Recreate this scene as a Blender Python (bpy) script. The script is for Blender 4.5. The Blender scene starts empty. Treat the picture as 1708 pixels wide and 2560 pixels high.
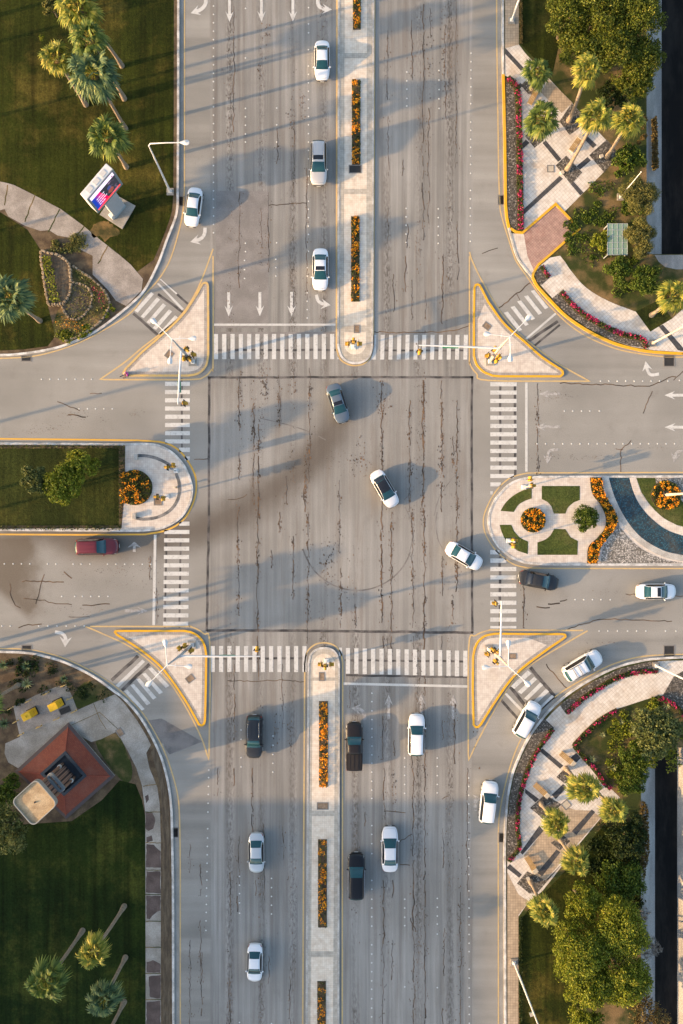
import bpy, math, random
import numpy as np
from mathutils import Vector, Matrix
from mathutils.geometry import tessellate_polygon

R = math.radians
random.seed(7)
rng = np.random.default_rng(11)
scene = bpy.context.scene
COL = scene.collection
S = 21.3            # survey scale: plan units per metre on the ground
HC = 95.0           # flying height of the camera, metres
CX, CY = 854.0, 1280.0


def W(px, py, h=0.0):
    """plan units -> metres on the level h above the road"""
    k = (1 - h / HC) / S
    return Vector(((px - CX) * k, (CY - py) * k, h))


def W2(p, h=0.0):
    v = W(p[0], p[1], h)
    return (v.x, v.y)


def sm(pts, n=6, closed=False):
    """Catmull-Rom through the points"""
    P = [Vector((p[0], p[1])) for p in pts]
    out = []
    m = len(P)
    segs = m if closed else m - 1
    for i in range(segs):
        if closed:
            a, b, c, d = P[(i - 1) % m], P[i], P[(i + 1) % m], P[(i + 2) % m]
        else:
            b, c = P[i], P[i + 1]
            a = P[i - 1] if i > 0 else b * 2 - c
            d = P[i + 2] if i + 2 < m else c * 2 - b
        for j in range(n):
            t = j / n
            v = 0.5 * ((2 * b) + (c - a) * t + (2 * a - 5 * b + 4 * c - d) * t * t + (3 * b - a - 3 * c + d) * t ** 3)
            out.append((v.x, v.y))
    if not closed:
        out.append((P[-1].x, P[-1].y))
    return out


def arc(cx, cy, r, a0, a1, n=20):
    return [(cx + r * math.cos(R(a0 + (a1 - a0) * i / n)), cy + r * math.sin(R(a0 + (a1 - a0) * i / n))) for i in range(n + 1)]


# ------------------------------------------------------------------ nodes
class G:
    def __init__(self, name):
        self.m = bpy.data.materials.new(name)
        self.m.use_nodes = True
        self.nt = self.m.node_tree
        self.nt.nodes.clear()
        self.out = self.nt.nodes.new('ShaderNodeOutputMaterial')

    def node(self, t, **kw):
        n = self.nt.nodes.new(t)
        for k, v in kw.items():
            setattr(n, k, v)
        return n

    def put(self, sock, v):
        if v is None:
            return
        if isinstance(v, bpy.types.NodeSocket):
            self.nt.links.new(v, sock)
        elif isinstance(v, (tuple, list)) and len(v) == 3 and sock.type == 'RGBA':
            sock.default_value = (*v, 1)
        else:
            sock.default_value = v

    def math(self, op, a, b=None, clamp=False):
        n = self.node('ShaderNodeMath', operation=op, use_clamp=clamp)
        self.put(n.inputs[0], a)
        if b is not None:
            self.put(n.inputs[1], b)
        return n.outputs[0]

    def pos(self):
        return self.node('ShaderNodeNewGeometry').outputs['Position']

    def island(self):
        return self.node('ShaderNodeNewGeometry').outputs['Random Per Island']

    def xyz(self, v):
        n = self.node('ShaderNodeSeparateXYZ')
        self.put(n.inputs[0], v)
        return n.outputs

    def map(self, v, scale=(1, 1, 1), rot=0.0, loc=(0, 0, 0)):
        n = self.node('ShaderNodeMapping')
        self.put(n.inputs[0], v)
        n.inputs['Scale'].default_value = scale
        n.inputs['Rotation'].default_value = (0, 0, rot)
        n.inputs['Location'].default_value = loc
        return n.outputs[0]

    def noise(self, v, scale, detail=4, rough=0.55):
        n = self.node('ShaderNodeTexNoise')
        self.put(n.inputs['Vector'], v)
        n.inputs['Scale'].default_value = scale
        n.inputs['Detail'].default_value = detail
        n.inputs['Roughness'].default_value = rough
        return n.outputs['Fac']

    def step(self, v, a, b, lo=0.0, hi=1.0):
        n = self.node('ShaderNodeMapRange', interpolation_type='SMOOTHSTEP')
        self.put(n.inputs[0], v)
        n.inputs[1].default_value = a
        n.inputs[2].default_value = b
        n.inputs[3].default_value = lo
        n.inputs[4].default_value = hi
        return n.outputs[0]

    def mix(self, f, a, b, mode='MIX'):
        n = self.node('ShaderNodeMix', data_type='RGBA', blend_type=mode)
        self.put(n.inputs[0], f)
        self.put(n.inputs[6], a)
        self.put(n.inputs[7], b)
        return n.outputs[2]

    def mixf(self, f, a, b):
        n = self.node('ShaderNodeMix', data_type='FLOAT')
        self.put(n.inputs[0], f)
        self.put(n.inputs[2], a)
        self.put(n.inputs[3], b)
        return n.outputs[0]

    def ramp(self, f, stops):
        n = self.node('ShaderNodeValToRGB')
        self.put(n.inputs[0], f)
        e = n.color_ramp.elements
        while len(e) < len(stops):
            e.new(0.5)
        for el, (p, c) in zip(e, stops):
            el.position = p
            el.color = (*c, 1)
        return n.outputs[0]

    def bump(self, h, strength=0.3, dist=0.02):
        n = self.node('ShaderNodeBump')
        self.put(n.inputs['Height'], h)
        n.inputs['Strength'].default_value = strength
        n.inputs['Distance'].default_value = dist
        return n.outputs[0]

    def bsdf(self, color, rough=0.8, normal=None, metal=0.0, coat=0.0, spec=0.35, emit=None, estr=0.0):
        n = self.node('ShaderNodeBsdfPrincipled')
        self.put(n.inputs['Base Color'], color)
        self.put(n.inputs['Roughness'], rough)
        self.put(n.inputs['Metallic'], metal)
        n.inputs['Specular IOR Level'].default_value = spec
        n.inputs['Coat Weight'].default_value = coat
        n.inputs['Coat Roughness'].default_value = 0.06
        if normal is not None:
            self.put(n.inputs['Normal'], normal)
        if emit is not None:
            self.put(n.inputs['Emission Color'], emit)
            n.inputs['Emission Strength'].default_value = estr
        return n.outputs[0]

    def done(self, sh):
        self.nt.links.new(sh, self.out.inputs[0])
        return self.m


def noisy(name, a, b, scale=1.0, rough=0.85, bump=0.3, bdist=0.02, stretch=(1, 1, 1), fine=12.0, finek=0.25, lo=0.35, hi=0.68, spec=0.3, rot=0.0):
    g = G(name)
    p = g.map(g.pos(), stretch, rot)
    f = g.step(g.noise(p, scale, 6), lo, hi)
    c = g.mix(f, a, b)
    fn = g.noise(p, fine, 3)
    c = g.mix(finek, c, g.ramp(fn, [(0.3, (0, 0, 0)), (0.7, (1, 1, 1))]), 'OVERLAY')
    return g.done(g.bsdf(c, rough, g.bump(fn, bump, bdist), spec=spec))


def plain(name, c, rough=0.5, metal=0.0, coat=0.0, spec=0.4, var=0.12, scale=3.0):
    g = G(name)
    tc = g.node('ShaderNodeTexCoord').outputs['Object']
    f = g.noise(tc, scale, 5)
    d = tuple(x * (1 - 2 * var) for x in c)
    e = tuple(min(1, x * (1 + var)) for x in c)
    return g.done(g.bsdf(g.mix(f, d, e), rough, None, metal, coat, spec))


def pavers(name, a, b, grout, size=0.3, rot=0.0, stain=(0.4, 0.27, 0.16), staink=0.35, mortar=0.025):
    g = G(name)
    p = g.map(g.pos(), (1, 1, 1), rot)
    n = g.node('ShaderNodeTexBrick', offset=0.0)
    g.put(n.inputs['Vector'], p)
    n.inputs['Scale'].default_value = 1.0
    n.inputs['Brick Width'].default_value = size
    n.inputs['Row Height'].default_value = size
    n.inputs['Mortar Size'].default_value = mortar * 0.5
    n.inputs['Mortar Smooth'].default_value = 0.2
    n.inputs['Bias'].default_value = 0.0
    g.put(n.inputs['Color1'], a)
    g.put(n.inputs['Color2'], b)
    g.put(n.inputs['Mortar'], grout)
    c = n.outputs['Color']
    f = g.step(g.noise(p, 0.35, 6, 0.65), 0.5, 0.75)
    c = g.mix(g.math('MULTIPLY', f, staink), c, stain)
    f2 = g.noise(p, 1.7, 5)
    c = g.mix(0.22, c, g.ramp(f2, [(0.3, (0.1, 0.1, 0.1)), (0.7, (0.9, 0.9, 0.9))]), 'OVERLAY')
    return g.done(g.bsdf(c, 0.8, g.bump(n.outputs['Fac'], -0.3, 0.01), spec=0.3))


def foliage(name, stops, trans=0.3, rough=0.6):
    g = G(name)
    c = g.ramp(g.island(), stops)
    pb = g.bsdf(c, rough, spec=0.25)
    t = g.node('ShaderNodeBsdfTranslucent')
    g.put(t.inputs[0], c)
    mx = g.node('ShaderNodeMixShader')
    mx.inputs[0].default_value = trans
    g.nt.links.new(pb, mx.inputs[1])
    g.nt.links.new(t.outputs[0], mx.inputs[2])
    return g.done(mx.outputs[0])


def pebbles(name, stops, scale=9.0):
    g = G(name)
    p = g.pos()
    v = g.node('ShaderNodeTexVoronoi', feature='F1')
    g.put(v.inputs['Vector'], p)
    v.inputs['Scale'].default_value = scale
    sx = g.xyz(v.outputs['Color'])
    c = g.ramp(sx[0], stops)
    d = g.step(v.outputs['Distance'], 0.25, 0.7)
    c = g.mix(g.math('MULTIPLY', d, 0.7), c, (0.03, 0.028, 0.025))
    pt = g.step(g.noise(p, 0.5, 5), 0.5, 0.7)
    c = g.mix(g.math('MULTIPLY', pt, 0.45), c, (0.09, 0.07, 0.045))
    return g.done(g.bsdf(c, 0.75, g.bump(v.outputs['Distance'], -0.7, 0.04)))


# ------------------------------------------------------------------ asphalt
def circ3(p, q, r):
    ax, ay = p; bx, by = q; cx, cy = r
    d = 2 * (ax * (by - cy) + bx * (cy - ay) + cx * (ay - by))
    ux = ((ax * ax + ay * ay) * (by - cy) + (bx * bx + by * by) * (cy - ay) + (cx * cx + cy * cy) * (ay - by)) / d
    uy = ((ax * ax + ay * ay) * (cx - bx) + (bx * bx + by * by) * (ax - cx) + (cx * cx + cy * cy) * (bx - ax)) / d
    return ux, uy, math.hypot(ax - ux, ay - uy)


def asphalt_color(g, p):
    x, y, _ = g.xyz(p)
    ax = g.math('ABSOLUTE', x)
    ns = g.step(ax, 15.6, 15.2)                       # 1 on the north-south carriageways
    base = g.mix(g.step(g.noise(p, 0.07, 4), 0.3, 0.7), (0.214, 0.203, 0.184), (0.282, 0.269, 0.247))
    ew_tone = g.mix(g.step(g.noise(p, 0.1, 4), 0.3, 0.7), (0.232, 0.219, 0.195), (0.292, 0.276, 0.248))
    base = g.mix(ns, ew_tone, base)
    inbox = g.math('MULTIPLY', g.step(y, 17.0, 15.0), g.step(y, -15.0, -13.0))
    # long streaks along the driving direction
    sv = g.noise(g.map(p, (1.6, 0.035, 1)), 1.0, 5, 0.6)
    sh = g.noise(g.map(p, (0.03, 0.55, 1)), 1.0, 4, 0.5)
    st = g.mixf(ns, sh, sv)
    base = g.mix(g.math('SUBTRACT', g.mixf(ns, 0.36, 0.62), g.math('MULTIPLY', inbox, 0.26)), base, g.ramp(st, [(0.25, (0.2, 0.2, 0.2)), (0.75, (0.8, 0.8, 0.8))]), 'OVERLAY')
    rust = g.math('MULTIPLY', g.step(g.noise(g.map(p, (0.9, 0.06, 1), 0, (5, 3, 0)), 1.0, 6, 0.7), 0.48, 0.68), ns)
    base = g.mix(g.math('MULTIPLY', rust, 0.42), base, (0.165, 0.132, 0.104))
    blot = g.step(g.noise(p, 0.45, 6, 0.7), 0.55, 0.72)
    base = g.mix(g.math('MULTIPLY', blot, 0.22), base, (0.15, 0.132, 0.115))
    # dark wheel and oil bands at the lane centres
    lane = g.math('ABSOLUTE', g.math('SUBTRACT', g.math('FRACT', g.math('ADD', g.math('DIVIDE', g.math('ADD', x, 13.1), 3.69), 20.5)), 0.5))
    band = g.math('MULTIPLY', g.step(lane, 0.2, 0.02), ns)
    gate = g.step(g.noise(g.map(p, (0.16, 0.03, 1)), 1.0, 3), 0.36, 0.58)
    oil = g.math('MULTIPLY', g.math('MULTIPLY', band, gate), g.math('SUBTRACT', 1.0, g.math('MULTIPLY', inbox, 0.85)))
    speck = g.noise(g.map(p, (3.0, 1.0, 1)), 1.7, 6, 0.7)
    queue = g.math('MULTIPLY', g.math('MULTIPLY', g.step(y, 14.0, 22.0), g.step(y, 46.0, 36.0)), g.step(x, 0.0, -1.5))
    oil = g.math('MAXIMUM', oil, g.math('MULTIPLY', g.math('MULTIPLY', g.step(lane, 0.16, 0.0), ns), queue))
    oilm = g.math('MULTIPLY', g.step(speck, 0.42, 0.6), oil)
    base = g.mix(g.math('MULTIPLY', oilm, 0.75), base, (0.075, 0.06, 0.05))
    # brown spots
    sp = g.noise(g.map(p, (2.4, 0.75, 1)), 1.15, 5, 0.75)
    spm = g.math('MULTIPLY', g.step(sp, 0.62, 0.69), ns)
    area = g.step(g.noise(p, 0.11, 3), 0.45, 0.62)
    base = g.mix(g.math('MULTIPLY', g.math('MULTIPLY', spm, area), 0.75), base, (0.075, 0.05, 0.032))
    spe = g.noise(g.map(p, (0.8, 1.6, 1)), 1.3, 6, 0.75)
    em = g.math('MULTIPLY', g.step(spe, 0.7, 0.76), g.math('SUBTRACT', 1.0, ns))
    base = g.mix(g.math('MULTIPLY', em, 0.7), base, (0.07, 0.052, 0.038))
    # darker brown curved band from the west arm into the junction
    ux, uy, ur = circ3(W2((340, 1352)), W2((640, 1258)), W2((880, 1010)))
    dx = g.math('SUBTRACT', x, ux)
    dy = g.math('SUBTRACT', y, uy)
    rr = g.math('SQRT', g.math('ADD', g.math('MULTIPLY', dx, dx), g.math('MULTIPLY', dy, dy)))
    dd = g.math('ABSOLUTE', g.math('SUBTRACT', rr, ur))
    dd = g.math('ADD', dd, g.math('MULTIPLY', g.math('SUBTRACT', g.noise(p, 0.25, 4), 0.5), 2.5))
    brown_band = g.math('MULTIPLY', g.step(dd, 3.6, 0.2), g.math('MULTIPLY', g.step(y, 17.5, 11.0), g.step(x, 5.5, -2.0)))
    brown_band = g.math('MULTIPLY', brown_band, g.step(y, -9.0, -5.0))
    base = g.mix(g.math('MULTIPLY', brown_band, 0.72), base, (0.082, 0.062, 0.045))
    # puddled damp asphalt on the west arm
    edge = g.math('ADD', x, g.math('MULTIPLY', g.math('SUBTRACT', g.noise(p, 0.3, 5), 0.5), 5.0))
    pud = g.math('MULTIPLY', g.step(edge, -35.0, -37.2), g.math('MULTIPLY', g.step(y, -2.2, -3.4), g.step(g.math('ADD', y, g.math('MULTIPLY', g.math('ADD', x, 40), 0.9)), -10.4, -8.6)))
    base = g.mix(g.math('MULTIPLY', pud, 0.75), base, (0.105, 0.078, 0.052))
    fine = g.noise(p, 14.0, 3)
    base = g.mix(0.3, base, g.ramp(fine, [(0.3, (0.15, 0.15, 0.15)), (0.7, (0.85, 0.85, 0.85))]), 'OVERLAY')
    return base, fine


def asphalt(name):
    g = G(name)
    c, fine = asphalt_color(g, g.pos())
    return g.done(g.bsdf(c, 0.82, g.bump(fine, 0.25, 0.01), spec=0.3))


def road_paint(name, col, wear=0.35, lo=0.5, hi=0.66, under=(0.24, 0.22, 0.2)):
    g = G(name)
    p = g.pos()
    f = g.step(g.noise(g.map(p, (1, 1, 1)), 3.2, 6, 0.75), lo, hi)
    f2 = g.noise(p, 0.6, 4)
    c = g.mix(g.math('MULTIPLY', f, wear), col, under)
    c = g.mix(g.math('MULTIPLY', g.step(f2, 0.45, 0.7), wear * 0.55), c, under)
    return g.done(g.bsdf(c, 0.7, spec=0.3))


M = {}
M['asphalt'] = asphalt('asphalt')
M['seal'] = noisy('tar_seal', (0.045, 0.042, 0.041), (0.15, 0.135, 0.125), 0.8, 0.75)
M['crack'] = noisy('crack_fill', (0.04, 0.031, 0.025), (0.18, 0.115, 0.07), 0.6, 0.85)
M['fleck'] = noisy('brown_grime', (0.05, 0.034, 0.022), (0.21, 0.125, 0.068), 0.5, 0.9)
M['skid'] = noisy('rubber_mark', (0.135, 0.122, 0.11), (0.23, 0.21, 0.19), 0.8, 0.8)
M['patch'] = noisy('patched_asphalt', (0.11, 0.107, 0.106), (0.2, 0.185, 0.175), 0.5, 0.85, stretch=(1, 1, 1))
M['oldpatch'] = noisy('old_patch', (0.195, 0.178, 0.163), (0.245, 0.225, 0.208), 0.6, 0.85)
M['white'] = road_paint('white_road_paint', (0.58, 0.565, 0.53), 0.5)
M['faded'] = road_paint('faded_road_paint', (0.43, 0.41, 0.385), 0.85, 0.4, 0.6)
M['stop'] = road_paint('stop_line_paint', (0.55, 0.535, 0.50), 0.4)
M['yline'] = road_paint('yellow_road_paint', (0.58, 0.40, 0.17), 0.55, 0.45, 0.7, (0.3, 0.25, 0.19))
M['ybright'] = road_paint('bright_yellow_road_paint', (0.66, 0.37, 0.055), 0.4, 0.5, 0.75, (0.3, 0.22, 0.12))
M['ykerb'] = road_paint('yellow_kerb_paint', (0.72, 0.37, 0.012), 0.45, 0.48, 0.68, (0.45, 0.3, 0.12))
M['ykerb_old'] = road_paint('worn_yellow_kerb_paint', (0.62, 0.40, 0.13), 0.6, 0.45, 0.65, (0.38, 0.3, 0.2))
M['kerb'] = noisy('kerb_concrete', (0.36, 0.33, 0.29), (0.52, 0.49, 0.44), 0.9, 0.85)
M['kerb_white'] = noisy('whitewashed_kerb', (0.38, 0.355, 0.32), (0.66, 0.63, 0.59), 1.1, 0.8)
M['gutter'] = noisy('gutter_concrete', (0.235, 0.22, 0.195), (0.30, 0.28, 0.25), 0.5, 0.85)
M['pave'] = pavers('pale_pavers', (0.58, 0.50, 0.42), (0.63, 0.55, 0.47), (0.48, 0.405, 0.33), 0.25)
M['pave_grey'] = pavers('grey_pavers', (0.315, 0.282, 0.25), (0.385, 0.345, 0.305), (0.22, 0.19, 0.165), 0.22)
M['pave_med'] = pavers('median_pavers', (0.66, 0.56, 0.44), (0.72, 0.62, 0.50), (0.55, 0.46, 0.365), 0.25)
M['pave_gut'] = pavers('median_border_pavers', (0.41, 0.365, 0.30), (0.47, 0.42, 0.35), (0.34, 0.30, 0.245), 0.25)
M['plaza'] = pavers('plaza_pavers', (0.60, 0.535, 0.46), (0.68, 0.61, 0.53), (0.40, 0.33, 0.26), 0.34, R(48), (0.42, 0.28, 0.16), 0.55)
M['walk'] = pavers('warm_pavers', (0.38, 0.29, 0.20), (0.46, 0.35, 0.24), (0.2, 0.15, 0.1), 0.3, 0.0)
M['band'] = pavers('charcoal_pavers', (0.05, 0.049, 0.052), (0.085, 0.08, 0.08), (0.04, 0.038, 0.036), 0.34, R(48), (0.1, 0.08, 0.06), 0.2)
M['brick'] = pavers('red_pavers', (0.36, 0.215, 0.17), (0.42, 0.265, 0.21), (0.22, 0.14, 0.11), 0.24, R(48), (0.2, 0.07, 0.045), 0.7)
M['concrete'] = noisy('old_concrete', (0.235, 0.21, 0.175), (0.37, 0.34, 0.30), 0.4, 0.9)
M['slab'] = noisy('path_slab', (0.25, 0.215, 0.185), (0.36, 0.315, 0.275), 0.6, 0.9)
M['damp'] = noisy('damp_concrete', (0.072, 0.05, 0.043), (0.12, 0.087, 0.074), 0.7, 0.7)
M['bank'] = noisy('bank_concrete', (0.24, 0.225, 0.205), (0.36, 0.34, 0.31), 0.35, 0.9, stretch=(2, 0.5, 1))
M['soil'] = noisy('soil', (0.075, 0.05, 0.03), (0.15, 0.105, 0.06), 0.9, 0.95, 0.6, 0.05)
M['strip_soil'] = noisy('dry_soil', (0.075, 0.055, 0.037), (0.14, 0.107, 0.07), 1.3, 0.95, 0.6, 0.05, stretch=(3, 0.4, 1))
M['warm_earth'] = noisy('warm_earth', (0.05, 0.045, 0.012), (0.19, 0.115, 0.04), 0.9, 0.95, 0.6, 0.05)
M['scrub'] = noisy('scrub_ground', (0.035, 0.046, 0.008), (0.22, 0.14, 0.062), 0.3, 0.95, 0.7, 0.06, lo=0.42, hi=0.66)
M['pebble_dark'] = pebbles('dark_pebbles', [(0.0, (0.05, 0.042, 0.033)), (0.45, (0.13, 0.107, 0.083)), (0.75, (0.21, 0.18, 0.145)), (1.0, (0.42, 0.37, 0.31))], 7.0)
M['pebble_light'] = pebbles('pale_pebbles', [(0.0, (0.2, 0.18, 0.15)), (0.5, (0.42, 0.38, 0.33)), (1.0, (0.66, 0.6, 0.53))], 6.5)
M['bluestone'] = pebbles('blue_glass_gravel', [(0.0, (0.006, 0.03, 0.05)), (0.6, (0.012, 0.065, 0.1)), (1.0, (0.04, 0.14, 0.19))], 8.0)
M['water'] = G('canal_water').done if False else None


def lawn_mat(name, dark, light, warm, streak=True):
    g = G(name)
    p = g.pos()
    f = g.step(g.noise(p, 0.16, 6, 0.65), 0.36, 0.66)
    c = g.mix(f, dark, light)
    w = g.step(g.noise(g.map(p, (1, 1, 1), 0.0, (31, 7, 0)), 0.12, 6, 0.7), 0.47, 0.7)
    c = g.mix(g.math('MULTIPLY', w, 0.85), c, warm)  # lit and dry-looking patches put into the grass colour
    st = g.noise(g.map(p, (1.5, 0.05, 1)), 1.0, 5, 0.65)
    if streak:
        c = g.mix(0.7, c, g.ramp(st, [(0.3, (0.2, 0.2, 0.2)), (0.7, (0.8, 0.8, 0.8))]), 'OVERLAY')
    fn = g.noise(p, 5.0, 6, 0.75)
    c = g.mix(0.7, c, g.ramp(fn, [(0.3, (0.12, 0.12, 0.12)), (0.7, (0.88, 0.88, 0.88))]), 'OVERLAY')
    return g.done(g.bsdf(c, 0.95, g.bump(fn, 0.9, 0.12), spec=0.1))


M['lawn'] = lawn_mat('lawn_grass', (0.016, 0.022, 0.003), (0.03, 0.037, 0.005), (0.095, 0.074, 0.015))
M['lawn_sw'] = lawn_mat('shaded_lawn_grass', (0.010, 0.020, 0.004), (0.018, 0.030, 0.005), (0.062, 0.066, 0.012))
M['lawn_med'] = lawn_mat('median_lawn_grass', (0.020, 0.027, 0.006), (0.034, 0.042, 0.009), (0.07, 0.066, 0.014))
M['turf'] = lawn_mat('clipped_turf', (0.052, 0.07, 0.018), (0.075, 0.092, 0.022), (0.15, 0.125, 0.05), False)

g = G('canal_water')
wn = g.step(g.noise(g.map(g.pos(), (1, 0.25, 1)), 0.6, 6, 0.7), 0.4, 0.7)
M['water'] = g.done(g.bsdf(g.mix(wn, (0.008, 0.0075, 0.007), (0.026, 0.022, 0.018)), 0.6, spec=0.08))

M['palm_trunk'] = noisy('palm_bark', (0.22, 0.165, 0.115), (0.34, 0.265, 0.19), 2.0, 0.9, 0.5, 0.04, stretch=(1, 1, 6))
M['bark'] = noisy('tree_bark', (0.1, 0.075, 0.05), (0.17, 0.13, 0.09), 2.0, 0.9, 0.6, 0.05)
M['palm_green'] = foliage('palm_fronds', [(0.0, (0.05, 0.085, 0.02)), (0.5, (0.11, 0.16, 0.03)), (0.85, (0.22, 0.26, 0.05)), (1.0, (0.36, 0.33, 0.08))], 0.3)
M['palm_blue'] = foliage('blue_green_fronds', [(0.0, (0.04, 0.075, 0.035)), (0.5, (0.09, 0.145, 0.06)), (0.85, (0.18, 0.23, 0.08)), (1.0, (0.3, 0.3, 0.1))], 0.25)
M['palm_gold'] = foliage('golden_fronds', [(0.0, (0.08, 0.11, 0.02)), (0.4, (0.19, 0.22, 0.03)), (0.8, (0.36, 0.33, 0.05)), (1.0, (0.5, 0.38, 0.08))], 0.3)
M['palm_dead'] = foliage('dead_fronds', [(0.0, (0.16, 0.1, 0.045)), (0.6, (0.32, 0.21, 0.09)), (1.0, (0.44, 0.31, 0.14))], 0.2)
M['leaf_olive'] = foliage('olive_leaves', [(0.0, (0.085, 0.105, 0.009)), (0.5, (0.19, 0.225, 0.018)), (0.85, (0.29, 0.31, 0.026)), (1.0, (0.38, 0.33, 0.05))])
M['leaf_deep'] = foliage('deep_olive_leaves', [(0.0, (0.045, 0.062, 0.008)), (0.5, (0.095, 0.125, 0.013)), (0.85, (0.165, 0.185, 0.02)), (1.0, (0.25, 0.22, 0.04))])
M['leaf_green'] = foliage('green_leaves', [(0.0, (0.035, 0.06, 0.008)), (0.5, (0.08, 0.125, 0.013)), (0.9, (0.14, 0.19, 0.02)), (1.0, (0.2, 0.22, 0.04))])
M['leaf_grey'] = foliage('grey_green_leaves', [(0.0, (0.06, 0.075, 0.022)), (0.5, (0.125, 0.15, 0.04)), (1.0, (0.22, 0.23, 0.08))])
M['leaf_dark'] = foliage('dark_leaves', [(0.0, (0.013, 0.025, 0.006)), (0.6, (0.03, 0.05, 0.01)), (1.0, (0.06, 0.08, 0.018))])
M['leaf_feather'] = foliage('feathery_leaves', [(0.0, (0.09, 0.1, 0.03)), (0.5, (0.17, 0.17, 0.045)), (1.0, (0.28, 0.24, 0.07))])
M['leaf_brown'] = foliage('dry_leaves', [(0.0, (0.09, 0.06, 0.02)), (0.6, (0.17, 0.115, 0.035)), (1.0, (0.24, 0.18, 0.06))])
M['twig'] = foliage('bare_twigs', [(0.0, (0.15, 0.13, 0.11)), (1.0, (0.32, 0.28, 0.24))], 0.0)
M['marigold'] = foliage('marigold_blossoms', [(0.0, (0.72, 0.2, 0.004)), (0.6, (0.9, 0.33, 0.008)), (1.0, (0.92, 0.46, 0.02))], 0.15)
M['pink'] = foliage('bougainvillea_blossoms', [(0.0, (0.34, 0.012, 0.05)), (0.5, (0.48, 0.018, 0.13)), (1.0, (0.55, 0.06, 0.13))], 0.2)
M['orange_yellow'] = M['marigold']
M['bed_leaf'] = foliage('bedding_leaves', [(0.0, (0.02, 0.03, 0.008)), (0.7, (0.05, 0.075, 0.014)), (1.0, (0.14, 0.16, 0.02))])
M['agave'] = foliage('agave_leaves', [(0.0, (0.06, 0.1, 0.05)), (1.0, (0.13, 0.19, 0.09))], 0.1)
M['agave_pale'] = foliage('pale_agave_leaves', [(0.0, (0.2, 0.24, 0.1)), (1.0, (0.42, 0.42, 0.2))], 0.1)

M['steel_white'] = plain('white_painted_steel', (0.68, 0.67, 0.65), 0.4)
M['steel_grey'] = plain('grey_painted_steel', (0.42, 0.44, 0.46), 0.45)
M['steel_beige'] = plain('beige_painted_steel', (0.66, 0.52, 0.40), 0.5)
M['signal_yellow'] = plain('signal_yellow', (0.54, 0.29, 0.02), 0.5)
M['black'] = plain('matt_black', (0.02, 0.02, 0.02), 0.6)
M['dark_grate'] = plain('iron_grate', (0.055, 0.05, 0.045), 0.7)
M['grate_frame'] = plain('grate_frame', (0.22, 0.2, 0.18), 0.8)
M['rust_cover'] = noisy('rusty_cover', (0.2, 0.135, 0.085), (0.3, 0.21, 0.14), 2.0, 0.85)
M['sign_green'] = plain('green_sign', (0.01, 0.2, 0.1), 0.4)
M['sign_pale'] = plain('pale_sign_back', (0.5, 0.62, 0.52), 0.4)
M['sign_text'] = plain('white_lettering', (0.8, 0.8, 0.8), 0.5)
M['wood'] = plain('bench_timber', (0.42, 0.25, 0.09), 0.7)
M['block'] = plain('precast_block', (0.5, 0.43, 0.33), 0.85)
M['stone'] = noisy('rubble_stone', (0.2, 0.145, 0.09), (0.36, 0.28, 0.19), 2.5, 0.9, 0.8, 0.06)
M['greyslab'] = noisy('grey_stone_seat', (0.10, 0.10, 0.10), (0.24, 0.22, 0.2), 0.9, 0.85)
M['lens_red'] = plain('red_lens', (0.3, 0.02, 0.015), 0.3)
M['lens_amber'] = plain('amber_lens', (0.35, 0.16, 0.02), 0.3)
M['lens_green'] = plain('green_lens', (0.02, 0.2, 0.1), 0.3)
M['lamp_glass'] = plain('lamp_glass', (0.6, 0.63, 0.66), 0.2)
M['yellow_box'] = plain('yellow_enamel', (0.72, 0.42, 0.012), 0.45)
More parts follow.
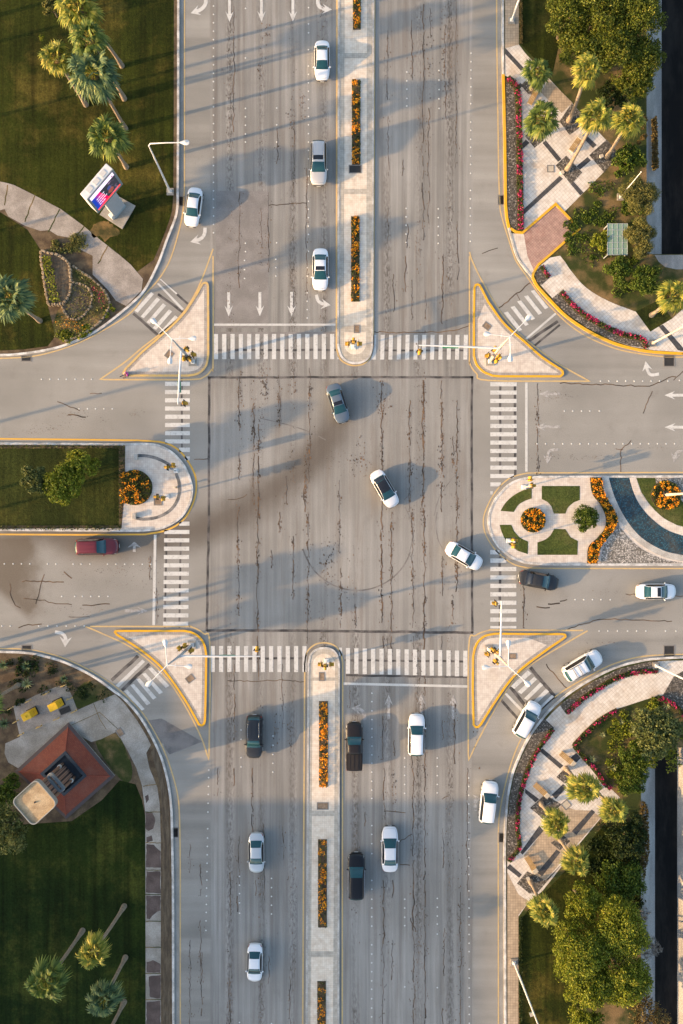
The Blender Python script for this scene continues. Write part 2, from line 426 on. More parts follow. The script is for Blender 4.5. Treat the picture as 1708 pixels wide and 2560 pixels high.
# ------------------------------------------------------------------ mesh helpers
class MB:
    def __init__(self):
        self.v = []; self.f = []; self.mi = []; self.cur = 0

    def quad(self, *ps):
        i = len(self.v); self.v += [tuple(p) for p in ps]; self.f.append(tuple(range(i, i + len(ps)))); self.mi.append(self.cur)

    def box(self, c, s, rot=0.0, taper=1.0, bev=0.0):
        cx, cy, cz = c; a, b, h = s[0] / 2, s[1] / 2, s[2] / 2
        co, si = math.cos(rot), math.sin(rot)
        def q(x, y, z): return (cx + x * co - y * si, cy + x * si + y * co, cz + z)
        if bev > 0:
            rings = []
            for z, k in ((-h, bev), (-h + bev, 0), (h - bev, 0), (h, bev)):
                A, B = a - k, b - k
                t = taper if z > 0 else 1.0
                A *= t; B *= t
                e = bev if k == 0 else bev * 0.6
                rings.append([q(x, y, z) for x, y in ((-A + e, -B), (A - e, -B), (A, -B + e), (A, B - e), (A - e, B), (-A + e, B), (-A, B - e), (-A, -B + e))])
            self.rings(rings)
            return
        t = taper
        P = [q(-a, -b, -h), q(a, -b, -h), q(a, b, -h), q(-a, b, -h), q(-a * t, -b * t, h), q(a * t, -b * t, h), q(a * t, b * t, h), q(-a * t, b * t, h)]
        i = len(self.v); self.v += P
        for f in ((3, 2, 1, 0), (4, 5, 6, 7), (0, 1, 5, 4), (1, 2, 6, 5), (2, 3, 7, 6), (3, 0, 4, 7)):
            self.f.append(tuple(i + k for k in f)); self.mi.append(self.cur)

    def rings(self, rs, cap=True, closed=True):
        i0 = len(self.v); n = len(rs[0])
        for r in rs: self.v += [tuple(p) for p in r]
        for a in range(len(rs) - 1):
            for b in range(n if closed else n - 1):
                c = (b + 1) % n
                self.f.append((i0 + a * n + b, i0 + a * n + c, i0 + (a + 1) * n + c, i0 + (a + 1) * n + b)); self.mi.append(self.cur)
        if cap:
            self.f.append(tuple(i0 + k for k in reversed(range(n)))); self.mi.append(self.cur)
            self.f.append(tuple(i0 + (len(rs) - 1) * n + k for k in range(n))); self.mi.append(self.cur)

    def tube(self, pts, rad, n=8):
        pts = [Vector(p) for p in pts]
        if not isinstance(rad, (list, tuple)): rad = [rad] * len(pts)
        rs = []
        for i, p in enumerate(pts):
            d = (pts[min(i + 1, len(pts) - 1)] - pts[max(i - 1, 0)]).normalized()
            u = d.orthogonal().normalized() if i == 0 else (u - d * u.dot(d)).normalized()
            w = d.cross(u)
            rs.append([p + (u * math.cos(2 * math.pi * k / n) + w * math.sin(2 * math.pi * k / n)) * rad[i] for k in range(n)])
        self.rings(rs)

    def prism(self, pts, z0, z1):
        """pts in metres; top and sides"""
        pts = clean(pts)
        i = len(self.v); n = len(pts)
        self.v += [(x, y, z1) for x, y in pts]
        for t in tess(pts):
            self.f.append(tuple(i + k for k in t)); self.mi.append(self.cur)
        if z0 is not None and z0 < z1:
            j = len(self.v)
            self.v += [(x, y, z1) for x, y in pts] + [(x, y, z0) for x, y in pts]
            for k in range(n):
                l = (k + 1) % n
                self.f.append((j + k, j + n + k, j + n + l, j + l)); self.mi.append(self.cur)

    def build(self, name, mat, parent=None, smooth=False, loc=None):
        me = bpy.data.meshes.new(name)
        me.from_pydata(self.v, [], self.f)
        for m in (mat if isinstance(mat, (list, tuple)) else [mat]):
            me.materials.append(m)
        me.polygons.foreach_set('material_index', self.mi)
        if smooth:
            me.polygons.foreach_set('use_smooth', [True] * len(self.f))
            try: me.set_sharp_from_angle(angle=R(smooth if smooth is not True else 50))
            except Exception: pass
        me.update()
        o = bpy.data.objects.new(name, me)
        COL.objects.link(o)
        if parent is not None: o.parent = parent
        if loc is not None: o.location = loc
        return o


def clean(pts):
    out = []
    for p in pts:
        if not out or (abs(p[0] - out[-1][0]) + abs(p[1] - out[-1][1])) > 1e-4:
            out.append((p[0], p[1]))
    if (abs(out[0][0] - out[-1][0]) + abs(out[0][1] - out[-1][1])) < 1e-4: out.pop()
    a = sum(out[i][0] * out[(i + 1) % len(out)][1] - out[(i + 1) % len(out)][0] * out[i][1] for i in range(len(out)))
    return out if a > 0 else out[::-1]


def tess(pts):
    tr = tessellate_polygon([[Vector((x, y, 0)) for x, y in pts]])
    res = []
    for a, b, c in tr:
        ax, ay = pts[a]; bx, by = pts[b]; cx, cy = pts[c]
        res.append((a, b, c) if (bx - ax) * (cy - ay) - (cx - ax) * (by - ay) > 0 else (c, b, a))
    return res


def offset_line(pts, d0, d1, closed=False):
    """two parallel lines at signed distances d0, d1 (metres)"""
    P = [Vector(p) for p in pts]; n = len(P); A = []; B = []
    for i in range(n):
        if closed:
            a, c = P[(i - 1) % n], P[(i + 1) % n]
        else:
            a, c = P[max(i - 1, 0)], P[min(i + 1, n - 1)]
        b = P[i]
        e1 = (b - a); e2 = (c - b)
        if e1.length < 1e-6: e1 = e2
        if e2.length < 1e-6: e2 = e1
        n1 = Vector((-e1.y, e1.x)).normalized(); n2 = Vector((-e2.y, e2.x)).normalized()
        m = (n1 + n2)
        m = n1 if m.length < 1e-3 else m.normalized()
        k = 1 / max(0.5, m.dot(n1))
        A.append(b + m * d0 * k); B.append(b + m * d1 * k)
    return A, B


def ribbon(mb, pts, w, z0, z1, closed=False, side=0.0):
    """strip along pts (plan units): width w metres, from z0 to z1 (z0 None: flat sheet)"""
    L = [W2(p) for p in pts]
    A, B = offset_line(L, side - w / 2, side + w / 2, closed)
    n = len(L)
    for i in range(n if closed else n - 1):
        j = (i + 1) % n
        a, b, c, d = A[i], B[i], B[j], A[j]
        mb.quad((a.x, a.y, z1), (d.x, d.y, z1), (c.x, c.y, z1), (b.x, b.y, z1))
        if z0 is not None:
            mb.quad((a.x, a.y, z0), (d.x, d.y, z0), (d.x, d.y, z1), (a.x, a.y, z1))
            mb.quad((b.x, b.y, z1), (c.x, c.y, z1), (c.x, c.y, z0), (b.x, b.y, z0))
    if z0 is not None and not closed:
        for a, b in ((A[0], B[0]), (B[-1], A[-1])):
            mb.quad((a.x, a.y, z0), (a.x, a.y, z1), (b.x, b.y, z1), (b.x, b.y, z0))


def P(pts):
    return [W2(p) for p in pts]


def struct(name, mb, mat, smooth=False):
    o = mb.build(name, mat, None, smooth)
    o['kind'] = 'structure'
    return o


def sheet(name, pts, z, mat, z0=None):
    mb = MB(); mb.prism(P(pts), z0, z); return struct(name, mb, mat)


def thing(name, label, cat, loc=(0, 0, 0), rot=0.0, group=None):
    o = bpy.data.objects.new(name, None)
    o.empty_display_size = 0.2
    COL.objects.link(o)
    o.location = loc; o.rotation_euler = (0, 0, rot)
    tag(o, label, cat, group)
    return o


def tag(o, label, cat, group=None):
    o['label'] = label; o['category'] = cat
    if group: o['group'] = group
    return o


def copy_tree(o, parent=None):
    c = o.copy(); COL.objects.link(c)
    if parent is not None: c.parent = parent
    for ch in [k for k in bpy.data.objects if k.parent == o]:
        copy_tree(ch, c)
    return c


def leaf_cloud(name, C, size, mat, parent=None, up=0.5, N=None, aspect=0.55, loc=None):
    """small four-cornered leaves at the points C"""
    C = np.asarray(C, float); n = len(C)
    size = np.broadcast_to(np.asarray(size, float), (n,))
    nr = rng.normal(size=(n, 3))
    nr /= np.linalg.norm(nr, axis=1)[:, None]
    base = np.array([0, 0, 1.0]) if N is None else N
    nr = nr + up * base
    nr /= np.linalg.norm(nr, axis=1)[:, None]
    t = np.cross(nr, rng.normal(size=(n, 3)))
    t /= np.linalg.norm(t, axis=1)[:, None] + 1e-9
    b = np.cross(nr, t)
    s = size[:, None] * rng.uniform(0.7, 1.3, (n, 1))
    V = np.stack([C - t * s, C - b * s * aspect + nr * s * 0.12, C + t * s, C + b * s * aspect + nr * s * 0.12], 1).reshape(-1, 3)
    me = bpy.data.meshes.new(name)
    me.vertices.add(4 * n); me.vertices.foreach_set('co', V.ravel())
    me.loops.add(4 * n); me.loops.foreach_set('vertex_index', np.arange(4 * n, dtype=np.int32))
    me.polygons.add(n); me.polygons.foreach_set('loop_start', np.arange(n, dtype=np.int32) * 4)
    me.update(calc_edges=True)
    me.materials.append(mat)
    o = bpy.data.objects.new(name, me); COL.objects.link(o)
    if parent is not None: o.parent = parent
    if loc is not None: o.location = loc
    return o


def in_poly(x, y, pts):
    r = False; n = len(pts); j = n - 1
    for i in range(n):
        xi, yi = pts[i]; xj, yj = pts[j]
        if (yi > y) != (yj > y) and x < (xj - xi) * (y - yi) / (yj - yi) + xi: r = not r
        j = i
    return r


def sample_poly(pts, n):
    xs = [p[0] for p in pts]; ys = [p[1] for p in pts]
    out = []
    while len(out) < n:
        x = random.uniform(min(xs), max(xs)); y = random.uniform(min(ys), max(ys))
        if in_poly(x, y, pts): out.append((x, y))
    return out


# ------------------------------------------------------------------ cars
def car_paint(name, c, rough=0.3, metal=0.0, coat=0.6, spec=0.5):
    g = G(name)
    tc = g.node('ShaderNodeTexCoord').outputs['Object']
    f = g.noise(tc, 1.3, 5)
    c2 = tuple(x * 0.9 for x in c)
    return g.done(g.bsdf(g.mix(f, c2, c), rough, None, metal, coat, spec))


M['glass'] = plain('tinted_glass', (0.010, 0.058, 0.066), 0.08, 0, 0.3, 0.6, 0.05)
M['glass_dark'] = plain('dark_side_glass', (0.008, 0.010, 0.014), 0.1, 0, 0.3, 0.6, 0.05)
M['tyre'] = plain('tyre_rubber', (0.02, 0.02, 0.02), 0.9)
M['rim'] = plain('alloy_rim', (0.45, 0.45, 0.46), 0.35, 0.6)
M['trim'] = plain('black_trim', (0.02, 0.02, 0.022), 0.5)
M['headlight'] = plain('headlight_lens', (0.6, 0.62, 0.64), 0.12, 0, 0.4)
M['taillight'] = plain('taillight_lens', (0.30, 0.012, 0.015), 0.2, 0, 0.4)
M['roof_black'] = plain('black_glass_roof', (0.012, 0.011, 0.012), 0.1, 0, 0.5, 0.6)
M['chrome'] = plain('chrome_trim', (0.6, 0.6, 0.6), 0.2, 0.9)
M['plate'] = plain('number_plate', (0.7, 0.7, 0.68), 0.5)
M['bed'] = plain('bed_liner', (0.03, 0.026, 0.025), 0.85, spec=.2)

# station: s, half width factor, z bottom, z belt, z top, top half width factor   (z as fraction of H)
PROF = {
    'sedan': [(0.0, .66, .30, .52, .545, .86), (.02, .80, .20, .57, .60, .86), (.07, .90, .16, .635, .66, .86), (.135, .965, .14, .655, .69, .84), (.20, .985, .14, .66, .765, .74),
              (.31, 1, .14, .66, .955, .665), (.42, 1, .14, .655, 1.0, .67), (.53, 1, .14, .645, .99, .68), (.60, 1, .14, .64, .93, .70), (.68, .995, .14, .63, .80, .75), (.755, .985, .14, .62, .665, .83), (.86, .955, .14, .575, .615, .83), (.94, .87, .17, .51, .545, .82), (.98, .76, .22, .45, .475, .8), (1.0, .60, .28, .39, .41, .8)],
    'suv': [(0.0, .74, .30, .52, .56, .86), (.012, .86, .20, .60, .66, .84), (.045, .95, .15, .62, .88, .75), (.09, .985, .14, .62, .965, .71), (.2, 1, .14, .62, .99, .70), (.36, 1, .14, .615, 1.0, .70),
            (.50, 1, .14, .61, .99, .705), (.58, 1, .14, .605, .935, .72), (.65, .995, .14, .60, .80, .76), (.725, .985, .14, .595, .64, .84), (.86, .965, .14, .56, .605, .85), (.945, .89, .17, .51, .545, .84), (.985, .78, .24, .43, .46, .8), (1.0, .64, .3, .38, .4, .8)],
    'pickup': [(0.0, .90, .30, .55, .57, .93), (.01, .94, .22, .58, .61, .93), (.05, .97, .2, .59, .62, .93), (.36, .99, .2, .59, .625, .93), (.375, .99, .2, .59, .66, .85), (.395, 1, .2, .59, .95, .71), (.44, 1, .2, .59, .995, .70),
               (.55, 1, .2, .585, .99, .71), (.60, 1, .2, .58, .93, .73), (.65, 1, .2, .575, .80, .80), (.71, .99, .2, .57, .63, .84), (.86, .975, .2, .55, .6, .86), (.955, .92, .2, .52, .555, .86), (.99, .84, .28, .44, .47, .82), (1.0, .74, .33, .4, .42, .8)],
}
CABIN = {'sedan': dict(rw=(.165, .315), roof=(.33, .57), ws=(.575, .75), side=(.20, .705), sun=(.47, .56)),
         'suv': dict(rw=(.018, .075), roof=(.11, .53), ws=(.545, .72), side=(.07, .675), sun=(.40, .50)),
         'pickup': dict(rw=(.372, .397), roof=(.42, .57), ws=(.58, .706), side=(.385, .665), sun=(.45, .53))}


def make_car(name, label, px, py, ang, kind, L, Wd, H, paint, sunroof=False, rails=False, black_roof=False, roof_lines=0, cargo=None, two_tone=None, chrome_side=False):
    c = W(px, py, 0.8)
    t = thing(name, label, {'sedan': 'car', 'suv': 'suv', 'pickup': 'pickup truck'}[kind], (c.x, c.y, 0.005), R(ang), 'vehicles on the roads of the crossing')
    pr = PROF[kind]; cb = CABIN[kind]
    ss = np.array([p[0] for p in pr]); D = np.array([p[1:] for p in pr])

    def st(s):
        s = min(max(s, 0), 1)
        i = min(max(int(np.searchsorted(ss, s)) - 1, 0), len(ss) - 2)
        h = ss[i + 1] - ss[i]; u = (s - ss[i]) / h
        def tan(k):
            if k == 0: return (D[1] - D[0]) / (ss[1] - ss[0])
            if k == len(ss) - 1: return (D[k] - D[k - 1]) / (ss[k] - ss[k - 1])
            a = (D[k] - D[k - 1]) / (ss[k] - ss[k - 1]); b = (D[k + 1] - D[k]) / (ss[k + 1] - ss[k])
            return np.where(a * b > 0, 2 * a * b / (a + b + 1e-12), 0)
        m0, m1 = tan(i), tan(i + 1)
        return (2 * u ** 3 - 3 * u * u + 1) * D[i] + (u ** 3 - 2 * u * u + u) * h * m0 + (3 * u * u - 2 * u ** 3) * D[i + 1] + (u ** 3 - u * u) * h * m1

    def half(s):
        hw, zb, zl, zt, tw = st(s)
        w = Wd / 2 * hw; zb *= H; zl *= H; zt *= H; rw = w * tw
        cr = 0.022 * H
        return [(w * .80, zb), (w * .955, zb + .05), (w * .995, zb + (zl - zb) * .42), (w, zb + (zl - zb) * .62), (w * .975, zl - .015), (w * .945, zl + .01),
                (rw + .012, zt - .05 if zt - zl > .12 else zl + (zt - zl) * .6), (rw * .93, zt - .008), (rw * .6, zt + cr * .6), (0, zt + cr)]

    def F(s, k):
        """k in -9..9: left side is positive"""
        h = half(s); a = abs(k); i = min(int(a), 8); u = a - i
        # k = 0 is the crown line
        y0, z0 = h[9 - i]; y1, z1 = h[8 - i]
        y = y0 + (y1 - y0) * u; z = z0 + (z1 - z0) * u
        b_ = (y / (Wd / 2)) ** 2
        e_ = (s - .5) * 2
        x = -L / 2 + s * L - (.24 if e_ > 0 else -.17) * b_ * e_ * e_ * (1 if kind != 'pickup' or e_ > 0 else .2)
        return Vector((x, y if k > 0 else -y, z))

    S_ = sorted(set([p[0] for p in pr] + [i / 44 for i in range(45)]))
    mb = MB()
    mb.rings([[F(s, k) for k in range(-9, 10)] for s in S_], cap=True, closed=True)
    mb.build('body', paint, t, 60)

    def patch(nm, s0, s1, k0, k1, mat, off=0.012, ns=8, nk=6, par=t, inset0=0.0, inset1=0.0):
        q = MB(); grid = []
        for i in range(ns + 1):
            row = []
            for j in range(nk + 1):
                u = i / ns; v = j / nk
                ins = inset0 + (inset1 - inset0) * u
                k = k0 + ins + (k1 - k0 - 2 * ins) * v
                s = s0 + (s1 - s0) * u
                p = F(s, k)
                ds = F(min(s + .004, 1), k) - F(max(s - .004, 0), k); dk = F(s, min(k + .05, 9)) - F(s, max(k - .05, -9))
                nn = ds.cross(dk)
                nn = Vector((0, 0, 1)) if nn.length < 1e-9 else nn.normalized()
                if nn.dot(p - Vector((p.x * .9, 0, H * .35))) < 0: nn = -nn
                row.append(p + nn * off)
            grid.append(row)
        q.rings(grid, cap=False, closed=False)
        return q.build(nm, mat, par, True)

    ws = patch('windshield', cb['ws'][0], cb['ws'][1] + .012, -2.75, 2.75, M['glass'], inset0=0.12, inset1=0.0)
    patch('rear_window', cb['rw'][0], cb['rw'][1], -2.4, 2.4, M['glass'] if not two_tone else M['glass_dark'], inset0=0.1, inset1=0.12)
    for sg in (1, -1):
        w = patch('side_window', cb['side'][0], cb['side'][1], 3.06 * sg, 3.96 * sg, M['glass_dark'], ns=14, nk=2)
    if black_roof:
        patch('glass_roof', cb['rw'][0] + .02, cb['ws'][0] + .01, -2.3, 2.3, M['roof_black'], off=.014, ns=14)
    elif sunroof:
        patch('sunroof', cb['sun'][0], cb['sun'][1], -1.75, 1.75, M['roof_black'], ns=4)
    if roof_lines:
        for i in range(roof_lines):
            k = -1.9 + 3.8 * i / (roof_lines - 1)
            patch('roof_rib', cb['roof'][0] + .03, (cb['sun'][0] - .02 if sunroof else cb['roof'][1] - .06), k - .09, k + .09, paint, off=.03, ns=8, nk=1)
    if rails:
        for sg in (1, -1):
            q = MB()
            q.tube([F(s, 2.25 * sg) + Vector((0, 0, .075)) for s in np.linspace(cb['roof'][0] + .02, cb['roof'][1] - .05, 10)], .03, 6)
            for s in (cb['roof'][0] + .03, cb['roof'][1] - .06):
                q.tube([F(s, 2.25 * sg) - Vector((0, 0, .02)), F(s, 2.25 * sg) + Vector((0, 0, .08))], .03, 6)
            q.build('roof_rail', M['chrome'] if rails == 'chrome' else M['trim'], t, True)
        if rails == 'cross':
            for s in (.22, .36):
                q = MB(); q.tube([F(s, k) + Vector((0, 0, .07)) for k in (-2.2, -1, 0, 1, 2.2)], .028, 6); q.build('roof_bar', M['trim'], t, True)
    if kind == 'pickup':
        patch('bed_floor', .03, .35, -2.35, 2.35, M['bed'], off=.015, ns=8)
        for k in (-2.6, 2.6):
            patch('bed_rail', .02, .36, k - .18, k + .18, paint, off=.06, ns=8, nk=1)
        for i in range(5):
            k = -1.8 + .9 * i
            patch('bed_rib', .04, .34, k - .08, k + .08, paint, off=.03, ns=6, nk=1)
    for sg in (1, -1):
        patch('headlight', .925, .978, 4.35 * sg, 5.6 * sg if kind == 'pickup' else 5.3 * sg, M['headlight'], off=.012, ns=4, nk=3)
        patch('taillight', .004, .05 if kind == 'sedan' else .03, 3.7 * sg, 5.4 * sg, M['taillight'], off=.012, ns=4, nk=3)
        for s, nm in ((.195 if kind != 'pickup' else .2, 'wheel'), (.805, 'wheel')):
            wr = .33 if kind == 'sedan' else .38
            wh = bpy.data.objects.new('wheel', None); COL.objects.link(wh); wh.parent = t
            wh.location = (-L / 2 + s * L, sg * (Wd / 2 - .105), wr); wh.empty_display_size = .1
            q = MB(); q.rings([[(math.cos(a) * r, y, math.sin(a) * r) for a in np.linspace(0, 2 * math.pi, 24, endpoint=False)] for y, r in ((-.1, wr - .03), (-.085, wr), (.085, wr), (.1, wr - .03))])
            q.build('tyre', M['tyre'], wh, 40)
            q = MB()
            q.rings([[(math.cos(a) * r, sg * y, math.sin(a) * r) for a in np.linspace(0, 2 * math.pi, 24, endpoint=False)] for y, r in ((.096, wr * .68), (.112, wr * .64), (.118, wr * .3), (.125, .05))], cap=True)
            q.build('rim', M['rim'], wh, 40)
            # dark wheel arch on the flank
            q = MB()
            hw = half(s)[2][0]
            pts = [(-L / 2 + s * L + math.cos(a) * (wr + .06), sg * (hw + .004), max(.16, wr + math.sin(a) * (wr + .06))) for a in np.linspace(-.2, math.pi + .2, 16)]
            q.quad(*(pts if sg < 0 else pts[::-1]))
            q.build('wheel_arch', M['trim'], t)
        # mirrors
        s = cb['ws'][1] - .045
        b = F(s, 4.2 * sg)
        q = MB(); q.box((b.x, b.y + sg * .11, b.z + .03), (.13, .20, .14), 0, .9, .03)
        q.build('mirror', paint if not two_tone else M['trim'], t, 40)
        if chrome_side:
            q = MB(); q.tube([F(s_, 4.1 * sg) + Vector((0, sg * .015, .01)) for s_ in np.linspace(cb['side'][0], cb['side'][1], 12)], .022, 5); q.build('window_trim', M['chrome'], t, True)
    # nose and tail trim
    q = MB(); nose = half(.997); q.box((L / 2 - .03, 0, H * .31), (.07, Wd * .62, .16), 0, 1, .02); q.build('grille', M['trim'], t, 40)
    q = MB(); q.box((L / 2 + .012, 0, H * .25), (.02, .46, .11)); q.build('front_plate', M['plate'], t)
    q = MB(); q.box((-L / 2 - .005, 0, H * .40), (.03, .46, .11)); q.build('rear_plate', M['plate'], t)
    for sg in (1, -1):
        q = MB(); q.tube([F(cb['ws'][1] - .008, 2.2 * sg) + Vector((0, 0, .03)), F(cb['ws'][1] - .035, .4 * sg) + Vector((0, 0, .03))], .012, 4)
        q.build('wiper', M['trim'], ws)
    # bonnet shut line
    q = MB()
    for sg in (1, -1):
        q.tube([F(s_, 2.75 * sg) + Vector((0, 0, .004)) for s_ in np.linspace(cb['ws'][1] + .012, .955, 8)], .008, 4)
    q.tube([F(.962, k) + Vector((.0, 0, .004)) for k in np.linspace(-2.75, 2.75, 9)], .008, 4)
    q.build('bonnet_seam', M['trim'], t)
    return t


pw = car_paint('white_car_paint', (0.80, 0.80, 0.81))
pw2 = car_paint('pearl_car_paint', (0.70, 0.70, 0.72), .28)
psil = car_paint('silver_car_paint', (0.55, 0.57, 0.58), .3, .35)
psand = car_paint('champagne_car_paint', (0.60, 0.57, 0.54), .3, .3)
pgrey = car_paint('blue_grey_car_paint', (0.14, 0.175, 0.21), .3, .3)
pdark = car_paint('charcoal_car_paint', (0.028, 0.03, 0.034), .35, .0, .15, .3)
pblk = car_paint('black_car_paint', (0.008, 0.008, 0.010), .3, 0, .15, .3)
pbrn = car_paint('brown_black_car_paint', (0.018, 0.014, 0.013), .35, .0, .12, .3)
pred = car_paint('red_car_paint', (0.14, 0.009, 0.014), .35)

CARS = [
    ('white saloon car in the upper left carriageway, nearest the top arrows', 805.5, 150, -90, 'sedan', 4.65, 1.78, 1.45, pw, {}),
    ('silver suv with roof ribs and sunroof queued beside the central reservation', 796.5, 408, -90, 'suv', 5.2, 1.96, 1.8, psand, dict(sunroof=True, roof_lines=5, rails='chrome')),
    ('white saloon with small black sunroof waiting nearest the upper stop line', 801, 673, -90.5, 'sedan', 4.95, 1.88, 1.46, pw, dict(sunroof=True)),
    ('white saloon in the slip lane below the street lamp on the lawn', 483.5, 517, -98, 'sedan', 4.6, 1.78, 1.45, pw, {}),
    ('blue grey saloon with sunroof turning just below the zebra crossing', 845, 1008, -73, 'sedan', 4.75, 1.83, 1.45, pgrey, dict(sunroof=True)),
    ('white saloon with full black glass roof in the middle of the crossing', 962, 1222, -60, 'sedan', 4.75, 1.84, 1.45, pw2, dict(black_roof=True)),
    ('plain white saloon leaving the crossing past the round flower garden', 1161, 1390, -30, 'sedan', 4.7, 1.85, 1.46, pw, {}),
    ('black hatchback turning in beside the round flower garden', 1347, 1451, -11, 'sedan', 4.75, 1.84, 1.5, pdark, dict(two_tone=True)),
    ('white saloon with sunroof driving away along the right hand road', 1641.5, 1479, 0, 'sedan', 4.75, 1.82, 1.45, pw, dict(sunroof=True)),
    ('dark red people carrier waiting at the left stop line', 242.5, 1367, 1.5, 'suv', 5.1, 1.92, 1.75, pred, dict(roof_lines=4)),
    ('big white suv with black roof bars in the lower right slip lane', 1457, 1663.5, 31, 'suv', 5.0, 1.95, 1.85, pw, dict(rails='cross')),
    ('white suv with red tail lamps driving onto the slip lane crossing', 1318.7, 1798.7, 61, 'suv', 4.6, 1.86, 1.7, pw, {}),
    ('white suv climbing the slip lane beside the curved flower border', 1222, 2005, 83.5, 'suv', 5.0, 1.93, 1.8, pw, dict(roof_lines=2)),
    ('charcoal people carrier with roof rails leaving down the lower left lanes', 635.5, 1841.6, -91, 'suv', 5.15, 1.95, 1.75, pdark, dict(rails='chrome', roof_lines=4)),
    ('black pickup truck waiting on the left turn arrow', 886, 1866, 90, 'pickup', 5.7, 1.95, 1.8, pbrn, dict(chrome_side=False)),
    ('white crossover on a straight arrow below the lower stop line', 1041.5, 1837, 89, 'suv', 5.0, 1.92, 1.7, pw, dict(sunroof=False)),
    ('white saloon beside the black suv in the lower right lanes', 975, 2123.6, 90, 'sedan', 5.35, 1.92, 1.5, pw2, {}),
    ('glossy black suv with chrome window trim behind the pickup', 891, 2190, 90, 'suv', 5.4, 2.0, 1.85, pblk, dict(chrome_side=True, roof_lines=5)),
    ('silver saloon with papers behind its rear window in the lower left lanes', 641, 2133, -90, 'sedan', 4.8, 1.83, 1.45, psil, {}),
    ('white saloon farthest down the lower left lanes', 637, 2408, -91, 'sedan', 4.55, 1.8, 1.45, pw, {}),
]
NAMES = {'sedan': 'saloon_car', 'suv': 'suv', 'pickup': 'pickup_truck'}
for lab, px, py, ang, kind, L, Wd, H, pt, kw in CARS:
    make_car(NAMES[kind], lab, px, py, ang, kind, L * .985, Wd, H, pt, **kw)
# ------------------------------------------------------------------ ground, canal, roads
FX = 40000
CAN = [(1616, 1765, -1500, 636), (1602, 1728, 1868, 4200)]        # x0, x1, y0, y1 of the canal in plan
mb = MB()
xs = sorted([-FX, FX] + [c for k in CAN for c in k[:2]]); ys = sorted([-FX, FX] + [c for k in CAN for c in k[2:]])
for a, b in zip(xs, xs[1:]):
    for c, d in zip(ys, ys[1:]):
        mx, my = (a + b) / 2, (c + d) / 2
        if any(k[0] < mx < k[1] and k[2] < my < k[3] for k in CAN): continue
        p = [W(a, d, 0), W(b, d, 0), W(b, c, 0), W(a, c, 0)]
        mb.quad(*[(v.x, v.y, -0.01) for v in p])
struct('ground', mb, M['soil'])


def canal(x0, x1, y0, y1, wx0, wx1):
    """sloping concrete sides down to dark water"""
    mb = MB(); zt = 0.09; zb = -1.35
    n = 26
    for i in range(n):
        ya = y0 + (y1 - y0) * i / n; yb = y0 + (y1 - y0) * (i + 1) / n
        for (xa, xb) in ((x0, wx0), (x1, wx1)):
            p, q = W(xa, ya), W(xa, yb); r, s = W(xb, yb), W(xb, ya)
            mb.quad((p.x, p.y, zt), (q.x, q.y, zt), (r.x, r.y, zb), (s.x, s.y, zb))
    for ye in (y0, y1):
        p, q = W(x0, ye), W(x1, ye)
        mb.quad((p.x, p.y, zt), (q.x, q.y, zt), (q.x, q.y, zb), (p.x, p.y, zb))
    struct('canal_bank', mb, M['bank'])
    mb = MB()
    p, q = W(x0 + 2, y0), W(x1 - 2, y1)
    mb.quad((p.x, q.y, zb + .12), (q.x, q.y, zb + .12), (q.x, p.y, zb + .12), (p.x, p.y, zb + .12))
    struct('canal_water', mb, M['water'])


canal(1616, 1765, -1500, 636, 1669, 1735)
canal(1602, 1728, 1868, 4200, 1652, 1702)

# road: one flat cross of asphalt with its shoulders under the raised corners
mb = MB()
rects = [(-150, 1600, -500, 2900), (-9000, -150, 700, 1900), (1600, 9000, 700, 1800), (380, 1320, -9000, -500), (380, 1320, 2900, 9000)]
for a, b, c, d in rects:
    nx = max(1, int((b - a) / 300)); ny = max(1, int((d - c) / 300))
    p, q = W(a, d), W(b, c)
    mb.quad((p.x, p.y, 0), (q.x, p.y, 0), (q.x, q.y, 0), (p.x, q.y, 0))
struct('road', mb, M['asphalt'])

Z1, Z2, Z3, Z4 = 0.004, 0.008, 0.012, 0.016
# patches in the asphalt
mb = MB()
for poly in ([(404, 1796), (506, 1854), (424, 1886), (365, 1802)],):
    mb.prism(P(poly), None, Z1)
struct('road_patch', mb, M['patch'])
mb = MB()
for poly in ([(540, 477), (672, 477), (672, 820), (540, 820)], [(535, 830), (840, 830), (840, 842), (535, 842)]):
    mb.prism(P(poly), None, Z1)
struct('road_patch', mb, M['oldpatch'])

# tar seams
mb = MB()


def wob(pts, amp, step):
    out = []
    for (x0, y0), (x1, y1) in zip(pts, pts[1:]):
        n = max(1, int(math.hypot(x1 - x0, y1 - y0) / step))
        for i in range(n):
            t = i / n
            out.append((x0 + (x1 - x0) * t + random.uniform(-amp, amp), y0 + (y1 - y0) * t + random.uniform(-amp, amp)))
    out.append(pts[-1])
    return out


